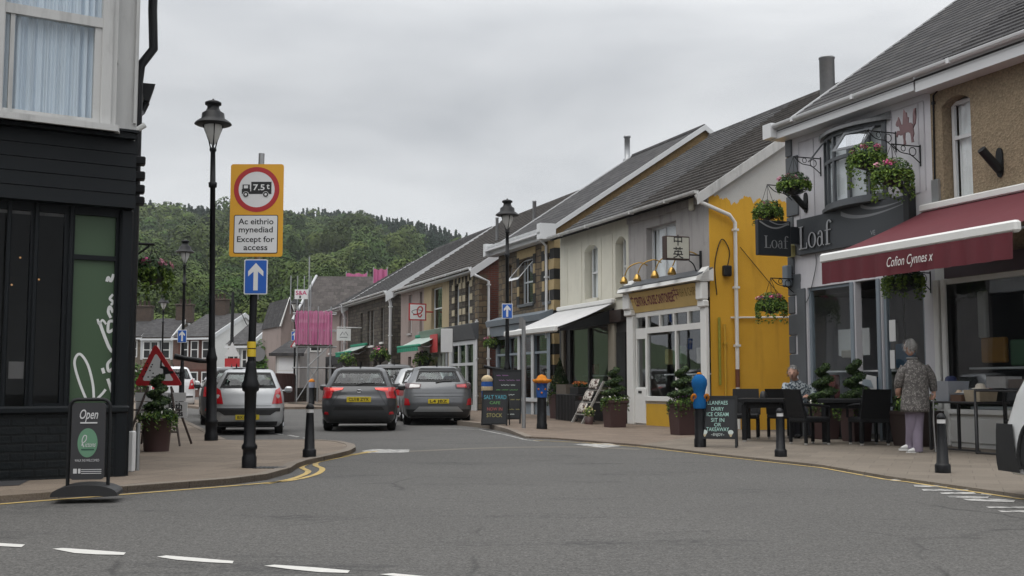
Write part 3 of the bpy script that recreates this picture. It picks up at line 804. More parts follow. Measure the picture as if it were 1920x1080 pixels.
sfo = sf.build('shopfront', m_white, h)
b = MB(ROW)
for q in holes: b.quad((q[0], yf + .05, q[2]), (q[1], yf + .05, q[2]), (q[1], yf + .05, q[3]), (q[0], yf + .05, q[3]))
b.build('pane', m_shopglass, sfo)
b = MB(ROW); b.box(xd, fx1 - .02, yf - .03, yf - .003, .03, zs - .12); b.box(fx0 - .02, xl - .06, yf - .05, yf - .003, .03, .55); b.build('stall_riser', m_yel, sfo)
b = MB(ROW); b.box(xd - .02, fx1, yf - .07, yf - .004, zs - .05, zs + .05); b.build('sill', m_white, sfo)
b = MB(ROW); b.rbox(xl - .02, xd - .03, yf - .03, yf - .004, .06, .92, .01); b.box((xl + xd) / 2 - .12, (xl + xd) / 2 + .06, yf - .036, yf - .028, .80, .86, 1); b.build('door', [m_white, m_ink], sfo)
b = MB(ROW)
for a, c in ((fx0, xl - .01), (xr + .03, fx1)):
    b = MB(ROW); b.rbox(a, c, yf - .09, yf - .004, .03, ztop + .05, .015); b.rbox(a - .02, c + .02, yf - .15, yf - .005, ztop + .05, ztop + .2, .02)
    b.rbox(a - .01, c + .01, yf - .2, yf - .006, ztop + .2, ztop + .62, .03); b.prism([(yf - .26, ztop + .62), (yf, ztop + .62), (yf, ztop + .95), (yf - .13, ztop + .82)], 'x', a - .03, c + .03); b.build('pilaster', m_white, sfo)
zA, zB = ztop + .12, ztop + .60
b = MB(ROW); b.add([(xl, yf - .02, zA), (xr, yf - .02, zA), (xr, yf - .2, zB), (xl, yf - .2, zB), (xl, yf + .1, zA), (xr, yf + .1, zA), (xr, yf + .1, zB), (xl, yf + .1, zB)],
      [(0, 1, 2, 3), (0, 4, 5, 1), (2, 6, 7, 3), (1, 5, 6, 2), (0, 3, 7, 4)])
sg = b.build('shop_sign', paint('mustard sign board', (.60, .43, .17), .6, .15, 3), h)
def onsign(u, v, o_):
    t = (v - zA) / (zB - zA); return (u, yf - .02 - .18 * t - o_, v)
m_maroon = paint('maroon lettering', (.16, .02, .05), .6, .1, 9); m_tanl = paint('tan lettering', (.26, .17, .04), .6, .1, 9)
W_ = xr - xl; zc = (zA + zB) / 2
b = MB(ROW); put_text(b, 'CENTRAL HOUSE CANTONESE', (xl + W_ * .36, zc), .30, onsign, .006, width=W_ * .60, bold=.02); put_text(b, '中', (xl + W_ * .70, zc + .05), .3, onsign, .006)
put_text(b, '*', (xl + W_ * .03, zc), .36, onsign, .006, bold=.03); put_text(b, 'FISH & CHIPS', (xl + W_ * .865, zc + .06), .26, onsign, .006, width=W_ * .25, m=1)
b.build('lettering', [m_maroon, m_tanl], sg)
b = MB(ROW); b.prism([(yf - .34, zB + .03), (-.003, zB + .03), (-.003, zB + .3), (yf - .3, zB + .12)], 'x', fx0 - .03, fx1 + .03); b.build('cornice', m_white, sfo)
b = MB(ROW); b.prism([(yf - .3, zB + .125), (-.004, zB + .305), (-.004, zB + .34), (yf - .3, zB + .15)], 'x', fx0, fx1); b.build('lead_flashing', m_greytrim, sfo)
for q in (1168, 1193, 1226, 1258):
    x = P(q, 550, yf - .45)[0]; zt = zB + .12
    b = MB(ROW); b.tube(spline([(x + .28, -.03, zt + .55), (x + .2, -.2, zt + .62), (x + .06, -.42, zt + .52), (x, -.52, zt + .3)]), .016, 6)
    b.lathe([(.025, .08), (.06, .05), (.095, -.04), (.105, -.08), (.085, -.1)], (x, -.54, zt + .2), 12); b.build('sign_lamp', m_brass, sfo)
b = MB(ROW); b.rbox(P(1296, 380)[0], P(1304, 380)[0], -.09, -.004, P(1300, 395)[1], P(1300, 366)[1], .03); b.build('alarm_box', paint('cream plastic', (.62, .6, .5), .5), h)
# projecting box sign
bx0, bz1 = ROW.pix(1300, 437, -.75); bz0 = ROW.pix(1300, 476, -.75)[1]
b = MB(ROW); xx = cx1 - .35
b.rbox(xx - .09, xx + .09, -.95, -.34, bz0 - .03, bz1 + .05, .012)
ps = b.build('projecting_sign', paint('rusty brown sign case', (.045, .025, .02), .6, .3, 9), h)
b = MB(ROW); b.box(xx + .09, xx + .094, -.92, -.37, bz0, bz1 + .02); b.build('sign_face', paint('yellowed sign face', (.46, .46, .40), .5, .15, 5), ps)
b = MB(ROW)
fn = lambda u, v, o_: (xx + .096, u, v)
put_text(b, '中', (-.645, (bz0 + bz1) / 2 + .16), .26, fn, bold=.012); put_text(b, '英', (-.645, (bz0 + bz1) / 2 - .12), .27, fn, bold=.012); b.build('lettering', m_ink, ps)
b = MB(ROW); b.tube([(xx, -.34, bz0 + .1), (xx, 0, bz0 + .1)], .018, 6); b.tube(spline([(xx, -.32, bz0 - .03), (xx, -.2, bz0 - .12), (xx, -.08, bz0 - .4), (xx, 0, bz0 - .55)]), .014, 6); b.tube([(xx, -.02, bz0 + .2), (xx, -.02, bz0 - .75)], .03, 6); b.build('bracket', m_iron, ps)

# ================================================================== cream house with the awning
ax0 = P(1050, 440)[0]
h = H(ROW, (ax0 + cx0) / 2, 'cream painted house with arched sash windows above a white awning')
wins = []
for a, c, t, d_ in ((1096, 1121, 458, 562), (1154, 1174, 440, 540)):
    xa, xb = P(a, 500)[0], P(c, 500)[0]; wins.append((xa, xb, 3.36, 4.86, .16))
wall_mesh(ROW, ax0, cx0 - .005, 2.9, E_, wins, depth=.24).build('wall', m_cream, h)
for q in wins: window(ROW, h, q[0] + .06, q[1] - .02, q[2], q[3] - .02, y=.2, curtain=m_curtain, sill=m_cream, fw=.055)
b = MB(ROW)
for a, c in ((1063, 1091), (1127, 1149)):
    xa, xb = P(a, 500)[0], P(c, 500)[0]
    b = MB(ROW); b.prism([(xa, 3.3), (xa + .03, 3.3), (xa + .03, 4.98), (xb - .03, 4.98), (xb - .03, 3.3), (xb, 3.3), (xb, 5.01), (xa, 5.01)], 'y', -.012, -.002); b.build('panel_bead', m_cream, h)
shell(ROW, h, ax0, cx0 - .005, E_, RZ, YR + .4, m_cream, None)
roof_mesh(ROW, ax0, cx0 - .005, E_, RZ, YR + .4, 24, step=.03).build('roof', m_slate2, h)
gutter(ROW, h, ax0, cx0, E_ - .13, m_oldwhite, fascia=False)
# dark shopfront below
x0, x1 = ax0 + .05, cx0 - .03; xp = P(1148, 700)[0]
hol = [(x0 + .75, x0 + 1.95, .55, 2.55), (x0 + 2.05, xp - .15, .55, 2.55)]
sfo = wall_mesh(ROW, x0, x1, .03, 2.95, hol, y=-.05, depth=.1).build('shopfront', paint('charcoal shopfront', (.035, .033, .034), .5, .2, 4), h)
b = MB(ROW)
for q in hol: b.quad((q[0], .02, q[2]), (q[1], .02, q[2]), (q[1], .02, q[3]), (q[0], .02, q[3]))
b.build('pane', m_shopglass, sfo)
m_beige = render_wall('beige pilaster', (.36, .33, .27), .3)
for a, c in ((xp, xp + .38), (x0 + .3, x0 + .45)): b = MB(ROW); b.box(a, c, -.12, -.053, .03, 2.6); b.build('pilaster', m_beige, sfo)
b = MB(ROW); b.box(xp + .45, x1 - .02, -.1, -.054, .03, 2.35); b.build('door', m_ink, sfo)
b = MB(ROW); b.box(x0 + .1, x1 - .05, -.2, -.055, 2.62, 2.93); b.build('shop_sign', paint('dark brown sign', (.03, .02, .017), .5, .3, 4), h)
def awning(par, fr, x0, x1, yw, zw, yf_, zf, cloth, bar, val=.0, name='awning', sag=.03, vcloth=None, text=None, n=10, br=.06):
    b = MB(fr); vs = []
    for i in range(n + 1):
        t = i / n
        for j in range(9):
            x = x0 + (x1 - x0) * j / 8; vs.append((x, yw + (yf_ - yw) * t, zw + (zf - zw) * t - sag * math.sin(math.pi * t) * (1 + .3 * math.sin(j * 1.7))))
    fs = [(i * 9 + j, (i + 1) * 9 + j, (i + 1) * 9 + j + 1, i * 9 + j + 1) for i in range(n) for j in range(8)]
    b.add(vs, fs, 0, True); b.add([(x, y, z - .012) for x, y, z in vs], [f[::-1] for f in fs], 0, True)
    a = b.build(name, cloth, par)
    b = MB(fr); b.rbox(x0 - .06, x1 + .06, yf_ - .07, yf_ + .05, zf - br * 1.5, zf + br * .7, .03); b.rbox(x0 - .03, x1 + .03, yw - .1, yw + .02, zw - .02, zw + .1, .02); b.build('front_rail', bar, a)
    b = MB(fr)
    for x in (x0 + .35, x1 - .35): b.tube([(x, yw, zw - .25), ((x + .25), (yw + yf_) / 2, (zw + zf) / 2 - .28), (x, yf_ + .05, zf - .05)], .025, 6)
    b.build('folding_arm', m_galv, a)
    if val:
        b = MB(fr); nn = 60; vs = []
        for i in range(nn + 1):
            x = x0 + (x1 - x0) * i / nn; w_ = .012 * math.sin(i * 1.1) + .008 * math.sin(i * 2.7)
            vs += [(x, yf_ - .06 + w_ * .3, zf - br * 1.4), (x, yf_ - .06 + w_ * 1.6, zf - br * 1.4 - val)]
        b.add(vs, [(2 * i, 2 * i + 1, 2 * i + 3, 2 * i + 2) for i in range(nn)], 0, True); v = b.build('valance', vcloth or cloth, a)
        return a, v
    return a, None
for q in (0,):
    awning(h, ROW, ax0 + .1, cx0 - .75, -.06, 3.15, -1.72, 2.47, m_whitecloth, m_white, val=0, br=.075)
b = MB(ROW); b.prism([(-.06, 3.0), (-1.6, 2.44), (-1.6, 2.38), (-.06, 2.62)], 'x', cx0 - .76, cx0 - .745); b.build('awning_end_board', m_iron, h)

# ================================================================== stone house with buff and black quoins
E3 = 5.72; R3 = 9.15; Y3 = 5.15; x1 = -8.82; x0 = P(935, 470)[0]
h = H(ROW, (x0 + x1) / 2, 'brown stone house with buff and black brick dressings and one propped open window')
wins = [(P(974, 500)[0], P(1000, 500)[0], 3.55, 5.0, .1), (P(1021, 480)[0], P(1033, 480)[0], 3.5, 4.95, .1), (P(951, 500)[0], P(960, 500)[0], 3.55, 4.95, .1)]
wall_mesh(ROW, x0, x1, 2.85, E3, wins, depth=.2).build('wall', m_stone, h)
for i, q in enumerate(wins):
    window(ROW, h, q[0], q[1], q[2], q[3], y=.15, curtain=m_curtain if i else None, sill=m_greytrim, mull=[q[0] + .3] if i == 0 else None, zt=4.25)
q = wins[0]; b = MB(ROW)
cxm = q[0] + .05; xa, xb = q[0] + .12, q[1] - .05
for (xa_, xb_, t0, t1) in ((xa, xb, 0, .1), (xa, xb, .9, 1), (xa, xa + .06, .1, .9), (xb - .06, xb, .1, .9)):
    A = lambda x, t: (x, .12 - .62 * t, 4.98 - .72 * t)
    b.add([A(xa_, t0), A(xb_, t0), A(xb_, t1), A(xa_, t1)] + [(lambda p: (p[0], p[1] + .03, p[2] + .025))(A(x_, t_)) for x_, t_ in ((xa_, t0), (xb_, t0), (xb_, t1), (xa_, t1))], [(0, 1, 2, 3), (7, 6, 5, 4), (0, 4, 5, 1), (2, 6, 7, 3), (1, 5, 6, 2), (3, 7, 4, 0)])
ow = b.build('open_casement', m_upvc, h)
b = MB(ROW); b.quad(A(xa + .06, .9), A(xb - .06, .9), A(xb - .06, .1), A(xa + .06, .1)); b.build('pane', glass('bright tilted glass', (.8, .85, .88), 5), ow)
shell(ROW, h, x0, x1, E3, R3, Y3, m_brick, None)
kx = (R3 - E3) / Y3; b = MB(ROW); b.add([(x1, 0, -.1), (x1, 2 * Y3, -.1), (x1, 2 * Y3, E3 - .04), (x1, Y3, R3 - .04), (x1, 0, E3 - .04)], [(0, 1, 2, 3, 4)]); b.build('gable_wall', m_tan, h)
roof_mesh(ROW, x0 - .05, x1 + .08, E3, R3, Y3, 20, step=.012).build('roof', m_slate, h)
verge(ROW, h, x1 + .1, Y3, E3, R3, m_upvc, h=.13); verge(ROW, h, x0 - .1, Y3, E3, R3, m_upvc, h=.2)
gutter(ROW, h, x0, x1 + .1, E3 - .1, m_upvc, fh=.3)
b = MB(ROW); b.box(x0, x1 + .1, -.5, -.33, E3 - .27, E3 - .2); b.box(x1 - .14, x1 + .14, -.5, -.0, E3 - .42, E3 + .05); b.box(x0 - .15, x0 + .05, -.5, 0, E3 - .42, E3 + .0); b.build('soffit_box', m_upvc, h)
z = 2.9; i = 0
class Q_:
    def box(s, *a): MB(ROW).box(*a).build('quoin', s.m, h)
b, bk = Q_(), Q_(); b.m, bk.m = m_quoinY, m_quoinK
while z < E3 - .35:
    t = b if i % 2 else bk; t.box(x1 - .3 - .12 * (i % 2), x1 + .02, -.02, .35, z, z + .3)
    for q in wins[:2]:
        if q[2] - .2 < z < q[3]: t.box(q[0] - .24 + .06 * (i % 2), q[0] - .002, -.015, .02, z, z + .3); t.box(q[1] + .002, q[1] + .2 - .06 * (i % 2), -.015, .02, z, z + .3)
    z += .31; i += 1
z = .05; i = 0
while z < 2.8:
    t = b if i % 2 else bk; t.box(x1 - .25, x1 + .02, -.02, .4, z, z + .3); z += .31; i += 1
for q in wins[:2]:
    n = 7
    for kk in range(n):
        xa = q[0] - .2 + (q[1] - q[0] + .4) * kk / n; b.box(xa, xa + (q[1] - q[0] + .4) / n - .01, -.014, .015, q[3] + .005, q[3] + .28)
pipe(ROW, h, [(x1 - .55, -.36, E3 - .15), (x1 - .5, -.32, E3 - .3), (x1 - .42, -.08, E3 - .55), (x1 - .42, -.08, 2.4)], m_upvc, .045)
fl_z = E3 + (R3 - E3)
b = MB(ROW); fx = P(1176, 270, Y3)[0]; fzz = R3
b.lathe([(.12, -.2), (.16, -.05), (.1, 0), (.1, .75), (.13, .76), (.13, .82), (.09, .83)], (fx, Y3, fzz), 12); b.build('flue', m_galv, h)
# blue grey shopfront
yf = -.1; hol = []; xs_ = [x0 + .15, x0 + 1.05, x0 + 1.25, x0 + 2.15, x0 + 2.3, x0 + 3.3, x0 + 3.45, x1 - .35]
for i in range(0, 8, 2):
    hol += [(xs_[i], xs_[i + 1], 2.02, 2.5), (xs_[i], xs_[i + 1], .62, 1.95)]
sfo = wall_mesh(ROW, x0, x1 - .1, .05, 2.9, hol, y=yf, depth=.08).build('shopfront', m_bluegrey, h)
b = MB(ROW)
for q in hol: b.quad((q[0], yf + .06, q[2]), (q[1], yf + .06, q[2]), (q[1], yf + .06, q[3]), (q[0], yf + .06, q[3]))
b.build('pane', m_shopglass, sfo)
for i in (1, 3, 5): b = MB(ROW); b.rbox(xs_[i] - .02, xs_[i + 1] + .02, yf - .06, yf - .003, .05, 2.55, .02); b.build('pilaster', m_paleframe, sfo)
b = MB(ROW); b.box(x0, x1 - .1, yf - .1, yf - .004, .5, .6); b.build('sill', m_paleframe, sfo)
b = MB(ROW); b.prism([(yf - .3, 2.92), (0, 2.92), (0, 3.25), (yf - .35, 3.1)], 'x', x0 - .1, x1 - .05); b.prism([(yf - .18, 2.6), (yf - .01, 2.6), (yf - .01, 2.9), (yf - .24, 2.9)], 'x', x0, x1 - .1); b.build('cornice', m_bluegrey, sfo)

# ================================================================== long house: stone, cream and pink fronts under one roof
E4 = 5.25; R4 = 8.45; x1 = -15.55; xA, xB = P(842, 560)[0], P(795, 570)[0]; x0 = P(752, 560)[0]
def sect(xa, xb, label, wallm, wins, extra=None, gl=None, gr=None, tile=m_tile, sillm=m_grey, z0=2.6, Eh=E4, Rh=R4):
    h = H(ROW, (xa + xb) / 2, label)
    wall_mesh(ROW, xa, xb, 0, Eh, wins, depth=.16).build('wall', wallm, h)
    for q in wins:
        if q[2] > 2: window(ROW, h, q[0], q[1], q[2], q[3], y=.12, sill=sillm, curtain=m_curtain if rng.random() < .5 else None)
    shell(ROW, h, xa, xb, Eh, Rh, YR, gl, gr)
    roof_mesh(ROW, xa, xb, Eh, Rh, YR, 22, step=.045).build('roof', tile, h)
    gutter(ROW, h, xa, xb, Eh - .13, m_upvc, fascia=True, fh=.14)
    return h
def bigshop(h, x0, x1, mat, holes, yf=-.08, top=2.6, sign=None):
    s = wall_mesh(ROW, x0, x1, .05, top, holes, y=yf, depth=.07).build('shopfront', mat, h)
    b = MB(ROW)
    for q in holes: b.quad((q[0], yf + .05, q[2]), (q[1], yf + .05, q[2]), (q[1], yf + .05, q[3]), (q[0], yf + .05, q[3]))
    b.build('pane', m_shopglass, s)
    if sign is not None:
        b = MB(ROW); b.prism([(yf - .05, top + .02), (0, top + .02), (0, top + .62), (yf - .22, top + .55)], 'x', x0, x1); b.build('shop_sign', sign, h)
    return s
w1 = [(P(853, 500)[0], P(861, 500)[0], 3.1, 4.75, .08), (P(873, 500)[0], P(881, 500)[0], 3.1, 4.75, .08), (P(848, 650)[0], P(893, 650)[0], .2, 2.5)]
h = sect(xA, x1, 'dark stone house with cream window blocks and a red brick gable end', m_stoneD, w1, gr=m_brick)
verge(ROW, h, x1 + .1, YR, E4, R4, m_upvc, h=.26)
b = Q_(); b.m = paint('cream window blocks', (.45, .39, .27), .8, .15, 8)
for q in w1[:2]:
    z = q[2]; i = 0
    while z < q[3] + .1:
        if i % 2 == 0: b.box(q[0] - .3, q[0] - .004, -.02, .02, z, z + .22); b.box(q[1] + .004, q[1] + .3, -.02, .02, z, z + .22)
        z += .24; i += 1
    for kk in (0, 2, 4): b.box(q[0] - .15 + kk * .22, q[0] + kk * .22, -.02, .02, q[3] + .01, q[3] + .3)
hx0, hx1 = P(850, 650)[0], P(892, 650)[0]; st_ = (hx1 - hx0) / 3
sh_ = bigshop(h, xA + .25, hx1 + .35, m_paleframe, [(hx0 + i * st_ + .05, hx0 + (i + 1) * st_ - .05, a, c) for i in range(3) for a, c in ((.3, 1.7), (1.8, 2.45))], sign=m_greytrim)
pipe(ROW, h, [(x1 - .05, -.36, E4 - .18), (x1 + .1, -.2, E4 - .4), (x1 + .12, .3, E4 - .6), (x1 + .12, .3, .1)], m_upvc, .05); pipe(ROW, h, [(P(897, 600)[0], -.06, 3.3), (P(897, 600)[0], -.06, .1)], m_upvc, .04)
b = MB(ROW); z = 0
b.box(x1 - .45, x1 + .002, -.015, .3, .05, 4.9); b.build('corner_stones', m_stone, h)
w1 = [(P(809, 540)[0], P(829, 540)[0], 3.2, 4.85)]
h = sect(xB, xA - .005, 'cream fronted shop house with green awning and dark framed upper window', render_wall('buff render', (.42, .34, .22), .4), w1)
awning(h, ROW, P(787, 620)[0], xA - .9, -.1, 2.95, -.9, 2.55, paint('pale striped awning', (.42, .5, .46), .7), m_green, val=.16, vcloth=m_green, n=5, br=.05)
bigshop(h, xB + .3, xA - .3, paint('pale green grey shopfront', (.30, .33, .29), .6, .1, 3), [(xB + .6, xB + 2.2, .6, 2.1), (xB + 2.5, xA - .6, .1, 2.2)], sign=paint('soft green sign', (.20, .27, .22), .5))
b = MB(ROW); b.box(xA - 1.3, xA - .35, -.36, -.335, 2.25, 2.95); b.build('red_shop_panel', paint('red shop panel', (.45, .05, .05), .5, .2, 9), h)
w1 = [(P(766, 560)[0], P(772, 560)[0], 3.2, 4.85), (P(787, 560)[0], P(792, 560)[0], 3.2, 4.85), (P(765, 670)[0], P(771, 670)[0], .9, 2.2), (P(784, 670)[0], P(791, 670)[0], .1, 2.3)]
h = sect(x0, xB - .005, 'pinkish grey rendered house with tall narrow windows beside green awning shop', m_pink, w1, gl=m_stoneD)
verge(ROW, h, x0 - .05, YR, E4, R4, m_upvc, h=.2)
# red-edged projecting sign on this house
sx, sz_ = ROW.pix(780, 594, -.7)
b = MB(ROW); b.box(sx - .02, sx + .02, -1.0, -.28, 3.55, 4.23); b.tube([(sx, -.28, 3.9), (sx, 0, 3.9)], .03, 6); ps = b.build('projecting_sign', m_signred, h)
b = MB(ROW); b.box(sx + .02, sx + .026, -.95, -.33, 3.6, 4.18); b.build('sign_face', m_paper, ps)
b = MB(ROW); fn = lambda u, v, o_: (sx + .03, -.64 + (u + .64) * .72, 3.89 + (v - 3.88) * .72)
b.strip([(p.x, p.y) for p in spline([(-.9, 3.72), (-.5, 3.8), (-.36, 4.05), (-.5, 4.18), (-.66, 4.0), (-.62, 3.7), (-.5, 3.6), (-.4, 3.75)], 5)], .07, 0, fn); b.strip([(p.x, p.y) for p in spline([(-.36, 3.95), (-.75, 4.0), (-.98, 3.88), (-.8, 3.74)], 5)], .035, 0, fn, 1)
b.build('emblem', [m_signred, m_greytrim], ps)

# ================================================================== dark stone row with green shop awning
E5 = 5.36; R5 = 8.35; x1 = -27.4; x0 = P(653, 560)[0]
w5 = [(P(676, 600)[0], P(680, 600)[0], 2.9, 4.6), (P(689, 600)[0], P(694, 600)[0], 2.9, 4.6), (P(696, 600)[0], P(701, 600)[0], 2.9, 4.6), (P(714, 600)[0], P(719, 600)[0], 3.0, 4.6),
      (P(674, 680)[0], P(679, 680)[0], .3, 2.2), (P(689, 680)[0], P(693, 680)[0], .1, 2.3), (P(700, 680)[0], P(707, 680)[0], .6, 2.2)]
h = sect(x0, x1, 'long dark stone house with paired narrow windows and small green awning', m_stoneD, w5, gl=m_stoneD, gr=m_stoneD, tile=m_slate2, Eh=E5, Rh=R5, sillm=m_white)
verge(ROW, h, x1 + .1, YR, E5, R5, m_upvc, h=.42); verge(ROW, h, x0 - .1, YR, E5, R5, m_upvc, h=.3)
for q in w5[:4]:
    z = q[2]; i = 0
    while z < q[3] + .2:
        b.box(q[0] - .45 - .1 * (i % 2), q[0] - .006, -.02, .02, z, z + .24); b.box(q[1] + .006, q[1] + .3, -.02, .02, z, z + .24); z += .5; i += 1
pipe(ROW, h, [(x1 - .05, -.36, E5 - .18), (x1 + .02, -.2, E5 - .4), (x1 - .1, -.08, E5 - .7), (x1 - .1, -.08, .1)], m_upvc, .07)
awning(h, ROW, P(664, 640)[0], P(692, 640)[0], -.1, 2.95, -.9, 2.62, paint('pale striped awning', (.42, .5, .46), .7), m_green, val=.14, vcloth=m_green, n=4, br=.05)
sx = P(652, 630, -.7)[0]
b = MB(ROW); b.box(sx - .02, sx + .02, -1.25, -.55, 3.2, 3.8); b.tube([(sx, -1.25, 3.86), (sx, 0, 3.86)], .025, 6); ps = b.build('projecting_sign', m_paper, h)
b = MB(ROW); fn = lambda u, v, o_: (sx + .024, -.9 + (u + .9) * .6, 3.5 + (v - 3.42) * .6)
b.strip([(-1.2, 3.35), (-1.0, 3.65), (-.9, 3.4), (-.75, 3.65), (-.55, 3.35)], .05, 0, fn); b.strip([(-1.25, 3.2), (-.6, 3.2)], .05, 0, fn); b.build('emblem', m_greytrim, ps)
x1 = x0 - .02; x0 = P(613, 580)[0]
w6 = [(P(618, 620)[0], P(622, 620)[0], 2.8, 4.8), (P(636, 620)[0], P(641, 620)[0], 2.8, 4.8), (P(617, 690)[0], P(640, 690)[0], .4, 2.1)]
h = sect(x0, x1, 'pinkish rendered house next to the pink netted scaffold', m_pink, w6, gl=m_pink, gr=m_pink, tile=m_slate2, Eh=5.25, Rh=8.1, sillm=m_white)
verge(ROW, h, x1 + .05, YR, 5.3, 8.15, m_upvc, h=.35)
pipe(ROW, h, [(x1 - .4, -.36, 5.1), (x1 - .3, -.2, 4.9), (x1 - .4, -.08, 4.6), (x1 - .4, -.08, .1)], m_upvc, .07)
bigshop(h, x0 + .2, x1 - 1.0, m_ink, [(x0 + .4, x0 + 1.8, .6, 2.1), (x0 + 2, x1 - 1.2, .6, 2.1)])
# two flue stacks on the ridges further back, seen above the roofs
# ================================================================== cafe with the bow window
EL = 6.2; lx0 = P(1475, 237)[0]; lx1 = P(1742, 137)[0]; YL = 5.0; RL = EL + 3.45
h = H(ROW, (lx0 + lx1) / 2, 'pale cafe building with grey bow window and dark grey painted corner blocks', 'cafe building', 'cafe_building')
bz0, bz1 = 4.28, 5.62; bxa, bxb = 4.23, 5.98
wall_mesh(ROW, lx0, lx1, 2.9, EL, [(bxa, bxb, bz0, bz1)], depth=.1).build('wall', m_lilac, h)
m_bead = render_wall('lilac bead', (.50, .49, .52), .2)
for (a, c, d, e_) in [(lx0 + .38, lx1 - .16, 5.72, 5.735), (bxb + .14, lx1 - .3, 4.2, 4.215)] + [(x, x + .018, 4.216, 5.719) for x in (lx0 + .38, bxa - .35, bxb + .12, lx1 - .3, lx1 - .16)]: b = MB(ROW); b.box(a, c, -.014, -.002, d, e_); b.build('panel_bead', m_bead, h)
shell(ROW, h, lx0, lx1, EL, RL, YL, m_lilac, None)
roof_mesh(ROW, lx0 - .1, lx1, EL, RL, YL, 26, step=.02).build('roof', m_slate, h)
verge(ROW, h, lx0 - .12, YL, EL, RL, m_upvc, h=.06)
gutter(ROW, h, lx0 - .12, lx1, EL - .1, m_upvc, fh=.26)
b = MB(ROW); b.box(lx0 - .16, lx0 + .12, -.46, -.004, EL - .34, EL - .05); b.build('soffit_box', m_upvc, h)
b = MB(ROW); z = .05; i = 0
while z < 5.9:
    hh = .42 if i % 2 else .36; wd = .36 if i % 2 else .17
    q = MB(ROW); q.rbox(lx0 - .03, lx0 + wd, -.035, .3, z, z + hh - .015, .012); q.build('quoin', m_greytrim, h); z += hh; i += 1
# bow window: curved plan
n = 12; cxw = (bxa + bxb) / 2; hw = (bxb - bxa) / 2
bow = lambda t, o_=0: (cxw + (hw + o_) * (2 * t - 1), -.03 - (.24 + o_ * .6) * (1 - (2 * t - 1) ** 2))
def bowband(b, t0, t1, z0, z1, th=.07, o_=0.0, m=0):
    k = max(1, int(round((t1 - t0) * n)))
    for i in range(k):
        a, c = t0 + (t1 - t0) * i / k, t0 + (t1 - t0) * (i + 1) / k
        (xa, ya), (xb_, yb) = bow(a, o_), bow(c, o_)
        b.add([(xa, ya, z0), (xb_, yb, z0), (xb_, yb + th, z0), (xa, ya + th, z0), (xa, ya, z1), (xb_, yb, z1), (xb_, yb + th, z1), (xa, ya + th, z1)],
              [(3, 2, 1, 0), (4, 5, 6, 7), (0, 1, 5, 4), (1, 2, 6, 5), (2, 3, 7, 6), (3, 0, 4, 7)], m)
b = MB(ROW); zt = 5.12
bowband(b, 0, 1, bz0, bz0 + .06); bowband(b, 0, 1, bz1 - .08, bz1); bowband(b, 0, 1, zt - .03, zt + .03)
for t in (0, .14, .30, .56, .80, .96): bowband(b, t, t + .035, bz0 + .06, bz1 - .08, .06, .004)
bw = b.build('bow_window', m_greytrim, h)
b = MB(ROW)
for i in range(n):
    (xa, ya), (xb_, yb) = bow(i / n), bow((i + 1) / n); b.quad((xa, ya + .03, bz0 + .05), (xb_, yb + .03, bz0 + .05), (xb_, yb + .03, bz1 - .1), (xa, ya + .03, bz1 - .1))
b.build('pane', m_glass, bw)
b = MB(ROW); bowband(b, 0, 1, bz0 - .07, bz0 - .005, .3, .08); b.build('sill', m_greytrim, bw)
b = MB(ROW)
for i in range(n):
    a, c = i / n, (i + 1) / n; (xa, ya), (xb_, yb) = bow(a, .14), bow(c, .14)
    b.add([(xa, ya, bz1 - .02), (xb_, yb, bz1 - .02), (xb_, -.004, bz1 + .13), (xa, -.004, bz1 + .13), (xa, ya, bz1 + .04), (xb_, yb, bz1 + .04)], [(0, 1, 5, 4), (4, 5, 2, 3)])
b.build('lead_roof', paint('streaked lead', (.16, .165, .17), .5, .35, 14), bw)
b = MB(ROW)
for i in range(n):
    (xa, ya), (xb_, yb) = bow(i / n), bow((i + 1) / n); b.quad((xa, ya + .11, bz0 + .05), (xb_, yb + .11, bz0 + .05), (xb_, yb + .11, bz1 - .1), (xa, ya + .11, bz1 - .1))
b.build('curtain', paint('pale blind', (.62, .64, .66), .9, .15, 2), bw)
# propped top lights
def toplight(t0, t1, out_):
    (xa, ya), (xb_, yb) = bow(t0), bow(t1); b = MB(ROW); za, zb = bz1 - .1, bz1 - .1 - .40
    A = lambda u, v, o_=0: (xa + (xb_ - xa) * u, ya + (yb - ya) * u - out_ * v - .02 - o_, za + (zb - za) * v * (1 - .28 * out_))
    for u0, u1, v0, v1 in ((0, 1, 0, .12), (0, 1, .86, 1), (0, .09, .12, .86), (.91, 1, .12, .86)):
        b.add([A(u0, v0), A(u1, v0), A(u1, v1), A(u0, v1), A(u0, v0, .03), A(u1, v0, .03), A(u1, v1, .03), A(u0, v1, .03)], [(0, 1, 2, 3), (7, 6, 5, 4), (0, 4, 5, 1), (2, 6, 7, 3), (1, 5, 6, 2), (3, 7, 4, 0)])
    o = b.build('top_light', m_greytrim, bw)
    p = MB(ROW); p.quad(A(.09, .86, .015), A(.91, .86, .015), A(.91, .12, .015), A(.09, .12, .015)); p.build('pane', glass('bright tilted glass', (.8, .85, .88), 5), bw)
toplight(.56, .92, .27); toplight(.02, .16, .32)
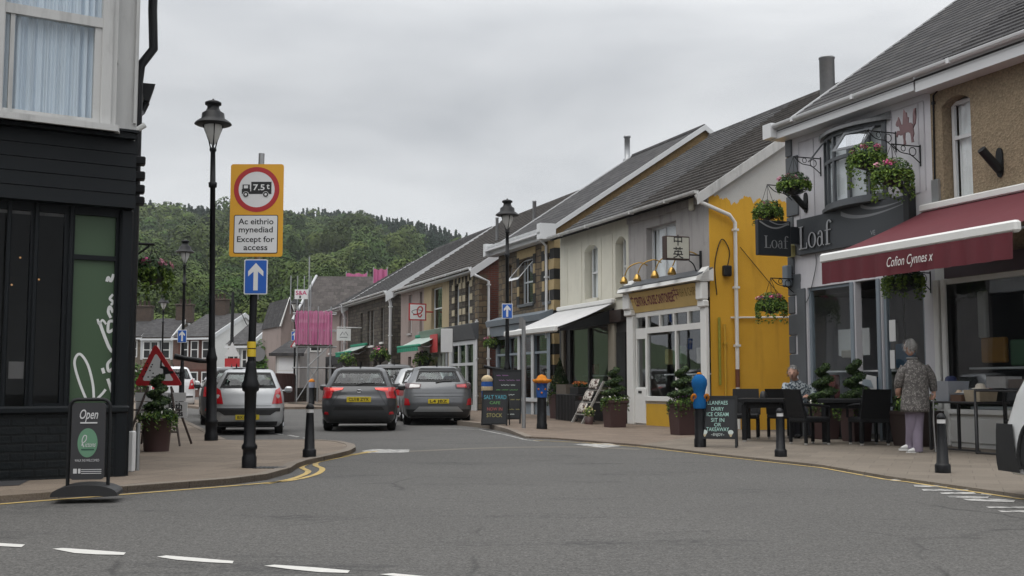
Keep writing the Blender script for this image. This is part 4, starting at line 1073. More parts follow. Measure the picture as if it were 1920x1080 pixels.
# sign board with raised serif name
s0, s1, sz0, sz1 = P(1501, 440)[0], P(1708, 400)[0], 3.5, 4.2
b = MB(ROW); b.rbox(s0, s1, -.09, -.004, sz0, sz1, .008); b.box(s1 + .003, s1 + .13, -.16, -.004, sz0 + .1, sz1 + .12, 1)
sb = b.build('shop_sign', [paint('slate grey sign board', (.062, .068, .076), .5, .08, 3), m_ink], h)
fnL = lambda u, v, o_: (u, -.09 - o_, v)
m_silver = paint('silver lettering', (.36, .37, .39), .4, .06, 5); m_swoosh = paint('grey swoosh', (.26, .27, .285), .5, .05, 5)
def serif_loaf(b, u0, v0, s, fn, off, m=0):
    """the cafe's name in a bookish serif: strokes with contrast and slab ends"""
    def bar(a, c, d, e_): b.add([fn(u0 + x * s, v0 + y * s, off) for x, y in ((a, d), (c, d), (c, e_), (a, e_))], [(0, 1, 2, 3)], m)
    def ell(cx_, cy_, rx, ry, tx, ty, a0=0, a1=360, k=22):
        P_ = []; 
        for i in range(k + 1):
            q = R(a0 + (a1 - a0) * i / k); P_.append(((cx_ + rx * math.cos(q), cy_ + ry * math.sin(q)), (cx_ + (rx - tx) * math.cos(q), cy_ + (ry - ty) * math.sin(q))))
        vs = [fn(u0 + p[0] * s, v0 + p[1] * s, off) for pr in P_ for p in pr]
        b.add(vs, [(2 * i, 2 * i + 2, 2 * i + 3, 2 * i + 1) if a1 > a0 else (2 * i, 2 * i + 1, 2 * i + 3, 2 * i + 2) for i in range(k)], m)
    bar(.12, .26, .04, .96); bar(.02, .36, .96, 1.0); bar(.02, .62, 0, .045); bar(.56, .62, .045, .26)
    ell(.98, .33, .29, .34, .115, .04)
    ell(1.52, .21, .2, .22, .1, .035, 40, 330); bar(1.62, 1.74, .04, .46); ell(1.56, .46, .18, .21, .11, .04, 0, 165); bar(1.74, 1.82, 0, .04)
    bar(1.98, 2.1, .04, .8); bar(1.9, 2.24, 0, .04); bar(1.88, 2.3, .60, .64); ell(2.18, .8, .2, .25, .12, .05, 180, 30)
b = MB(ROW); serif_loaf(b, s0 + .1, 3.60, .44, fnL, .035); 
b2 = MB(ROW); serif_loaf(b2, s0 + .115, 3.60, .44, fnL, .012); b2.build('letter_backs', m_ink, sb); b.build('lettering', m_silver, sb)
b = MB(ROW); mid = lambda t: s0 + (s1 - s0) * t
for (P0, P1, P2, wd) in (((.44, 4.13), (.60, 3.88), (.985, 4.06), .085), ((.62, 4.19), (.72, 4.02), (.985, 4.12), .07)):
    pts = [(mid((1 - t) ** 2 * P0[0] + 2 * t * (1 - t) * P1[0] + t * t * P2[0]), (1 - t) ** 2 * P0[1] + 2 * t * (1 - t) * P1[1] + t * t * P2[1]) for t in [i / 20 for i in range(21)]]
    vs = []
    for i, (u, v) in enumerate(pts):
        t = i / 20; w_ = wd * (1 - t * .85); vs += [fnL(u, v + w_ / 2, .004), fnL(u, v - w_ / 2, .004)]
    b.add(vs, [(2 * i, 2 * i + 1, 2 * i + 3, 2 * i + 2) for i in range(20)])
b.build('swoosh', m_swoosh, sb)
b = MB(ROW); put_text(b, 'VE', (P(1645, 437)[0], P(1645, 437)[1]), .12, fnL, .005); b.build('small_lettering', m_silver, sb)
# ground floor front: pilaster, window, recessed door, window
yf = .0; zt = 2.86; zsill = .62
Wn = lambda px: P(px, 680)[0]
hol = [(Wn(1517), Wn(1599), zsill, zt), (Wn(1607), Wn(1648), .04, zt), (Wn(1657), Wn(1737), zsill, zt)]
hol_ = hol; b = wall_mesh(ROW, lx0, lx1, .0, 3.0, hol, y=-.008, depth=.14); sfo = b.build('shopfront', m_lilac, h)
b = MB(ROW); b.rbox(Wn(1500), Wn(1515), -.05, -.012, .03, zt, .01); sfo2 = b.build('pilaster', m_greytrim, sfo)
for q in (hol[0], hol[2]):
    b = MB(ROW); a, c, d, e_ = q
    b.box(a, a + .07, .03, .1, d, e_); b.box(c - .07, c, .03, .1, d, e_); b.box(a + .07, c - .07, .03, .1, e_ - .06, e_); b.box(a - .03, c + .03, -.06, .1, d - .08, d - .002); fr_ = b.build('window_frame', m_bluegrey, sfo)
    b = MB(ROW); b.quad((a + .07, .06, d), (c - .07, .06, d), (c - .07, .06, e_ - .06), (a + .07, .06, e_ - .06)); b.build('pane', m_shopglass, sfo)
    b = MB(ROW); b.box(a, c, -.03, -.012, .05, d - .1); b.build('stall_riser', m_greytrim, sfo)
a, c, d, e_ = hol[1]
b = MB(ROW); b.box(a, c, .55, .6, .04, e_); b.box(a + .12, c - .12, .53, .549, .3, 2.1, 1); b.build('door', [m_navy, m_dark], sfo)
for px in (1602, 1652):
    b = MB(ROW); x = Wn(px); b.rbox(x - .05, x + .05, -.04, -.012, .03, zt, .012); b.build('door_post', m_bluegrey, sfo)
b = MB(ROW); xq = Wn(1665); b.box(xq, xq + .16, .045, .05, 1.75, 2.12); b.box(xq, xq + .12, .045, .05, 1.28, 1.6); b.build('window_notice', m_signgrey, sfo)
for xa_, xb_ in ((hol[0][0] + .25, hol[0][0] + .62), (hol[0][0] + .85, hol[0][1] - .15)):
    b = MB(ROW); b.box(xa_, xb_, .5, .52, 1.55, 2.05); b.build('wall_poster', m_signgrey, sfo)
# bracket sign hung out over the pavement
fz = lambda px, py: ROW.pix(px, py, -.75)
xs = lx0 + .42
b = MB(ROW)
q0 = side_y = None
def side(px, py, x):
    r = ray(px, py); o_ = ROW.pt(x, 0, 0); t = (o_[0] * ROW.X[0] + o_[1] * ROW.X[1]) / (r[0] * ROW.X[0] + r[1] * ROW.X[1])
    dx, dy = r[0] * t - o_[0], r[1] * t - o_[1]; return dx * ROW.Y[0] + dy * ROW.Y[1], CAMH + r[2] * t
ya, za = side(1418, 412, xs); yb, zb = side(1481, 481, xs)
b.rbox(xs - .05, xs + .05, ya, yb, zb, za, .008); b.box(xs - .04, xs + .04, yb, -.004, zb + .25, za - .1)
ps = b.build('projecting_sign', paint('near black sign panel', (.014, .017, .021), .45, .1, 4), h)
fnS = lambda u, v, o_: (xs + .05 + o_, u, v)
b = MB(ROW); serif_loaf(b, ya + .13, zb + .14, .235, fnS, .004); b.build('lettering', paint('grey lettering', (.22, .225, .23), .5, .1, 5), ps)
b = MB(ROW)
for k_, (v0, v1) in enumerate(((.03, .12), (.015, .06))):
    pts = [(ya + (yb - ya) * (.05 + .3 * k_ + t * (.9 - .3 * k_)), za - v0 - v1 * math.sin(math.pi * min(1, t * 1.1) * .9)) for t in [i / 14 for i in range(15)]]
    b.strip(pts, .03 - .01 * k_, .004, fnS)
b.build('swoosh', paint('grey lettering', (.22, .225, .23), .5, .1, 5), ps)
b = MB(ROW); x, z = P(1489, 471); b.rbox(x - .08, x + .09, -.14, -.02, z - .12, z + .12, .02); b.box(x - .05, x + .05, -.145, -.14, z - .02, z + .07, 1); b.build('alarm_box', [paint('pale yellow plastic', (.52, .47, .2), .5), m_ink], h)
b = MB(ROW); x, z = P(1486, 517); b.rbox(x - .13, x + .05, -.16, -.04, z - .22, z + .2, .02); b.build('meter_box', m_bluegrey, h)
b = MB(ROW); x, z = P(1532, 482); b.tube(spline([(x, -.03, z + .05), (x, -.035, z - .2), (x - .25, -.03, z - .75), (x - .45, -.03, z - .9)]), .009, 5); b.build('cable', m_greytrim, h)
# flag holders, baskets' wall brackets and the iron dragon
def flag_holder(par, px, py, s=1.0):
    x, z = P(px, py); b = MB(ROW)
    ring = [(x + .06 * s * math.cos(R(a)), z + .2 * s * (1 if math.sin(R(a)) > 0 else -1) * abs(math.sin(R(a))) ** .5) for a in range(0, 360, 24)]
    b.prism(ring, 'y', -.03, -.004); b.tube([(x, -.03, z - .1 * s), (x - .02, -.3 * s, z + .16 * s)], .06 * s, 10)
    return b.build('flag_holder', m_iron, par)
flag_holder(h, 1512, 380); flag_holder(h, 1702, 350)
def wall_bracket(par, x, z, out_, drop=.28):
    b = MB(ROW); b.tube([(x, -.01, z + .03), (x, -.01, z - drop - .05)], .012, 6); b.tube([(x, -.01, z), (x, -out_, z)], .011, 6)
    b.tube(spline([(x, -.02, z - drop), (x, -out_ * .35, z - drop * .55), (x, -out_ * .7, z - .12), (x, -out_ * .95, z - .01)]), .009, 5)
    b.tube([(x, -out_ * .28 + .07 * math.cos(q * .5), z - drop * .34 + .07 * math.sin(q * .5)) for q in range(14)], .008, 5)
    b.tube([(x, -out_ * .6 + .045 * math.cos(q * .5), z - drop * .2 + .045 * math.sin(q * .5)) for q in range(14)], .007, 5)
    return b.build('hanging_bracket', m_iron, par)
BASK = []   # bracket points for the hanging baskets
for (px, py, out_) in ((1539, 298, .62), (1680, 250, .62), (1726, 275, .6), (1487, 350, .6), (1490, 523, .55), (1745, 512, .55)):
    x, z = P(px, py); wall_bracket(h, x, z, out_); BASK.append((x, z, out_))
x, z = P(1703, 272, -.3); b = MB(ROW)
dr = [(0, .62), (.04, .7), (.1, .74), (.14, .82), (.18, .74), (.22, .66), (.26, .56), (.34, .58), (.4, .98), (.5, .84), (.53, .88), (.56, .7), (.62, .73), (.6, .58), (.72, .56), (.84, .44), (.94, .5), (.98, .66), (.92, .82), (.98, .92), (.88, .9), (.85, .8), (.89, .66), (.82, .4), (.86, .22), (.8, .12), (.84, 0), (.74, 0), (.73, .12), (.7, .26), (.58, .32), (.44, .32), (.42, .14), (.46, 0), (.36, 0), (.36, .14), (.32, .3), (.22, .28), (.1, .34), (.04, .26), (0, .36), (.08, .44), (.2, .42), (.18, .5), (.12, .58), (.06, .56)]
b.prism([(x - .26 + u * .5, z + .02 + v * .6) for u, v in dr], 'y', -.33, -.31); b.build('dragon_ornament', paint('faded red metal', (.15, .085, .09), .6, .2, 8), h)

# ================================================================== pebble-dashed shop house with the maroon awning
px1 = lx1 + 5.3
h = H(ROW, lx1 + 2.2, 'tan pebble dashed shop house with maroon awning lettered in white', 'shop house')
w7 = [(P(1768, 280)[0], P(1822, 280)[0], 3.9, 5.64, .12)]
wall_mesh(ROW, lx1 + .003, px1, 2.9, EL, w7 + [(lx1 + 3.2, lx1 + 4.1, 3.9, 5.64, .12)], depth=.22).build('wall', m_pebble, h)
for a in (w7[0], (lx1 + 3.2, lx1 + 4.1, 3.9, 5.64)): window(ROW, h, a[0] + .02, a[1], a[2], a[3] - .04, y=.18, curtain=m_curtain, zt=5.0, fw=.06, sill=m_white)
shell(ROW, h, lx1 + .003, px1, EL, RL, YL, None, m_pebble)
roof_mesh(ROW, lx1, px1 + .1, EL, RL, YL, 26, step=.035).build('roof', m_slate, h)
gutter(ROW, h, lx1, px1, EL - .1, m_upvc, fh=.3)
pipe(ROW, h, [(lx1 + .38, -.02, 5.9), (lx1 + .1, -.02, 5.75), (lx1 + .06, -.02, 3.8)], m_iron, .014, 'cable')
b = MB(ROW); b.box(lx1 + .02, lx1 + .18, -.05, -.004, 3.86, 4.35); b.build('galvanised_plate', m_galv, h)
flag_holder(h, 1876, 305, 1.15)
aw, val = awning(h, ROW, P(1738, 400)[0] - .0, lx1 + 3.75, -.05, 3.86, -2.05, 3.02, m_redcloth, m_white, val=.34, vcloth=m_redcloth, br=.07)
b = MB(ROW); av0 = lx1 + .0
b2 = MB(ROW)
xt0, zt_ = ROW.pix(1665, 490, -2.12); xt1, zt2 = ROW.pix(1752, 478, -2.12)
fnV = lambda u, v, o_: (u, -2.135 - o_, v)
put_text(b2, 'Cofion Cynnes x', ((xt0 + xt1) / 2, 2.76), .2, fnV, .01, width=(xt1 - xt0), shear=.35); b2.build('lettering', m_white, aw)
hol = [(P(1770, 700)[0], px1 - .3, .62, 2.62)]
sfo = wall_mesh(ROW, lx1 + .005, px1, .02, 3.0, hol, y=-.02, depth=.1).build('shopfront', m_white, h)
b = MB(ROW); b.rbox(lx1 + .02, lx1 + .13, -.1, -.024, .03, 2.7, .012); b.build('pilaster', m_white, sfo)
b = MB(ROW); b.rbox(lx1 + .17, lx1 + .27, -.08, -.024, .03, 2.7, .012); b.build('pilaster', m_white, sfo)
b = MB(ROW); q = hol[0]; b.quad((q[0], .05, q[2]), (q[1], .05, q[2]), (q[1], .05, q[3]), (q[0], .05, q[3])); b.build('pane', m_shopglass, sfo)
b = MB(ROW); b.box(q[0] - .06, q[1] + .06, -.07, -.024, q[2] - .07, q[2]); b.build('sill', m_white, sfo)
for i in range(3):
    b = MB(ROW); xa = q[0] + .02 + i * 1.5; b.rbox(xa, xa + 1.35, -.04, -.023, .1, .48, .01); b.build('riser_panel', m_white, sfo)
b = MB(ROW); b.box(lx1 + .3, px1, -.1, -.024, 2.7, 3.0); b.build('shop_sign', paint('dark mauve sign board', (.06, .035, .045), .5, .1, 4), h)
# goods behind the glass
for (xa, xb_, za, zb_, c) in ((.5, 1.0, 1.35, 1.75, (.35, .17, .03)), (1.1, 1.5, 1.3, 1.7, (.06, .14, .07)), (.45, .62, 1.75, 2.5, (.4, .4, .38)), (1.7, 2.1, 1.5, 1.9, (.25, .05, .06)), (1.4, 1.55, 1.6, 2.4, (.42, .42, .4))):
    b = MB(ROW); b.rbox(lx1 + xa, lx1 + xb_, .4, .5, za, zb_, .02); b.build('window_display', paint('display %.2f' % xa, c, .6), sfo)
b = MB(ROW); b.box(lx1 + .35, px1 - .4, .3, .75, .62, .66); b.box(lx1 + .35, px1 - .4, .3, .75, 1.25, 1.28); b.build('display_shelf', m_signgrey, sfo)

rg3 = random.Random(21); cl = [(.3, .28, .25), (.22, .06, .05), (.05, .12, .2), (.35, .3, .12), (.08, .16, .08), (.4, .4, .38)]
for hn, xa, xb_ in (('takeaway', xd + .1, xr - .1), ('white awning', ax0 + .9, cx0 - 1.3), ('bow window', hol_[0][0] + .1, hol_[2][1] - .1)):
    hh = [o for o in bpy.data.objects if o.get('label') and hn in o['label'] and o.parent is None][0]; x = xa
    while x < xb_:
        w_, z = rg3.uniform(.12, .4), rg3.choice((.75, .8, 1.3, 1.5)); b = MB(ROW); b.rbox(x, x + w_, .32, .46, z, z + rg3.uniform(.15, .5), .015); c = rg3.choice(cl); b.build('window_display', paint('stock %d' % cl.index(c), c, .6, .25, 9), hh); x += w_ + rg3.uniform(.03, .3)
    b = MB(ROW); b.box(xa, xb_, .3, .55, 1.24, 1.27); b.build('display_shelf', m_signgrey, hh)

# flues standing behind the cafe roof and on the long terrace
for (px, py0, py1, Y, r, lab) in ((1550, 108, 160, 26.5, .18, 'thick grey flue rising behind the cafe roof'), (1002, 377, 400, 40, .07, 'thin steel flue on the far terrace ridge'), (932, 408, 430, 44, .06, 'thin steel flue left of the right-hand street lamp')):
    a, c = deep(px, py0, Y), deep(px, py1, Y); b = MB(); r = r
    b.lathe([(r, c.z - 1.4), (r, a.z - .04), (r * 1.08, a.z - .035), (r * 1.08, a.z), (r * .8, a.z + .03), (0.001, a.z + .03)], (a.x, a.y, 0), 16)
    tag(b.build('flue', m_galv, None, (a.x, a.y, c.z)), lab, 'flue')

# ================================================================== corner bistro on the left
LP_ = LEFT.pix
h = empty('corner_bistro', LEFT.pt(-2, 0, .06), 'dark painted corner bistro with white bay window above', 'building')
sd = Vector((STREET[0], STREET[1], 0)); c0 = Vector(LEFT.pt(0, 0, 0))
def lw(px, py, off=0): return LP_(px, py, off)
zf0, zf1 = lw(120, 382, -.08)[1], lw(250, 266, -.1)[1]
xg0, xg1 = lw(135, 600)[0], lw(213, 600)[0]; zgt, zgb = lw(175, 404)[1], lw(175, 755)[1]
zmid = lw(175, 483)[1]
hol = [(xg0, xg1, zgb, zmid - .025), (xg0, xg1, zmid + .025, zgt), (lw(66, 600)[0], xg0 - .1, zgb, zgt), (lw(60, 600)[0] - .9, lw(58, 600)[0] - .03, .25, zgt)]
wall_mesh(LEFT, -9, 0, -.1, zf0 + .1, hol, y=0, depth=.06).build('wall', m_navy, h)
b = MB(LEFT)
for q in hol[2:]: b.quad((q[0], .04, q[2]), (q[1], .04, q[2]), (q[1], .04, q[3]), (q[0], .04, q[3]))
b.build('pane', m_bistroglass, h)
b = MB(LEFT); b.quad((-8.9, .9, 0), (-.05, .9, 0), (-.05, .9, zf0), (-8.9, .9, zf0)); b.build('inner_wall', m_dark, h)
m_ggreen = paint('sage green window vinyl', (.050, .092, .046), .5, .06, 2)
b = MB(LEFT)
for q in hol[:2]: b.quad((q[0], .035, q[2]), (q[1], .035, q[2]), (q[1], .035, q[3]), (q[0], .035, q[3]))
vp = b.build('window_panel', m_ggreen, h)
# handwritten name running up the panel, traced letter by letter
fnG = lambda u, v, o_: (*lw(u, v, .034 - o_)[:1], .034 - o_, lw(u, v, .034 - o_)[1])
b = MB(LEFT); th = 4.0
for st_, wd in (([(163, 752), (150, 720), (140, 685), (143, 668), (152, 665), (165, 685), (174, 720), (176, 750)], 3.6),
            ([(192, 690), (195, 700)], 4.5), ([(180, 750), (192, 738), (198, 730)], 3.5), ([(202, 710), (206, 722), (210, 735), (212, 745)], 4.5),
            ([(212, 690), (204, 696), (202, 682), (212, 672)], 4), ([(183, 598), (186, 608), (192, 600), (199, 608)], 3), ([(186, 602), (194, 625), (204, 650), (211, 660)], 4.5),
            ([(212, 618), (203, 622), (204, 604), (212, 602)], 4), ([(208, 596), (203, 585), (206, 575), (212, 586)], 4), ([(212, 552), (206, 560), (212, 566), (208, 572)], 3.5),
            ([(200, 528), (203, 520), (208, 527), (213, 514)], 4)):
    pts = spline([(x, y, 0) for x, y in st_], 6) if len(st_) > 2 else [Vector((x, y, 0)) for x, y in st_]
    b.strip([(p.x, p.y) for p in pts], wd * 1.35, .004, fnG)
b.build('lettering', paint('white vinyl script', (.75, .76, .75), .5), vp)
for px in (10, 62, 128, 226):
    x = lw(px, 600)[0]; b = MB(LEFT); b.rbox(x - .022, x + .022, -.03, -.003, .5, zf0, .008); b.build('pilaster', m_navy, h)
b = MB(LEFT); b.rbox(-.165, -.03, -.07, -.004, -.05, zf0, .02); b.build('corner_post', m_navy, h)
b = MB(LEFT); b.rbox(-9, -.02, -.09, -.004, zgb - .11, zgb - .03, .02); b.build('sill', m_navy, h)
m_dbrick = masonry('painted dark brick', (.006, .009, .011), (.0085, .0115, .0135), (.004, .0055, .0065), .23, .085, .012, .5, rnd=.005, bump=.5)
b = MB(LEFT); b.box(-9, -.03, -.05, -.003, -.1, zgb - .115); b.build('brick_base', m_dbrick, h)
b = MB(LEFT); n = 5; sl = (zf1 - zf0) / n
for i in range(n): b.prism([(-.174, zf0 + sl * i), (-.004, zf0 + sl * i), (-.004, zf0 + sl * (i + 1) - .004), (-.165, zf0 + sl * (i + 1) - .004)], 'x', -9, -.05)
b.build('plank_fascia', m_navy, h)
b = MB(LEFT); b.box(-9, -.08, -.26, -.002, zf1, zf1 + .06); b.box(-9, -.06, -.3, -.01, zf1 + .06, zf1 + .085); b.build('fascia_cap', m_navy, h)
# white bay window over the fascia
zb0 = lw(120, 228, -.3)[1]; zb1 = zb0 + 3.2; yb = -.28; xc0, xc1 = lw(7, 120, yb)[0], lw(196, 120, yb)[0]; zt0, zt1 = lw(100, 30, yb)[1] - .0, 0
xe = lw(236, 150, -.02)[0]
zg0 = lw(100, 213, yb)[1]; ztr = lw(100, 28, yb)[1]
b = MB(LEFT)
b.prism([(-9, yb - .06), (xc1 + .1, yb - .06), (xe, -.0), (xe, .1), (-9, .1)], 'z', zf1 + .09, zb0 - .05); b.prism([(-9, yb - .1), (xc1 + .13, yb - .1), (xe + .0, -.02), (xe + .0, .1), (-9, .1)], 'z', zb0 - .05, zb0 + .015)
fw = .09
for x in (xc0 - .06, xc1 + .02): b.rbox(x - .05, x + .06, yb - .02, yb + .08, zb0 + .016, zb1, .012)
b.box(xc0, xc1 - .03, yb, yb + .06, zb0 + .016, zg0); b.box(xc0, xc1 - .03, yb - .01, yb + .06, ztr - .05, ztr + .05); b.box(xc1 - .1, xc1 - .03, yb + .005, yb + .06, zg0, ztr - .05); b.box(xc0 + .05, xc0 + .09, yb + .005, yb + .06, zg0, ztr - .05)
b.box(xc0, xc1 - .03, yb, yb + .06, zb1 - .1, zb1)
bay = b.build('bay_window', m_oldwhite, h)
b = MB(LEFT); b.quad((xc0, yb + .04, zb0), (xc1, yb + .04, zb0), (xc1, yb + .04, zb1), (xc0, yb + .04, zb1)); b.build('pane', m_glass, bay)
# canted side light
b = MB(LEFT)
pA = Vector((xc1 + .08, yb + .02, 0)); pB = Vector((xe - .12, .02, 0)); dd = (pB - pA); nn = Vector((dd.y, -dd.x, 0)).normalized() * .05
def cant(t0, t1, z0, z1):
    a, c = pA + dd * t0, pA + dd * t1
    V_ = [a, c, c + nn, a + nn]; b.add([(p.x, p.y, z0) for p in V_] + [(p.x, p.y, z1) for p in V_], [(3, 2, 1, 0), (4, 5, 6, 7), (0, 1, 5, 4), (1, 2, 6, 5), (2, 3, 7, 6), (3, 0, 4, 7)])
cant(0, .12, zb0 + .016, zb1); cant(.82, 1.0, zb0 + .016, zb1); cant(.12, .82, zb0 + .016, zg0); cant(.12, .82, ztr - .35, ztr - .28)
b.build('canted_frame', m_oldwhite, bay)
b = MB(LEFT); b.quad((pA.x, pA.y, zg0), (pB.x, pB.y, zg0), (pB.x, pB.y, zb1), (pA.x, pA.y, zb1)); b.build('canted_pane', m_glass, bay)
b = MB(LEFT); b.box(xe - .13, -.03, -.06, -.002, zf1 + .09, zb1 + .4); b.build('window_jamb', m_oldwhite, bay)
m_sheer = paint('blue grey sheer curtain', (.60, .67, .75), .9, .06, 3)
b = MB(LEFT); n = 110; vs = []
for i in range(n + 1):
    x = xc0 + (xc1 - xc0) * i / n; yy = yb + .11 + (.018 + .014 * math.sin(i * .09)) * math.sin(i * .62 + 1.6 * math.sin(i * .13)) + .014 * math.sin(i * 1.63 + math.sin(i * .4))
    vs += [(x, yy, zb0 + .04), (x, yy, zb1)]
b.add(vs, [(2 * i, 2 * i + 2, 2 * i + 3, 2 * i + 1) for i in range(n)], 0, True); b.build('curtain', m_sheer, bay)
b = MB(LEFT); b.quad((-9, .12, zf1), (0, .12, zf1), (0, .12, zb1 + 1), (-9, .12, zb1 + 1)); b.build('upper_wall', m_oldwhite, h)
# street side of the bistro with eaves, gutter and pipes
FS = Frame(LEFT.pt(-.06, .0, 0), STREET)     # x along the street, -y is the street side
wins = [(3, 4, 3.9, 5.4), (6.5, 7.5, 3.9, 5.4), (2.6, 4.4, .8, 2.4), (6.2, 7.8, .8, 2.4)]
EB = zb1 + 1.0
wl = MB(FS)
wl.quad((14, 0, -.1), (0, 0, -.1), (0, 0, EB), (14, 0, EB))
for q in wl.f: pass
wl.build('street_wall', m_navy, h)
b = MB(FS); b.box(-.1, 14, -.03, -.004, zf1 + .2, EB - .02); b.build('upper_street_wall', m_oldwhite, h)
b = MB(); A1 = Vector(LEFT.pt(-9, 0, EB)); B1 = Vector(LEFT.pt(.1, -.1, EB)); C1 = B1 + sd * 14; D1 = A1 + sd * 14; apx = (A1 + B1) / 2 + Vector((0, 0, 2.8)); apy = apx + sd * 14
b.add([A1, B1, C1, D1, apx, apy], [(1, 2, 5, 4), (4, 5, 3, 0), (0, 1, 4), (2, 3, 5)]); b.build('roof', m_slate, h)
gy = -.3
b = MB(FS); b.tube([(.15, -.20, EB - .55), (14, -.20, EB - .55)], .08, 8); b.box(.15, 14, -.14, -.035, EB - .65, EB - .35); b.build('gutter', m_black, h)
gz = lambda px, py: FS
q1 = deep(268, 118, 12.6)
gz1 = q1.z
b = MB(FS); b.tube([(.6, -.2, gz1 + .9), (.6, -.2, gz1 + .55), (.6, -.22, gz1 + .1), (.6, -.09, gz1 - .1), (.6, -.07, gz1 - .3), (.6, -.07, zf0 - .0), (.6, -.07, .1)], .05, 8); b.build('downpipe', m_black, h)
b = MB(FS); z2 = deep(262, 160, 12.6).z; b.prism([(-.1, z2), (-.26, z2), (-.20, z2 - .2), (-.14, z2 - .2)], 'x', .75, 1.0); b.tube([(.85, -.17, z2 - .2), (.85, -.12, z2 - .32), (.6, -.08, z2 - .4)], .04, 8); b.build('hopper', m_black, h)
for py in (303, 331, 356, 378):
    q = deep(259, py, 12.2); b = MB(FS); b.rbox(.35, .5, -.16, -.02, q.z - .045, q.z + .045, .012); b.build('side_light', m_black, h)
b = MB(FS); q = deep(250, 244, 12.2); b.tube([(.3, -.02, q.z - .06), (.3, -.14, q.z + .03)], .03, 8); b.build('overflow_pipe', m_white, h)
b = MB(FS); b.tube([(1.9, 0, 2.72), (1.9, -.36, 2.72)], .018, 6); b.tube([(1.9, 0, 2.45), (1.9, -.3, 2.7)], .014, 6); b.build('hanging_bracket', m_iron, h)
b = MB(LEFT)
for (px, py) in ((38, 483), (22, 534), (73, 524)):
    x, z = lw(px, py, .5); b = MB(LEFT); b.ball((x, .5, z), .011); gm = G('glowing filament %d' % px); gm.set(gm.p, 'Emission_Color', (1, .45, .12)); gm.set(gm.p, 'Emission_Strength', .6); b.build('small_lamp', gm.mat, h)
b = MB(LEFT); x, z = lw(30, 693, .035); b.quad((x - .07, .034, z - .09), (x + .07, .034, z - .09), (x + .07, .034, z + .08), (x - .07, .034, z + .08)); b.build('door_notice', paint('dim notice', (.10, .10, .10), .6), h)
# houses continuing up the same side, behind the bistro
for i in range(2):
    hh = empty('terraced_house', c0 + sd * (15.5 + 8 * i), ('plain rendered house directly behind the corner bistro', 'plain stone house two doors behind the corner bistro')[i], 'house')
    F2 = Frame(tuple(c0 + sd * (14.2 + 8 * i)), STREET)
    b = MB(F2); b.box(0, 7.9, .05, 8, -.1, 5.4); b.build('wall', (m_grey, m_stone)[i], hh)
    b = MB(F2); b.add([(0, -.2, 5.3), (7.9, -.2, 5.3), (7.9, 4, 8), (0, 4, 8), (7.9, 8.2, 5.3), (0, 8.2, 5.3)], [(0, 1, 2, 3), (3, 2, 4, 5), (0, 3, 5), (1, 4, 2)]); b.build('roof', m_slate, hh)
    for x in (1.2, 5.2):
        for z in (.9, 3.4):
            b = MB(F2); b.box(x, x + 1.2, .0, .048, z, z + 1.5); w_ = b.build('window', m_white, hh); b = MB(F2); b.box(x + .08, x + 1.12, -.006, -.001, z + .08, z + 1.42); b.build('pane', m_ink, w_)
# unseen plain terrace behind the viewpoint, added to darken the window reflections
for i, (x, mt, lb) in enumerate(((-13, m_stoneD, 'dark stone'), (-4.4, m_pink, 'pinkish rendered'), (4.2, m_stone, 'brown stone'))):
    hh = empty('terraced_house', (x, -11, 0), lb + ' terraced house added unseen behind the viewpoint for darker reflections', 'house'); b = MB(); b.box(x - 4.25, x + 4.25, -19, -11.05, -.1, 5.4); b.build('wall', mt, hh)
    b = MB(); b.add([(x - 4.25, -10.8, 5.3), (x + 4.25, -10.8, 5.3), (x + 4.25, -15, 8.2), (x - 4.25, -15, 8.2), (x + 4.25, -19.2, 5.3), (x - 4.25, -19.2, 5.3)], [(1, 0, 3, 2), (2, 3, 5, 4), (0, 5, 3), (1, 2, 4)]); b.build('roof', m_slate, hh)
    for u in (-2.4, 1.2):
        for z in (.9, 3.4): b = MB(); b.box(x + u, x + u + 1.2, -11.05, -11, z, z + 1.5); w_ = b.build('window', m_white, hh); b = MB(); b.box(x + u + .1, x + u + 1.1, -10.998, -10.99, z + .1, z + 1.4); b.build('pane', m_ink, w_)
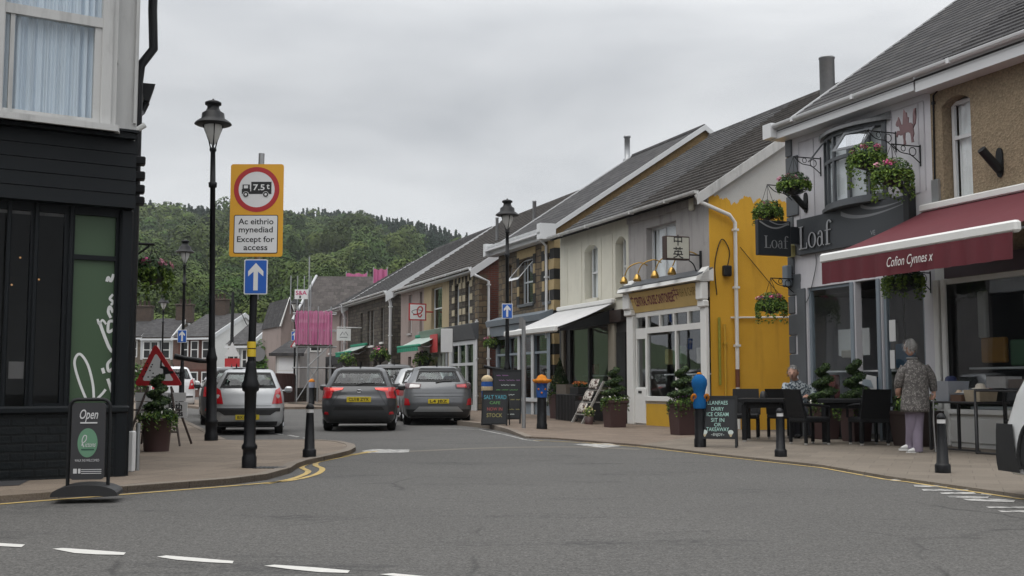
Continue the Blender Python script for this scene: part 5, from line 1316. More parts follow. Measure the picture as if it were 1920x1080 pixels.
# ================================================================== far end of the street
def far_house(px0, px1, py_eave, Y, label, wallm, roofm, gablem, yaw=0.0, depth=8.0, ridge=2.6, wins=(), chimney=None, vm=None, trim=None, zb=0.0, wide=None, two=True):
    a = deep(px0, py_eave, Y); c = deep(px1, py_eave, Y); wd = wide or (c.x - a.x)
    F = Frame((a.x, a.y), (math.cos(yaw), math.sin(yaw))); E_ = a.z
    h = empty('terraced_house', F.pt(wd / 2, 0, zb), label, 'house', 'houses around the bend')
    b = MB(F); b.box(0, wd, 0, depth, zb - .5, E_ - .02); b.add([(wd, 0, E_ - .02), (wd, depth, E_ - .02), (wd, depth / 2, E_ + ridge - .1)], [(0, 1, 2)]); b.add([(0, 0, E_ - .02), (0, depth / 2, E_ + ridge - .1), (0, depth, E_ - .02)], [(0, 1, 2)])
    b.build('gable_wall', gablem, h)
    b = MB(F); b.box(.02, wd - .02, -.06, -.003, zb - .5, E_ - .03); b.build('wall', wallm, h)
    b = MB(F); k = ridge / (depth / 2)
    b.add([(-.05, -.35, E_ - .35 * k), (wd + .05, -.35, E_ - .35 * k), (wd + .05, depth / 2, E_ + ridge), (-.05, depth / 2, E_ + ridge), (wd + .05, depth + .3, E_ - .3 * k), (-.05, depth + .3, E_ - .3 * k)], [(0, 1, 2, 3), (3, 2, 4, 5)])
    b.build('roof', roofm, h)
    verge(F, h, wd + .1, depth / 2, E_, E_ + ridge, vm or m_upvc, h=.34, t=.08)
    b = MB(F); b.box(-.05, wd + .05, -.45, -.33, E_ - .42, E_ - .26); b.build('gutter', m_upvc, h)
    for (u, w_) in wins:
        for z in ((E_ - 2.0, E_ - 4.6) if two else (E_ - 2.0,)):
            b = MB(F); x = u * wd; b.box(x, x + w_, -.1, -.063, z, z + 1.5); w1 = b.build('window', m_white, h)
            b = MB(F); b.box(x + .1, x + w_ - .1, -.107, -.102, z + .08, z + .72); b.box(x + .1, x + w_ - .1, -.107, -.102, z + .8, z + 1.42); b.build('pane', m_ink, w1)
            if trim: b = MB(F); b.box(x - .22, x - .01, -.085, -.062, z - .1, z + 1.7); b.box(x + w_ + .01, x + w_ + .22, -.085, -.062, z - .1, z + 1.7); b.box(x - .2, x + w_ + .2, -.083, -.062, z + 1.52, z + 1.72); b.build('brick_surround', trim, w1)
    for t in (chimney or ()):
        b = MB(F); x = t * wd; b.rbox(x - .75, x + .75, depth / 2 - .4, depth / 2 + .4, E_ + ridge - .4, E_ + ridge + 1.15, .04); b.rbox(x - .82, x + .82, depth / 2 - .47, depth / 2 + .47, E_ + ridge + 1.15, E_ + ridge + 1.3, .03)
        ch = b.build('chimney', m_chim, h); b = MB(F)
        for q in (-.4, .0, .4): b.lathe([(.13, 0), (.11, .4), (.14, .42), (.12, .45)], (x + q, depth / 2, E_ + ridge + 1.3), 8)
        b.build('chimney_pots', m_chim, ch)
    return h, F, wd, E_
m_palestone = masonry('pale stone far', (.25, .21, .17), (.17, .14, .11), (.2, .18, .15), .4, .22, .02)
far_house(232, 266, 628, 100, 'stone terraced house furthest left beyond the warning triangle', m_palestone, m_slate, m_palestone, ridge=1.6, wins=((.3, .8),), chimney=(.3,))
far_house(266.5, 322, 629.5, 98, 'stone terraced house with pale window surrounds and a roof verge behind the triangle sign', m_palestone, m_slate, m_palestone, ridge=1.75, wins=((.05, .7), (.3, .7), (.7, .7)), chimney=(.98,), trim=m_paleframe)
hh, F, wd, E_ = far_house(326, 409, 628.5, 95, 'red brick terraced house with a bright white gable wall and tall windows', m_brickfar, m_slate2, m_white, yaw=R(-17), ridge=2.1, wins=((.2, .75), (.46, .75), (.75, .75)), chimney=(.35,), trim=m_brick, depth=10)
b = MB(F); z = .2
while z < E_ - .3: b.box(wd + .003, wd + .03, .0, .28, z, z + .22); z += .45
b.build('brick_quoins', m_brick, hh)
b = MB(F); b.tube(spline([(wd + .12, 4.2, E_ + 2.2), (wd + .2, 5.5, E_ + .9), (wd + .15, 7, E_ + 1.4)]), .04, 5); b.build('cable', m_iron, hh)
far_house(428, 474, 642, 80, 'low stone house with two narrow arched windows behind the yellow banded post', m_palestone, m_slate2, m_grey, yaw=R(-12), ridge=1.55, depth=7, wins=((.25, .45), (.62, .45)), trim=m_paleframe)
far_house(476, 521, 640, 88, 'grey roofed house with white verges beside the green bushes', m_grey, m_slate2, m_grey, yaw=R(-25), ridge=1.7, depth=8, wins=((.4, .7),))
# gabled house under scaffold
a = deep(557, 596, 68); c = deep(650, 596, 68); F = Frame((a.x, a.y), (1, .06)); wd = c.x - a.x; E_ = a.z
h = empty('gabled_house', F.pt(wd / 2, 0, 0), 'house with a tall brown tiled roof standing behind the pink scaffold', 'house')
tp = deep(583, 519, 72).z
b = MB(F); b.box(0, wd, 0, 7, -.3, E_); b.add([(0, 0, E_), (0, 7, E_), (.8, 3.5, tp - .1)], [(0, 2, 1)]); b.build('wall', m_grey, h)
b = MB(F); b.add([(-.2, -.4, E_ - .2), (wd + 2, -.4, E_ - .2), (wd + 2, 3.6, tp), (.75, 3.6, tp), (wd + 2, 7.4, E_ - .2), (-.2, 7.4, E_ - .2)], [(0, 1, 2, 3), (3, 2, 4, 5), (0, 3, 5)]); b.build('roof', slates('dull brown roof tiles', (.075, .068, .066), .4, .34), h)
b = MB(F); b.tube([(-.22, -.4, E_ - .15), (.72, 3.6, tp + .03)], .09, 6); b.tube([(-.22, -.35, E_ - .15), (-.25, 7.3, E_ - .15)], .09, 6); b.box(-.1, wd + 2, -.5, -.38, E_ - .32, E_ - .12); b.build('bargeboard', m_paleframe, h)
for x in (.8, 2.0):
    b = MB(F); b.box(x, x + .7, -.05, -.004, 3.0, 4.5); w1 = b.build('window', m_white, h); b = MB(F); b.box(x + .08, x + .62, -.06, -.052, 3.1, 4.4); b.build('pane', m_ink, w1)
# small white-verged gable left of it
a = deep(527, 612, 72); F2 = Frame((a.x, a.y), (.9, .44)); h2 = empty('gabled_house', F2.pt(1, 0, 0), 'narrow steep gable with white bargeboards left of the scaffold', 'house')
b = MB(F2); b.box(0, 1.1, 0, 5, -.3, a.z); b.add([(0, 0, a.z), (1.1, 0, a.z), (.45, 0, a.z + 1.75), (0, 5, a.z), (1.1, 5, a.z), (.45, 5, a.z + 1.75)], [(0, 1, 2), (4, 3, 5)]); b.build('wall', m_pink, h2)
b = MB(F2); b.quad((-.1, -.2, a.z), (.45, -.2, a.z + 1.85), (.45, 5, a.z + 1.85), (-.1, 5, a.z)); b.quad((.45, -.2, a.z + 1.85), (1.2, -.2, a.z), (1.2, 5, a.z), (.45, 5, a.z + 1.85)); b.build('roof', m_slate, h2)
b = MB(F2); b.tube([(-.1, -.24, a.z - .02), (.45, -.24, a.z + 1.85), (1.2, -.24, a.z - .02)], .07, 6); b.build('bargeboard', m_white, h2)
# low porch with a white window, and fence
a = deep(517, 660, 64); F3 = Frame((a.x, a.y), (1, -.05)); h3 = empty('porch', F3.pt(1, 0, 0), 'small porch with white framed window and a grey lean-to roof', 'porch')
b = MB(F3); b.box(0, 1.4, 0, 2, -.3, a.z - .05); b.build('wall', m_grey, h3)
b = MB(F3); b.add([(-.3, -.3, a.z - .1), (1.7, -.3, a.z - .1), (1.6, 2, a.z + .75), (.3, 2, a.z + .75)], [(0, 1, 2, 3)]); b.box(-.3, 1.7, -.36, -.3, a.z - .24, a.z - .06); b.build('roof', m_slate, h3)
b = MB(F3); b.box(.1, 1.2, -.06, -.004, 1.05, a.z - .2); w1 = b.build('window', m_white, h3)
for z0, z1 in ((1.15, 1.78), (1.86, a.z - .28)):
    b = MB(F3); b.box(.2, 1.1, -.07, -.062, z0, z1); b.build('pane', m_curtain, w1)
a = ground(517, 755, .1); c = ground(600, 752, .1); F4 = Frame((a.x, a.y), (c.x - a.x, c.y - a.y)); b = MB(F4)
ln = (Vector((c.x, c.y)) - Vector((a.x, a.y))).length; x = 0
while x < ln * .38: b.rbox(x, x + .17, 0, .05, .1, 1.62, .02); x += .2
b.box(0, ln * .38, .05, .1, .4, .5); b.box(0, ln * .38, .05, .1, 1.25, 1.35); tag(b.build('fence', paint('red brown fence boards', (.085, .04, .035), .8, .3, 6), None, F4.pt(ln * .2, 0, .1)), 'reddish brown board fence beyond the silver hatchback', 'fence')
b = MB(F4); b.box(ln * .45, ln, .1, .35, .1, .85); tag(b.build('garden_wall', m_stoneD, None, F4.pt(ln * .7, .2, .1)), 'low dark stone wall under the scaffold', 'wall')
# scaffold wrapped in pink netting
ga = ground(552, 757, .1); S0 = deep(556, 735, 58); F5 = Frame((S0.x, S0.y), (1, .18))
zt, zb_ = deep(556, 583, 58).z, deep(556, 646, 58).z; W5 = deep(620, 600, 58).x - S0.x
h = empty('scaffold', F5.pt(W5 / 2, .6, .1), 'steel tube scaffold tower wrapped in bright pink debris netting', 'scaffold')
for x, hh_ in ((0, 0), (.55, 2.6), (W5 * .35, 0), (W5 * .62, 0), (W5, 0)):
    for y in (0, 1.3):
        b = MB(F5); b.tube([(x, y, .1), (x, y, zt + .25 + hh_)], .035, 6); b.build('upright', m_galv, h)
for z in (1.9, zb_ - .1, zb_ + .75, zt - .1):
    for y in (0, 1.3):
        b = MB(F5); b.tube([(-.25, y, z), (W5 + .3, y, z)], .032, 6); b.build('ledger', m_galv, h)
b = MB(F5); b.tube([(W5 * .35, -.04, 2.0), (W5, -.04, zb_)], .03, 6); b.tube([(0, -.05, .2), (W5 * .62, -.05, 1.9)], .03, 6); b.tube([(W5, -.04, .2), (W5 * .35, -.06, 1.9)], .03, 6); b.build('brace', m_galv, h)
b = MB(F5); b.box(-.1, W5 + .1, -.05, 1.35, zb_ - .06, zb_); b.build('board_deck', paint('scaffold boards', (.07, .05, .04), .8, .2, 5), h)
g = G('pink debris netting'); g.fin(g.mix(g.noise(3, stretch=(1, 1, .3), detail=4), (.48, .10, .24), (.66, .24, .42)), .7, 0, .2)
tr = g.n('BsdfTransparent'); mx = g.n('MixShader'); g.set(mx, '_0', .82); g.set(mx, '_1', tr.outputs[0]); g.set(mx, '_2', g.p.outputs[0]); g.t.links.new(mx.outputs[0], g.out.inputs[0]); m_net = g.mat
def drape(b, p0, p1, z0, z1, n=16):
    vs = []
    for i in range(n + 1):
        t = i / n; q = .04 * math.sin(i * 2.1) + .02 * math.sin(i * 5.3)
        x, y = p0[0] + (p1[0] - p0[0]) * t, p0[1] + (p1[1] - p0[1]) * t
        dx, dy = p1[1] - p0[1], -(p1[0] - p0[0]); l = math.hypot(dx, dy)
        for j in range(5): vs.append((x + dx / l * q * (1 + j % 2), y + dy / l * q * (1 + j % 2), z0 + (z1 - z0) * j / 4 + .03 * math.sin(i * 1.3)))
    b.add(vs, [(i * 5 + j, (i + 1) * 5 + j, (i + 1) * 5 + j + 1, i * 5 + j + 1) for i in range(n) for j in range(4)], 0, True)
b = MB(F5); drape(b, (-.06, 1.3), (-.06, -.06), zb_, zt); b.build('netting', m_net, h)
b = MB(F5); drape(b, (-.06, -.06), (W5 * .36, -.06), zb_, zt); b.build('netting', m_net, h)
b = MB(F5); drape(b, (W5 * .36, -.07), (W5 + .06, -.07), zb_, zt, 22); b.build('netting', m_net, h)
for x in (-.9, -.55, -.2, .15):
    b = MB(F5); b.tube([(x + .5, 1.2, zt - .1), (x + .5, 1.2, zt + 1.95)], .03, 6); b.build('guard_pole', m_galv, h)
q0, q1 = deep(553, 561, 58.5), deep(578, 543, 58.5); b = MB(); b.box(q0.x, q1.x, 58.4, 58.44, q0.z, q1.z); sgn = b.build('banner', m_paper, h)
b = MB(); put_text(b, 'S&A', ((q0.x + q1.x) / 2, q1.z - .19), .3, lambda u, v, o_: (u, 58.395, v), width=.58, bold=.02); b.box(q0.x + .25, q0.x + .33, 58.39, 58.395, q0.z + .04, q0.z + .18, 1); b.build('lettering', [paint('pink red letters', (.5, .04, .15), .5), m_ink], sgn)
for (x0_, y0_, x1_, y1_, Y) in ((649, 513, 688, 521.5, 74), (700, 505, 726, 527, 66)):
    q0, q1 = deep(x0_, y1_, Y), deep(x1_, y0_, Y); b = MB(); n = 8
    vs = [(q0.x + (q1.x - q0.x) * i / n, Y + .08 * math.sin(i * 2.3), z + .05 * math.sin(i * 1.7)) for i in range(n + 1) for z in (q0.z - .4, q1.z)]
    vs2 = [(x, y + .03, z) for x, y, z in vs]
    b.add(vs, [(2 * i, 2 * i + 2, 2 * i + 3, 2 * i + 1) for i in range(n)]); b.add(vs2, [(2 * i + 1, 2 * i + 3, 2 * i + 2, 2 * i) for i in range(n)])
    for x in (q0.x, q1.x): b.tube([(x, Y + .06, q0.z - 2.5), (x, Y + .06, q1.z + .15)], .035, 6, 1)
    tag(b.build('roof_netting', [m_net, m_galv], None, (q0.x, Y, q0.z - 2.5)), ('low pink netting strip seen above the brown tiled roof', 'taller pink netting on poles behind the terrace roof')[x0_ > 680], 'netting')
# ------------------------------------------------------------------ bushes
def bush(name, px, py_base, Y, rx, rz, label, cat='bush', mats=G_BUSH, n=900, sz=.16, z0=0.0):
    q = deep(px, py_base, Y); e_ = empty(name, (q.x, Y, z0), label, cat); b = MB(); lob = [(rng.uniform(-.6, .6) * rx, rng.uniform(-.4, .4) * rx, rng.uniform(.55, 1.5) * rz, rng.uniform(.4, .7)) for _ in range(9)]
    for lx, ly, lz, s in lob: b.leaves((q.x + lx, Y + ly, z0 + lz), (rx * s, rx * s, rz * s), n // 9, sz, rng, 3, .5)
    b.build('crown', mats, e_); b = MB()
    for lx, ly, lz, s in lob: b.tube([(q.x + lx * .1, Y, z0 - .3), (q.x + lx * .5, Y + ly * .5, z0 + lz * .5), (q.x + lx, Y + ly, z0 + lz)], [.06, .045, .02], 6)
    b.build('trunk', m_bark, e_); return e_
bush('bush', 505, 700, 76, 1.5, 2.1, 'rounded bright green bush, the taller one beside the grey roofs', n=2200, sz=.13)
bush('bush', 488, 700, 74, 1.3, 1.0, 'lower spreading green hedge bush beside the white porch window', n=1500, sz=.13)
bush('bush', 262, 720, 60, .7, 1.2, 'light green bush at the bistro corner behind the triangle sign', n=700, sz=.1)

# ================================================================== street lamps
LAMP_BITS = {}
def make_lamp(hgt=5.9, pole_r=.055, fat=1.35):
    t = empty('street_lamp', (0, 0, 0), None, 'street lamp')
    b = MB(); b.lathe([(.115, 0), (.115, .1), (.1, .13), (.1, .28), (.11, .3), (.11, .34), (.092, .36), (.085, fat), (.095, fat + .02), (.095, fat + .06), (.075, fat + .12), (.06, fat + .22)], (0, 0, 0), 14); b.build('base', m_black, t)
    b = MB(); b.lathe([(.058, fat + .2), (.05, hgt * .45), (.046, hgt - 1.55), (.07, hgt - 1.54), (.075, hgt - 1.46), (.05, hgt - 1.45), (.042, hgt - .92), (.06, hgt - .9), (.06, hgt - .86), (.03, hgt - .84)], (0, 0, 0), 12); b.build('pole', m_black, t)
    lan = MB(); lan.lathe([(.32, hgt - .43), (.30, hgt - .40), (.2, hgt - .33), (.19, hgt - .24), (.13, hgt - .2), (.1, hgt - .14), (.105, hgt - .1), (.14, hgt - .085), (.14, hgt - .045), (.09, hgt - .02), (.03, hgt - .01), (.015, hgt + .02)], (0, 0, 0), 18)
    lan.lathe([(.02, hgt - .45), (.29, hgt - .445), (.32, hgt - .43)], (0, 0, 0), 18); l_ = lan.build('lantern_hood', m_black, t)
    b = MB()
    for k in range(4):
        q = k * math.pi / 2 + .4; b.tube([(.04 * math.cos(q), .04 * math.sin(q), hgt - .86), (.07 * math.cos(q), .07 * math.sin(q), hgt - .72), (.17 * math.cos(q), .17 * math.sin(q), hgt - .45)], .012, 5)
    b.build('lantern_cage', m_black, t)
    gm = paint('milky lantern glass', (.62, .62, .60), .25, .05, 5)
    b = MB(); b.lathe([(.02, hgt - .8), (.055, hgt - .76), (.12, hgt - .62), (.155, hgt - .5), (.15, hgt - .45)], (0, 0, 0), 14); b.build('lantern_glass', gm, t)
    return t
lampP = make_lamp(); uL = []
m_arrowblue = m_signblue
def one_way(par, z, w_=.33, h_=.44, y=-.085):
    b = MB(); b.rbox(-w_ / 2, w_ / 2, y - .012, y, z, z + h_, .004); s = b.build('one_way_sign', m_paper, par)
    b = MB(); i = .018; b.box(-w_ / 2 + i, w_ / 2 - i, y - .0155, y - .0125, z + i, z + h_ - i); b.build('sign_face', m_signblue, s)
    b = MB(); fn = lambda u, v, o_: (u, y - .017, z + v); k = h_ / .44
    b.add([fn(u * k, v * k, 0) for u, v in ((-.03, .05), (.03, .05), (.03, .275), (.10, .225), (.10, .29), (.0, .40), (-.10, .29), (-.10, .225), (-.03, .275))], [(0, 1, 2, 7, 8), (2, 3, 4, 5), (2, 5, 7)][:0] + [(0, 1, 2, 8), (2, 3, 4, 5), (5, 6, 7, 8), (5, 8, 2)]); b.build('arrow', m_paper, s); return s
for (px, py, sc_, lab, sg) in ((396, 826, 1.0, 'tall black lantern street lamp nearest, beside the silver hatchback', None), (343, 0, 1.0, 'black street lamp with a small blue arrow sign behind the triangle', 620), (305, 0, 1.0, 'slim distant black street lamp, lowest of those by the bistro corner', None),
                               (951, 790, 1.0, 'black lantern street lamp rising in front of the brown stone house', 571), (551, 754, 1.0, 'black street lamp in front of the pink scaffold', 618)):
    if py: p = ground(px, py, .06 if px < 800 else .05)
    else:
        Y = {343: 38.0, 305: 61.5}[px]; p = Vector(((px - 960) / FPX * Y, Y, .05))
    o = place(lampP, uL, p, 0, lab, 'black lantern street lamps')
    o['_px'] = px
    if px == 396:
        o.location = (0, 0, 0); b = MB(); b.tube([(-.04, 0, 1.33), (-.2, -.02, 1.36), (-.45, -.04, 1.40), (-.62, -.05, 1.44)], [.02, .045, .04, .05], 8); b.build('side_arm', m_black, o); o.location = p; o.rotation_euler = (0, -.017, 0)
lamps = {o['_px']: o for o in bpy.data.objects if '_px' in o.keys()}
for px, top in ((343, 619), (951, 570), (551, 622)):
    o = lamps[px]; Y = o.location.y; zt = CAMH + (722 - top) / FPX * Y - o.location.z; n0 = len(bpy.data.objects)
    sgn = None
    def ow(par, z):
        hh_ = {343: 24, 951: 28, 551: 17}[px] * Y / FPX; return one_way(par, z - hh_, hh_ * .72, hh_)
    base = wloc(o); ofs = base.copy()
    # build in lamp-local coordinates
    loc_ = o.location.copy(); o.location = (0, 0, 0); ow(o, zt); o.location = loc_
for o in lamps.values(): del o['_px']
o = lamps[551]; Y = o.location.y; loc_ = o.location.copy(); o.location = (0, 0, 0); z = CAMH + (722 - 650) / FPX * Y
b = MB(); b.prism([(-.24, z - .1), (.24, z - .1), (0, z + .3)], 'y', -.1, -.08); b.build('triangle_plate', m_signred, o); b = MB(); b.prism([(-.15, z - .05), (.15, z - .05), (0, z + .19)], 'y', -.104, -.1005); b.build('triangle_face', m_paper, o); o.location = loc_
# gooseneck column further away
Y = 70; x = (435 - 960) / FPX * Y; t = empty('telegraph_pole', (x, Y, 0), 'slim dark pole with wires and a side arm over the white gable', 'pole'); zt = deep(435, 548, Y).z
b = MB(); b.tube([(x, Y, 0), (x, Y, zt)], [.13, .09], 8); b.build('pole', m_iron, t)
b = MB(); b.tube(spline([(x, Y, zt - .3), (x - .9, Y, zt + .15), (x - 1.3, Y, zt - .05)]), .035, 6); b.build('arm', m_iron, t)
b = MB(); b.ball((x - 1.3, Y, zt - .3), .2, .2, .26); b.build('lamp_globe', paint('milky lantern glass', (.62, .62, .6)), t)

# ================================================================== sign post with the weight limit
p = ground(467, 877, .06); t = empty('sign_post', p, 'black banded post carrying the amber weight limit sign and blue arrow', 'sign post')
def at(px, py): return CAMH + (722 - py) / FPX * p.y - p.z
b = MB(); b.lathe([(.085, 0), (.085, .12), (.075, .14), (.075, .2), (.09, .22), (.09, .25), (.068, .28), (.066, .62), (.07, at(0, 735)), (.095, at(0, 732)), (.105, at(0, 722)), (.08, at(0, 712)), (.06, at(0, 690)), (.06, at(0, 682)), (.05, at(0, 678))], (p.x, p.y, p.z), 14); b.build('base', m_black, t)
b = MB(); b.tube([(p.x, p.y, p.z + at(0, 680)), (p.x + .015, p.y, p.z + at(0, 545))], .043, 10); b.build('pole', m_black, t)
b = MB(); b.tube([(p.x + .03, p.y + .04, p.z + at(0, 560)), (p.x + .065, p.y + .04, p.z + at(0, 282))], .034, 10); b.build('galvanised_pole', m_galv, t)
for a, c in ((655, 669), (641, 653)):
    b = MB(); b.lathe([(.052, at(0, a)), (.052, at(0, c))][::-1], (p.x, p.y, p.z), 12); b.build('yellow_band', paint('yellow tape', (.68, .48, .03), .5), t)
mpx = p.y / FPX
X0, Z1 = p.x + (424 - 467) * mpx, p.z + at(0, 306); Wd, Ht = 100 * mpx, 176 * mpx; yq = p.y - .06
def rrect(x0, x1, z0, z1, r, n=5):
    P_ = []
    for cx_, cz_, a0 in ((x1 - r, z0 + r, -90), (x1 - r, z1 - r, 0), (x0 + r, z1 - r, 90), (x0 + r, z0 + r, 180)):
        for i in range(n + 1): q = R(a0 + 90 * i / n); P_.append((cx_ + r * math.cos(q), cz_ + r * math.sin(q)))
    return P_
tilt = lambda u, v: (X0 + u * Wd, Z1 - Ht + v * Ht)
b = MB(); b.prism(rrect(X0, X0 + Wd, Z1 - Ht, Z1, .03), 'y', yq - .01, yq); sg = b.build('weight_limit_sign', m_signyel, t)
def disc(b, cx_, cz_, r, y, m=0, n=36, r0=0.0):
    if r0: b.add([(cx_ + q * math.cos(2 * math.pi * i / n), y, cz_ + q * math.sin(2 * math.pi * i / n)) for i in range(n) for q in (r0, r)], [(2 * i, 2 * i + 1, (2 * i + 3) % (2 * n), (2 * i + 2) % (2 * n)) for i in range(n)], m)
    else: b.add([(cx_ + r * math.cos(2 * math.pi * i / n), y, cz_ + r * math.sin(2 * math.pi * i / n)) for i in range(n)], [tuple(range(n))], m)
ccx, ccz, rr_ = X0 + Wd * .495, Z1 - 48.5 * mpx, 43 * mpx
b = MB(); disc(b, ccx, ccz, rr_, yq - .0125, n=40, r0=rr_ * .79); b.build('red_ring', m_signred, sg); b = MB(); disc(b, ccx, ccz, rr_ * .795, yq - .0115); b.build('white_disc', m_paper, sg)
b = MB(); fy = yq - .0135; u = rr_
def bx(x0, x1, z0, z1, m=0, o_=0): b.add([(ccx + x0 * u, fy - o_, ccz + z0 * u), (ccx + x1 * u, fy - o_, ccz + z0 * u), (ccx + x1 * u, fy - o_, ccz + z1 * u), (ccx + x0 * u, fy - o_, ccz + z1 * u)], [(0, 1, 2, 3)], m)
bx(-.24, .65, -.2, .34); bx(-.65, -.28, -.2, .02); bx(-.62, -.30, .02, .22); bx(-.28, -.24, -.2, -.08); bx(-.56, -.38, .05, .18, 1, .001)
for xw in (-.47, .40):
    disc(b, ccx + xw * u, ccz - .22 * u, .135 * u, fy - .001, 1, 16); disc(b, ccx + xw * u, ccz - .22 * u, .115 * u, fy - .002, 0, 16); disc(b, ccx + xw * u, ccz - .22 * u, .055 * u, fy - .003, 1, 12)
put_text(b, '7.5', (ccx + .1 * u, ccz + .08 * u), .30 * u * 1.2, lambda a, c, o_: (a, fy - .002, c), width=.5 * u, m=1, bold=.02); put_text(b, 't', (ccx + .5 * u, ccz + .13 * u), .36 * u, lambda a, c, o_: (a, fy - .002, c), m=1, bold=.02)
b.build('lorry_symbol', [m_ink, m_paper], sg)
bx0, bx1, bzt, bzb = X0 + 8 * mpx, X0 + 91 * mpx, Z1 - 97 * mpx, Z1 - 170 * mpx
b = MB(); b.prism(rrect(bx0, bx1, bzb, bzt, .02), 'y', yq - .0125, yq - .0105); pl = b.build('text_border', m_ink, sg); b = MB(); b.prism(rrect(bx0 + .009, bx1 - .009, bzb + .009, bzt - .009, .014), 'y', yq - .0145, yq - .013); b.build('text_plate', m_paper, sg)
b = MB(); cxx = (bx0 + bx1) / 2
for i, (s, wd) in enumerate((('Ac eithrio', 66), ('mynediad', 64), ('Except for', 70), ('access', 45))):
    put_text(b, s, (cxx, bzt - (13 + 15.3 * i + (3 if i > 1 else 0)) * mpx), 15.5 * mpx, lambda a, c, o_: (a, yq - .0155, c), width=wd * mpx, bold=.015)
b.build('lettering', m_ink, sg)
X1, Z2 = p.x + (453 - 467) * mpx, p.z + at(0, 487); W2, H2 = 44 * mpx, 66 * mpx
b = MB(); b.prism(rrect(X1, X1 + W2, Z2 - H2, Z2, .018), 'y', yq - .01, yq); ar = b.build('one_way_sign', m_paper, t)
b = MB(); b.prism(rrect(X1 + .012, X1 + W2 - .012, Z2 - H2 + .012, Z2 - .012, .012), 'y', yq - .0125, yq - .0105); b.build('sign_face', m_signblue, ar)
b = MB(); k = H2 / .44; ax_ = X1 + W2 / 2
b.add([(ax_ + a * k, yq - .0135, Z2 - H2 + c * k) for a, c in ((-.028, .05), (.028, .05), (.028, .285), (.095, .225), (.095, .29), (.0, .395), (-.095, .29), (-.095, .225), (-.028, .285))], [(0, 1, 2, 8), (2, 3, 4, 5), (5, 6, 7, 8), (5, 8, 2)]); b.build('arrow', m_paper, ar)
b = MB()
for z in (Z1 - .12, Z1 - Ht + .15, Z2 - .08, Z2 - H2 + .08): b.box(p.x - .06, p.x + .12, yq + .001, p.y + .03, z - .015, z + .015)
b.build('sign_clamp', m_galv, t)

# ================================================================== bollards
def make_bollard(hgt=.70):
    t = empty('bollard', (0, 0, 0), None, 'bollard'); k = hgt / .7
    b = MB(); b.lathe([(.09, 0), (.09, .085 * k), (.082, .1 * k), (.07, .11 * k), (.048, .58 * k)], (0, 0, 0), 14); b.build('post', m_black, t)
    b = MB(); b.lathe([(.049, .578 * k), (.048, .625 * k)], (0, 0, 0), 14); b.build('white_band', m_signgrey, t)
    b = MB(); b.lathe([(.046, .624 * k), (.058, .635 * k), (.058, .65 * k), (.042, .68 * k), (.025, .695 * k), (.001, .7 * k)], (0, 0, 0), 14); b.build('cap', m_black, t)
    return t
bol = make_bollard(); uB = []
for px, py, s, lab in ((580, 857, 1.0, 'black bollard with white band on the left pavement corner'), (1464, 856, .94, 'black bollard with white band in front of the cafe chairs'), (1768, 886, .94, 'black bollard with white band beside the woman with the stick'), (522, 757, 1.25, 'distant plain bollard beside the reddish fence')):
    o = place(bol, uB, ground(px, py, .06 if px < 600 else .032), 0, lab, 'black cast bollards'); o.scale = (s, s, s)
# bollards wearing knitted covers
def knit(name, c): 
    g = G(name); wv = g.n('TexWave', {'wave_type': 'BANDS', 'bands_direction': 'Z'}, Vector=g.tc(), Scale=22.0, Distortion=1.5); 
    g.bump(wv.outputs[0], .8, .01); return g.fin(g.mix(g.noise(30), sh(c, .75), sh(c, 1.2)), .95, 0, .1)
k_blue, k_orange, k_cream, k_deep = knit('blue yarn', (.015, .13, .36)), knit('orange yarn', (.72, .26, .04)), knit('cream yarn', (.62, .50, .32)), knit('royal blue yarn', (.04, .12, .40))
def big_post(px, py, z, pr, lab, hgt):
    p = ground(px, py, z); t = empty('bollard', p, lab, 'bollard', 'stout bollards in knitted covers'); b = MB()
    b.lathe([(pr * 1.12, 0), (pr * 1.12, .12), (pr, .14), (pr * .95, hgt)], p, 16); b.build('post', m_black, t); return t, p
t, p = big_post(1313, 838, .032, .085, 'stout bollard in a smooth blue knitted cover with orange side loops', .62)
b = MB(); b.lathe([(.095, .6), (.105, .66), (.10, .74), (.085, .82), (.10, .9), (.125, .98), (.12, 1.05), (.08, 1.11), (.03, 1.14)], p, 18); kc = b.build('knitted_cover', k_blue, t)
b = MB(); b.lathe([(.03, 1.13), (.045, 1.145), (.03, 1.165), (.001, 1.17)], p, 12); b.build('knitted_top', k_orange, kc)
for s in (-1, 1):
    b = MB(); b.tube([(p.x + s * (.1 + .03 * math.sin(q)), p.y - .04 * math.cos(q) - .05, p.z + .77 + .05 * math.cos(q)) for q in [i * .57 for i in range(12)]], .02, 6); b.build('knitted_loop', k_orange, kc)
t, p = big_post(1016, 806, .032, .105, 'stout bollard in a royal blue cover topped with an orange knitted frill', .72)
b = MB(); b.lathe([(.112, .7), (.115, .78), (.12, .86), (.11, .95), (.13, 1.02)], p, 16); kc = b.build('knitted_cover', k_deep, t)
b = MB(); vs = []
for j, (r, z) in enumerate(((.11, 1.0), (.19, 1.04), (.2, 1.08), (.12, 1.1), (.08, 1.17), (.001, 1.2))):
    for i in range(24): q = 2 * math.pi * i / 24; r_ = r * (1 + (.12 * math.sin(i * 2.0) if j in (1, 2) else 0)); vs.append((p.x + r_ * math.cos(q), p.y + r_ * math.sin(q), p.z + z + (.015 * math.sin(i * 2.6) if j in (1, 2) else 0)))
b.add(vs, [(j * 24 + i, j * 24 + (i + 1) % 24, (j + 1) * 24 + (i + 1) % 24, (j + 1) * 24 + i) for j in range(5) for i in range(24)], 0, True); b.build('knitted_frill', k_orange, kc)
for q in (-2.2, -1.6, -.9):
    b = MB(); b.ball((p.x + .12 * math.cos(q), p.y + .12 * math.sin(q), p.z + .84 + .04 * math.sin(q * 5)), .022); b.build('pompom', k_orange, kc)
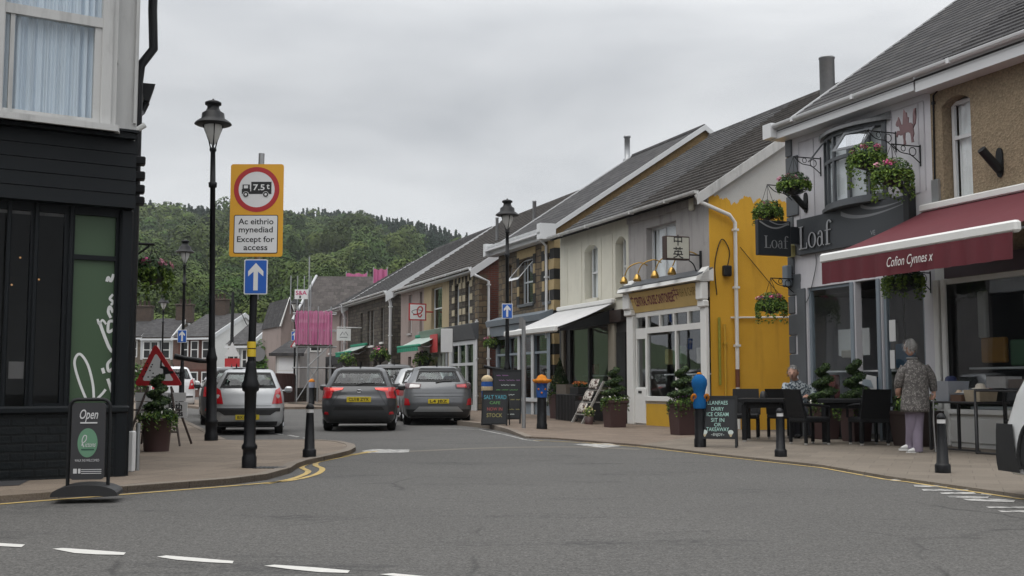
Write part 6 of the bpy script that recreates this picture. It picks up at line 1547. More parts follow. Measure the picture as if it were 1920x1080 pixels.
t, p = big_post(913, 797, .09, .11, 'bollard in a blue and cream knitted cover behind the chalkboard', .68)
b = MB(); b.lathe([(.12, .62), (.125, .75), (.13, .95), (.12, 1.0)], p, 16); kc = b.build('knitted_cover', k_deep, t)
b = MB(); b.lathe([(.122, .99), (.14, 1.04), (.1, 1.1), (.05, 1.13), (.001, 1.14)], p, 16); b.build('knitted_top', k_cream, kc)
b = MB(); b.lathe([(.129, .78), (.133, .8), (.133, .86), (.129, .88)], p, 16); b.build('cream_band', k_cream, kc)
t, p = big_post(584, 758, .1, .13, 'distant bollard with a pale orange knitted top near the scaffold', .8)
b = MB(); b.lathe([(.14, .78), (.15, .95), (.14, 1.05)], p, 14); kc = b.build('knitted_cover', paint('grey blue yarn', (.25, .28, .36), .9), t); b = MB(); b.lathe([(.14, 1.04), (.16, 1.08), (.06, 1.18), (.001, 1.2)], p, 14); b.build('knitted_top', k_orange, kc)
# plain grey post by the chalkboards
p = ground(982, 806, .034); t = empty('sign_post', p, 'thin grey post with a small plate edge-on by the chalkboards', 'sign post'); zt = CAMH + (722 - 600) / FPX * p.y
b = MB(); b.tube([(p.x, p.y, p.z), (p.x, p.y, zt)], .045, 10); b.build('pole', m_galv, t); b = MB(); b.box(p.x - .1, p.x + .0, p.y - .06, p.y - .048, zt - .2, zt + .05); b.build('plate', m_signback, t)
p = ground(838, 800, .11); p = Vector(((838 - 960) / FPX * 38, 38, .11)); t = empty('sign_post', p, 'grey post with a tilted pale sign panel beyond the parked crossover', 'sign post'); zt = CAMH + (722 - 617) / FPX * 38
b = MB(); b.tube([(p.x, p.y, p.z), (p.x, p.y, zt - .6)], .05, 8); b.build('pole', m_galv, t); b = MB(); b.rbox(p.x - .2, p.x + .2, p.y - .08, p.y - .05, zt - .8, zt, .01); b.build('plate', m_signgrey, t)
p = ground(257, 882, .06); t = empty('short_post', p, 'short galvanised post beside the bistro wall', 'post'); b = MB(); b.tube([(p.x, p.y, p.z), (p.x, p.y, p.z + .52)], .025, 8); b.build('pole', m_galv, t)
p2 = Vector(LEFT.pt(.15, .55, .06)); b = MB(); b.rbox(p2.x - .04, p2.x + .05, p2.y - .05, p2.y + .05, .06, .5, .01)
tag(b.build('pipe_box', m_paper, None, p2), 'small white box low on the bistro corner', 'box')

# ================================================================== roadworks sign
m_frame = paint('dull dark frame', (.05, .035, .03), .7, .3, 8)
p = ground(303, 838, .06); p = Vector((-5.25, 17.6, .06)); mpx = p.y / FPX; t = empty('roadworks_sign', p, 'red triangle loose chippings warning sign on a folding stand', 'road sign')
def rz(py): return CAMH + (722 - py) * mpx
def rx(px): return (px - 960) * mpx
tri = lambda k: [(rx(301) + (x - 301) * mpx * k + 0, rz(696) + (696 - y) * mpx * k) for x, y in ((255, 723), (346, 723), (292, 644))]
def rtri(k):
    c_ = [(rx(255), rz(723)), (rx(346), rz(723)), (rx(292), rz(644))]; m_ = (sum(a for a, _ in c_) / 3, sum(a for _, a in c_) / 3)
    c_ = [(m_[0] + (a - m_[0]) * k, m_[1] + (d - m_[1]) * k) for a, d in c_]; o_ = []
    for i in range(3):
        A_, B_, C_ = Vector(c_[i - 1]), Vector(c_[i]), Vector(c_[(i + 1) % 3]); r = .12 * k
        o_ += [tuple(B_ + (A_ - B_).normalized() * r * .5), tuple(B_ + (A_ - B_).normalized() * r * .15 + (C_ - B_).normalized() * r * .15), tuple(B_ + (C_ - B_).normalized() * r * .5)]
    return o_
b = MB(); b.prism(rtri(1), 'y', p.y - .02, p.y); tr_ = b.build('warning_triangle', m_signred, t); b = MB(); b.prism(rtri(.66), 'y', p.y - .024, p.y - .021); b.build('triangle_face', m_paper, tr_)
b = MB(); fn = lambda u, v, o_: (rx(u), p.y - .0255, rz(v))
def qd(x0, x1, y0, y1, m=0): b.add([fn(x0, y1, 0), fn(x1, y1, 0), fn(x1, y0, 0), fn(x0, y0, 0)], [(0, 1, 2, 3)], m)
rg2 = random.Random(3)
for (x, y) in ((279, 682), (286, 688), (284, 695), (276, 697), (290, 700), (271, 706), (281, 707), (288, 684), (277, 690)): qd(x - 1.4, x + 1.4, y - 1.2, y + 1.2)
b.add([fn(a, c, 0) for a, c in ((310, 710), (308, 692), (302, 690), (303, 676), (306, 676), (306, 686), (316, 689), (320, 696), (328, 696), (328, 700), (313, 702), (313, 711))], [tuple(range(12))][:0] + [(0, 1, 10, 11), (1, 6, 7, 10), (1, 2, 5, 6), (2, 3, 4, 5), (7, 8, 9, 10)])
qd(287, 293, 706, 708)
b.build('chippings_symbol', m_ink, tr_)
b = MB(); b.box(rx(257), rx(352), p.y - .02, p.y, rz(752), rz(736)); b1 = b.build('text_plate', m_signgrey, t); b = MB(); b.box(rx(259), rx(355), p.y - .02, p.y, rz(782), rz(753.5)); b2 = b.build('text_plate', m_signgrey, t)
b = MB(); put_text(b, 'iau', (rx(324), rz(741)), .07, lambda a, c, o_: (a, p.y - .0225, c), bold=.02); put_text(b, 'ys', (rx(322), rz(748)), .07, lambda a, c, o_: (a, p.y - .0225, c), bold=.02); b.build('lettering', m_ink, b1)
b = MB(); put_text(b, 'llath', (rx(333), rz(761)), .13, lambda a, c, o_: (a, p.y - .0225, c), bold=.03); put_text(b, 'yds', (rx(338), rz(775)), .12, lambda a, c, o_: (a, p.y - .0225, c), bold=.03); b.build('lettering', m_ink, b2)
b = MB()
for s in (-1, 1):
    b.tube([(rx(301) + s * .18, p.y + .02, rz(725)), (rx(301) + s * .42, p.y - .25, .07)], .018, 6); b.tube([(rx(301) + s * .18, p.y + .02, rz(725)), (rx(301) + s * .4, p.y + .45, .07)], .018, 6)
b.tube([(rx(301) - .38, p.y - .2, .28), (rx(301) + .38, p.y - .2, .28)], .014, 6); b.tube([(rx(301) - .38, p.y - .05, rz(768)), (rx(301) + .38, p.y - .05, rz(768))], .014, 6); b.build('stand', m_frame, t)
# far triangle sign and red board beyond the parked cars
Y = 60; q = deep(435, 665, Y); t = empty('roadworks_sign', (q.x, Y, 0), 'distant grey-backed triangle sign over a red board beyond the parked cars', 'road sign')
b = MB(); b.prism([(q.x - .42, q.z - .1), (q.x + .42, q.z - .1), (q.x, q.z + .68)], 'y', Y, Y + .03); b.build('warning_triangle', m_signgrey, t); b = MB(); b.box(q.x - .38, q.x + .42, Y, Y + .03, q.z - .65, q.z - .2); b.build('red_plate', m_signred, t); b = MB(); b.tube([(q.x - .2, Y + .05, q.z), (q.x - .3, Y + .2, 0)], .025, 6); b.tube([(q.x + .2, Y + .05, q.z), (q.x + .3, Y + .2, 0)], .025, 6); b.build('stand', m_frame, t)
Y = 66; q = deep(481, 664, Y); t = empty('road_sign', (q.x, Y, 0), 'grey back of a round sign by the green bushes', 'road sign'); b = MB(); disc(b, q.x + .1, q.z, .42, Y - .03); disc(b, q.x + .1, q.z, .42, Y - .02); b.f[-1] = b.f[-1][::-1]; b.build('disc_plate', m_signback, t); b = MB(); b.tube([(q.x - .05, Y, 0), (q.x - .05, Y, q.z + .4)], .045, 6); b.build('pole', m_iron, t)
# ================================================================== vehicles
def carpaint(name, c, metal=.35, rough=.32):
    g = G(name); g.set(g.p, 'Coat_Weight', .6); g.set(g.p, 'Coat_Roughness', .05)
    dirt = g.ramp(g.noise(3, detail=6), [(.45, 0), (.8, .35)])
    return g.fin(g.mix(dirt, c, sh(c, .7)), rough, metal, .5)
m_tyre = paint('tyre rubber', (.014, .014, .014), .8, .2, 12); m_alloy = paint('alloy wheel', (.38, .39, .40), .35, .1, 8, metal=.7)
m_cglass = G('dark car glass').fin((.007, .009, .0095), .05, 0, .24); m_cclear = glass('car window glass', (.62, .68, .66), 1.5)
m_blackplas = paint('black bumper plastic', (.02, .02, .021), .55, .2, 9); m_seam = paint('panel seam', (.008, .008, .008), .7)
m_taillight = G('red tail light'); m_taillight.set(m_taillight.p, 'Coat_Weight', 1.0); m_taillight = m_taillight.fin((.42, .012, .018), .15, 0, .6)
m_clearlight = G('clear light lens'); m_clearlight.set(m_clearlight.p, 'Coat_Weight', 1.0); m_clearlight = m_clearlight.fin((.55, .53, .52), .15, 0, .6)
m_darklight = G('smoked light lens'); m_darklight = m_darklight.fin((.09, .05, .055), .12, 0, .6)
m_lit = G('lit brake light'); m_lit.set(m_lit.p, 'Emission_Color', (1, .12, .08)); m_lit.set(m_lit.p, 'Emission_Strength', .7); m_lit = m_lit.fin((.6, .03, .03), .2)
m_plate = paint('yellow number plate', (.60, .46, .02), .45, .05, 5); m_chrome = paint('chrome badge', (.6, .6, .62), .2, .05, 5, metal=.9)

class Car:
    """body lofted from horizontal slices: (z, y_rear, y_front, half width, rear bow, corner radius)"""
    def __init__(s, sl): s.sl = sl
    def at(s, z):
        S = s.sl; z = min(max(z, S[0][0]), S[-1][0])
        for a, c in zip(S[:-1], S[1:]):
            if a[0] <= z <= c[0]:
                t = (z - a[0]) / max(1e-6, c[0] - a[0]); return [x + (y - x) * t for x, y in zip(a, c)]
        return list(S[-1])
    @staticmethod
    def edge(x, hw, bow, r):
        q = min(1.0, abs(x) / hw); v = bow * q * q; k = (abs(x) - (hw - r)) / r
        return v + (r * (1 - math.sqrt(max(0, 1 - min(1, k) ** 2))) if k > 0 else 0)
    def rear(s, x, z, o=0.0):
        a = s.at(z); return a[1] + s.edge(x, a[3], a[4], a[5]) - o
    def ring(s, z):
        z, yr, yf, hw, bow, r = s.at(z); P_ = []
        xs = [i / 16 for i in range(15)] + [.9, .935, .965, .985, 1.0]
        half = [(hw * t, yr + s.edge(hw * t, hw, bow, r)) for t in xs]
        y0 = half[-1][1]; fr = [(hw * t, yf - s.edge(hw * t, hw, bow * 1.6, r * 1.3)) for t in xs]; y1 = fr[-1][1]
        for k in range(1, 40): half.append((hw, y0 + (y1 - y0) * k / 40))
        half += fr[::-1]
        return half + [(-x, y) for x, y in half[::-1][1:-1]]
    def front(s, x, z, o=0.0):
        a = s.at(z); return a[2] - s.edge(x, a[3], a[4] * 1.6, a[5] * 1.3) + o
    def body(s, hole=None):
        b = MB(); zs = []
        S = s.sl
        for a, c in zip(S[:-1], S[1:]):
            m = max(1, int((c[0] - a[0]) / .03)); zs += [a[0] + (c[0] - a[0]) * i / m for i in range(m)]
        zs.append(S[-1][0]); rings = [[(x, y, z) for x, y in s.ring(z)] for z in zs]; N = len(rings[0])
        b.add([p for r in rings for p in r], [(j * N + i, j * N + (i + 1) % N, (j + 1) * N + (i + 1) % N, (j + 1) * N + i) for j in range(len(zs) - 1) for i in range(N)] + [tuple(range(N - 1, -1, -1)), tuple((len(zs) - 1) * N + i for i in range(N))], 0, True)
        if hole:
            keep = [k for k, f in enumerate(b.f) if len(f) > 4 or not hole(*[sum(b.v[i][q] for i in f) / 4 for q in range(3)])]
            b.f = [b.f[k] for k in keep]; b.m = [b.m[k] for k in keep]; b.sm = [b.sm[k] for k in keep]
        return b
    def patch(s, b, q, o=.006, n=6, m=0, k=6):
        """bilinear patch with corners q (x,z) laid on the rear"""
        vs = []
        for j in range(k + 1):
            for i in range(n + 1):
                u, v = i / n, j / k
                x = (q[0][0] * (1 - u) + q[1][0] * u) * (1 - v) + (q[3][0] * (1 - u) + q[2][0] * u) * v
                z = (q[0][1] * (1 - u) + q[1][1] * u) * (1 - v) + (q[3][1] * (1 - u) + q[2][1] * u) * v
                vs.append((x, s.rear(x, z, o), z))
        b.add(vs, [(j * (n + 1) + i, j * (n + 1) + i + 1, (j + 1) * (n + 1) + i + 1, (j + 1) * (n + 1) + i) for j in range(k) for i in range(n)], m, True)
    def sidepatch(s, b, sgn, q, o=.006, n=6, k=6, m=0):
        vs = []
        for j in range(k + 1):
            for i in range(n + 1):
                u, v = i / n, j / k
                y = (q[0][0] * (1 - u) + q[1][0] * u) * (1 - v) + (q[3][0] * (1 - u) + q[2][0] * u) * v
                z = (q[0][1] * (1 - u) + q[1][1] * u) * (1 - v) + (q[3][1] * (1 - u) + q[2][1] * u) * v
                vs.append((sgn * (s.at(z)[3] + o), y, z))
        fs = [(j * (n + 1) + i, j * (n + 1) + i + 1, (j + 1) * (n + 1) + i + 1, (j + 1) * (n + 1) + i) for j in range(k) for i in range(n)]
        b.add(vs, fs if sgn > 0 else [f[::-1] for f in fs], m, True)
def inset(q, k):
    cx_, cz_ = sum(p[0] for p in q) / 4, sum(p[1] for p in q) / 4
    kx = 1 - k * 2 / max(.1, abs(q[1][0] - q[0][0])); kz = 1 - k * 2 / max(.1, abs(q[2][1] - q[1][1])); i = [(cx_ + (p[0] - cx_) * kx, cz_ + (p[1] - cz_) * kz) for p in q]
    return i, [[q[a], q[(a + 1) % 4], i[(a + 1) % 4], i[a]] for a in range(4)]
def inside(p, q):
    return all((q[(i + 1) % 4][0] - q[i][0]) * (p[1] - q[i][1]) - (q[(i + 1) % 4][1] - q[i][1]) * (p[0] - q[i][0]) > 0 for i in range(4))
def wheel(par, x, y, r, w_, m_rim=None):
    b = MB(); n = 20
    prof = [(r * .62, -w_ / 2), (r * .9, -w_ / 2), (r * .985, -w_ * .4), (r, -w_ * .28), (r, w_ * .28), (r * .985, w_ * .4), (r * .9, w_ / 2), (r * .62, w_ / 2)]
    vs = [(x + o, y + q * math.cos(2 * math.pi * i / n), r + q * math.sin(2 * math.pi * i / n)) for q, o in prof for i in range(n)]
    b.add(vs, [(j * n + i, j * n + (i + 1) % n, (j + 1) * n + (i + 1) % n, (j + 1) * n + i) for j in range(7) for i in range(n)], 0, True); t = b.build('wheel', m_tyre, par)
    b = MB(); s = 1 if x > 0 else -1; xo = x + s * w_ * .42
    b.add([(xo, y, r)] + [(xo - s * .02, y + r * .64 * math.cos(2 * math.pi * i / n), r + r * .64 * math.sin(2 * math.pi * i / n)) for i in range(n)], [(0, 1 + i, 1 + (i + 1) % n) for i in range(n)])
    for k in range(5):
        q = 2 * math.pi * k / 5 + .3; b.tube([(xo + s * .012, y + .05 * math.cos(q), r + .05 * math.sin(q)), (xo + s * .004, y + r * .6 * math.cos(q), r + r * .6 * math.sin(q))], .035, 5, 1)
    b.build('rim', [m_blackplas, m_rim or m_alloy], t)
def hatch(label, W, Lg, Hh, cp, pos, yaw, plate, kind='city', sc=1.0, group='cars in the street', name='hatchback', clad=False):
    t = empty(name, (0, 0, 0), label, 'car', group); hw = W / 2; k = Hh / 1.5
    sl = [(.19, .14, Lg - .16, hw * .86, .05, .12), (.27, .05, Lg - .06, hw * .95, .07, .2), (.40, .01, Lg - .01, hw * .985, .09, .24), (.56, .0, Lg, hw, .10, .26), (.70, .03, Lg - .04, hw, .10, .26),
          (.82 * k, .07, Lg - .18, hw * .99, .09, .24), (.92 * k, .10, Lg - .8, hw * .97, .09, .22), (.985 * k, .13, Lg - 1.12, hw * .94, .09, .2), (1.10 * k, .20, Lg - 1.32, hw * .87, .08, .18), (1.25 * k, .30, Lg - 1.6, hw * .79, .08, .17),
          (1.38 * k, .42, Lg - 1.88, hw * .72, .08, .2), (1.44 * k, .50, Lg - 2.05, hw * .665, .08, .2), (1.475 * k, .62, Lg - 2.2, hw * .58, .09, .24), (1.495 * k, .82, Lg - 2.4, hw * .42, .09, .24), (1.503 * k, 1.1, Lg - 2.7, hw * .2, .05, .1)]
    if clad: sl[9] = (1.25 * k, .36, Lg - 1.6, hw * .76, .08, .2); sl[8] = (1.10 * k, .20, Lg - 1.32, hw * .87, .1, .2); sl[10] = (1.38 * k, .5, Lg - 1.88, hw * .69, .08, .2)
    C = Car(sl); zt = 1.40 * k; zb = 1.05 * k
    kx = W / 1.6; RW = {'city': [(-.62 * kx, zb), (.62 * kx, zb), (.48 * kx, zt), (-.48 * kx, zt)], 'wedge': [(-.60, zb), (.60, zb), (.48, zt - .01), (-.48, zt - .01)]}.get(kind, [(-.56, zb + .05), (.56, zb + .05), (.46, zt - .02), (-.46, zt - .02)])
    SW = [[(y0, zb), (y1, zb), (y2, zt - .02), (y3, zt - .02)] for (y0, y1, y2, y3) in ((.55, 1.45, 1.50, .78), (1.53, Lg - 1.42, Lg - 1.86, 1.56))]; FW_ = [(-.66 * kx, zb - .02), (.66 * kx, zb - .02), (.5 * kx, zt), (-.5 * kx, zt)]
    rm, sm_, fm = inset(RW, .035)[0], [inset(q, .03)[0] for q in SW], inset(FW_, .03)[0]
    def hole(x, y, z):
        if y < C.rear(x, z) + .06 and abs(x) < .7 and inside((x, z), rm): return True
        if y > C.front(x, z) - .06 and inside((x, z), fm): return True
        return abs(x) > C.at(z)[3] - .015 and any(inside((y, z), q) for q in sm_)
    C.body(hole).build('body', cp, t)
    b = MB(); b.rbox(-hw * .86, hw * .86, .42, Lg - 1.25, .32, .86 * k, .05); b.rbox(-hw * .8, hw * .8, Lg - 1.5, Lg - 1.15, .8 * k, .97 * k, .05); b.build('cabin', m_seam, t)
    for x, y in ((-.36, 1.0), (.36, 1.0), (-.36, 1.9), (.36, 1.9)):
        b = MB(); b.rbox(x - .23, x + .23, y - .09, y + .09, .6, 1.06 * k, .06); b.rbox(x - .12, x + .12, y - .12, y - .03, 1.04 * k, 1.24 * k, .05); b.build('car_seat', m_dark, t)
    b = MB(); q, rg_ = inset(FW_, .05)
    for qq, m_ in [(q, 0)] + [(r_, 1) for r_ in rg_]:
        vs = []
        for j in range(6):
            for i in range(11):
                u, v = i / 10, j / 5; x = (qq[0][0] * (1 - u) + qq[1][0] * u) * (1 - v) + (qq[3][0] * (1 - u) + qq[2][0] * u) * v; z = (qq[0][1] * (1 - u) + qq[1][1] * u) * (1 - v) + (qq[3][1] * (1 - u) + qq[2][1] * u) * v
                vs.append((x, C.front(x, z, .01), z))
        b.add(vs, [(j * 11 + i + 1, j * 11 + i, j * 11 + 11 + i, j * 11 + 12 + i) for j in range(5) for i in range(10)], m_, True)
    b.build('windscreen', [m_cclear, m_seam], t)
    b = MB(); q, rg_ = inset(RW, .055); C.patch(b, q, .014, 14)
    for r_ in rg_: C.patch(b, r_, .014, 14, 1)
    b.build('rear_window', [m_cclear, m_seam], t)
    def P_(nm, quads, mt, o=.006, par=t, n=6):
        b = MB()
        for q in quads: C.patch(b, q, o, n)
        return b.build(nm, mt, par)
    if kind == 'city':      # round-cornered wide glass, upright red corner lights, black bumper strip
        for s in (-1, 1):
            l_ = P_('tail_light', [sorted([(s * .53 * W / 1.6, .69 * k), (s * .765 * W / 1.6, .70 * k), (s * .70 * W / 1.6, 1.06 * k), (s * .60 * W / 1.6, 1.0 * k)], key=lambda p: 0)[::1] if s > 0 else [(-.765 * W / 1.6, .70 * k), (-.53 * W / 1.6, .69 * k), (-.60 * W / 1.6, 1.0 * k), (-.70 * W / 1.6, 1.06 * k)]], m_taillight, .012)
            b = MB(); c_ = s * .655 * W / 1.6; b.add([(c_ + .045 * math.cos(q), C.rear(c_, .86 * k, .03) , .86 * k + .045 * math.sin(q)) for q in [i * .5236 for i in range(12)]], [tuple(range(12))]); b.build('lens', m_clearlight, l_)
        P_('bumper_strip', [[(-.79 * W / 1.6, .52), (.79 * W / 1.6, .52), (.79 * W / 1.6, .60), (-.79 * W / 1.6, .60)], [(-.5, .44), (.5, .44), (.62, .52), (-.62, .52)]], m_blackplas, .014, n=16)
        P_('lower_valance', [[(-.64, .2), (.64, .2), (.66, .30), (-.66, .30)]], m_blackplas, .01, n=14); pz = .395; 
        P_('tailgate_seam', [[(-.52, .645), (.52, .645), (.52, .652), (-.52, .652)]], m_seam, .008, n=12); lw = True
    elif kind == 'wedge':   # pointed red lights reaching into the tailgate, dark lower bumper
        P_('spoiler', [[(-.46, zt), (.46, zt), (.42, zt + .03), (-.42, zt + .03)]], m_blackplas, .03, n=12)
        for s in (-1, 1):
            f = (lambda q: q) if s > 0 else (lambda q: [(-q[1][0], q[1][1]), (-q[0][0], q[0][1]), (-q[3][0], q[3][1]), (-q[2][0], q[2][1])])
            l_ = P_('tail_light', [f([(.36, .90), (.80, .80), (.78, .955), (.33, .95)])], m_taillight, .014, n=8); P_('lower_lens', [f([(.60, .72), (.80, .71), (.80, .80), (.56, .86)])], m_taillight, .013, l_); P_('lit_bar', [f([(.36, .905), (.62, .885), (.62, .935), (.34, .935)])], m_lit, .018, l_)
            P_('fog_reflector', [f([(.64, .36), (.76, .37), (.73, .43), (.66, .42)])], m_taillight, .012)
        P_('bumper_inset', [[(-.55, .46), (.55, .46), (.50, .53), (-.50, .53)]], m_seam, .005, n=10); P_('tailgate_seam', [[(-.58, .545), (.58, .545), (.58, .555), (-.58, .555)], [(-.60, .555), (-.59, .555), (-.38, .90), (-.39, .90)], [(.59, .555), (.60, .555), (.39, .90), (.38, .90)]], m_seam, .008, n=12)
        P_('lower_valance', [[(-.72, .2), (.72, .2), (.62, .33), (-.62, .33)]], m_blackplas, .012, n=14); pz = .69; lw = True
        b = MB(); b.tube([(.0 + .05 * math.cos(q), C.rear(0, .87, .012), .87 + .032 * math.sin(q)) for q in [i * .45 for i in range(15)]], .008, 5); b.tube([(0, C.rear(0, .87, .014), .84), (0, C.rear(0, .88, .014), .9)], .007, 5); b.build('badge', m_chrome, t)
    else:                   # crossover: shallow glass, slim lights on the shoulders, silver sill on black bumper
        P_('spoiler', [[(-.5, zt - .015), (.5, zt - .015), (.42, zt + .04), (-.42, zt + .04)]], cp, .09, n=12)
        for s in (-1, 1):
            f = (lambda q: q) if s > 0 else (lambda q: [(-q[1][0], q[1][1]), (-q[0][0], q[0][1]), (-q[3][0], q[3][1]), (-q[2][0], q[2][1])])
            l_ = P_('tail_light', [f([(.45, .93), (.84, .91), (.82, 1.06), (.42, 1.03)])], m_darklight, .022, n=8); P_('lens', [f([(.47, .95), (.72, .94), (.70, 1.03), (.46, 1.01)])], m_clearlight if s < 0 else m_taillight, .028, l_)
            P_('fog_reflector', [f([(.70, .50), (.84, .50), (.83, .68), (.74, .66)])], m_taillight, .014)
        P_('bumper_lower', [[(-.74, .2), (.74, .2), (.80, .40), (-.80, .40)]], m_blackplas, .012, n=18); P_('skid_plate', [[(-.62, .34), (.62, .34), (.48, .47), (-.48, .47)]], m_alloy, .02, n=12)
        P_('tailgate_seam', [[(-.62, .72), (.62, .72), (.62, .728), (-.62, .728)], [(-.7, .80), (.7, .80), (.7, .806), (-.7, .806)]], m_seam, .008, n=12); pz = .60; lw = True
    if plate:
        b = MB(); y = C.rear(.26, pz, .02); b.rbox(-.26, .26, y - .008, y, pz - .056, pz + .056, .004); p_ = b.build('number_plate', m_plate, t); b = MB(); put_text(b, plate, (0, pz - .002), .095, lambda u, v, o_: (u, y - .0105, v), width=.43, bold=.02); b.build('lettering', m_ink, p_)
    b = MB(); b.tube([(-.06, C.rear(0, zb + .03, .02), zb + .02), (.1, C.rear(.1, zb + .06, .03), zb + .05), (.34, C.rear(.34, zb + .06, .03), zb + .06)], [.02, .014, .008], 5); b.build('wiper', m_blackplas, t)
    b = MB(); b.tube([(0, .75, Hh - .02), (0, .68, Hh + .06), (0, .66, Hh + .09)], [.022, .012, .006], 6); b.build('aerial', m_blackplas, t)
    for s in (-1, 1):
        b = MB()
        for q0 in SW:
            q, rg_ = inset(q0, .045); C.sidepatch(b, s, q, .006)
            for r_ in rg_: C.sidepatch(b, s, r_, .006, m=1)
        b.build('side_window', [m_cclear, m_seam], t)
        for yc in (.78, Lg - .82):
            b = MB(); q = [(yc + .37 * math.cos(R(a)), .31 + .36 * math.sin(R(a))) for a in range(-20, 201, 20)]
            vs = [(s * (C.at(.4)[3] + .008), yc, .25)] + [(s * (C.at(z)[3] + .008), y, max(z, .2)) for y, z in q]; fs = [(0, i, i + 1) for i in range(1, len(vs) - 1)]
            b.add(vs, fs if s > 0 else [f[::-1] for f in fs]); b.build('wheel_arch', m_blackplas if clad else m_seam, t)
        b = MB(); b.rbox(s * (hw + .1) - .09, s * (hw + .1) + .09, Lg - 1.72, Lg - 1.55, .93 * k, 1.08 * k, .04); b.tube([(s * hw * .93, Lg - 1.6, .97 * k), (s * (hw + .06), Lg - 1.63, .98 * k)], .025, 5); b.build('wing_mirror', cp, t)
        b = MB(); C.sidepatch(b, s, [(.5, .86 * k), (1.0, .86 * k), (1.0, .865 * k), (.5, .865 * k)], .004); b.build('door_seam', m_seam, t)
        for yc in (.78, Lg - .82): wheel(t, s * (hw - .115), yc, .30, .19)
    b = MB(); b.box(-hw * .8, hw * .8, .3, Lg - .3, .16, .3); b.build('underbody', m_seam, t)
    t.location = pos; t.rotation_euler = (0, 0, yaw); t.scale = (sc, sc, sc); return t
hatch('dark grey hatchback with brake lights and yellow plate driving up the street', 1.62, 3.95, 1.41, carpaint('dark grey car paint', (.042, .044, .048), .4), ground(672, 809.5), R(5.5), 'CU18 ZYX', 'wedge')
hatch('mid grey crossover parked at the right kerb by the chalkboards', 1.72, 4.2, 1.49, carpaint('mid grey car paint', (.125, .13, .137), .4), ground(822, 798), R(7.5), 'L4 JBZ', 'cross', clad=True)
hatch('silver hatchback with upright red tail lights parked by the left pavement', 1.6, 3.55, 1.5, carpaint('silver car paint', (.46, .47, .48), .4), ground(463, 816), R(11.5), 'BX12 KPT', 'city', sc=.9)
Y = 31.5; hatch('pale silver car mostly hidden ahead of the grey crossover', 1.78, 4.2, 1.5, carpaint('pale silver car paint', (.36, .37, .38), .4), Vector(((795 - 960) / FPX * Y, Y, 0)), R(9), None, 'wedge')
Y = 38.0; hatch('tall black people carrier ahead of the dark grey hatchback', 1.9, 4.6, 1.72, carpaint('black car paint', (.015, .015, .017), .2), Vector(((742 - 960) / FPX * Y, Y, 0)), R(9), None, 'cross', name='people_carrier')
Y = 28.0; hatch('dark grey car parked ahead of the silver hatchback close to the kerb', 1.75, 4.2, 1.46, carpaint('graphite car paint', (.055, .057, .062), .4), Vector(((446 - 960) / FPX * Y, Y, 0)), R(15), None, 'wedge')
Y = 35.0; hatch('white car whose roof shows above the silver hatchback', 1.8, 4.3, 1.58, carpaint('white car paint', (.68, .69, .69), .0), Vector(((438 - 960) / FPX * Y, Y, 0)), R(17), None, 'cross')
Y = 52.0; hatch('white van parked far along the left kerb behind the triangle sign', 2.0, 4.9, 1.98, carpaint('van white paint', (.66, .67, .68), .0), Vector(((328 - 960) / FPX * Y, Y, -.1)), R(20), None, 'city', name='parked_van')

# ------------------------------------------------------------------ white delivery van, nose at the right edge of the picture
p = ground(1906, 942); t = empty('delivery_van', (0, 0, 0), 'white delivery van with black plastic bumper entering at the right edge', 'van', 'cars in the street')
W, Lg = 2.05, 5.4; hw = W / 2
sl = [(.22, 0, Lg, hw * .96, .05, .12), (.34, 0, Lg + .06, hw * .99, .06, .14), (.62, 0, Lg + .06, hw, .07, .15), (.70, 0, Lg + .03, hw * .995, .07, .16), (.92, 0, Lg - .09, hw * .99, .07, .16), (1.06, 0, Lg - .22, hw * .985, .07, .16), (1.20, 0, Lg - .5, hw * .97, .07, .16),
      (1.34, 0, Lg - .95, hw * .95, .08, .22), (1.7, 0, Lg - 1.3, hw * .93, .06, .2), (2.15, 0, Lg - 1.75, hw * .90, .05, .18), (2.3, 0, Lg - 2.1, hw * .84, .05, .18), (2.36, .1, Lg - 2.5, hw * .7, .05, .2)]
C = Car(sl); C.body().build('body', carpaint('van body white', (.72, .73, .73), .0), t)
def frontpatch(q, o, n=8, k=5):
    b = MB(); vs = []
    for j in range(k + 1):
        for i in range(n + 1):
            u, v = i / n, j / k
            x = (q[0][0] * (1 - u) + q[1][0] * u) * (1 - v) + (q[3][0] * (1 - u) + q[2][0] * u) * v; z = (q[0][1] * (1 - u) + q[1][1] * u) * (1 - v) + (q[3][1] * (1 - u) + q[2][1] * u) * v
            a = C.at(z); vs.append((x, a[2] - C.edge(x, a[3], a[4] * 1.6, a[5] * 1.3) + o, z))
    b.add(vs, [(j * (n + 1) + i + 1, j * (n + 1) + i, (j + 1) * (n + 1) + i, (j + 1) * (n + 1) + i + 1) for j in range(k) for i in range(n)], 0, True); return b
frontpatch([(-hw * .985, .23), (hw * .985, .23), (hw * .985, .66), (-hw * .985, .66)], .02, 22).build('front_bumper', m_blackplas, t)
frontpatch([(-.6, .72), (.6, .72), (.62, .95), (-.62, .95)], .012).build('grille', m_blackplas, t)
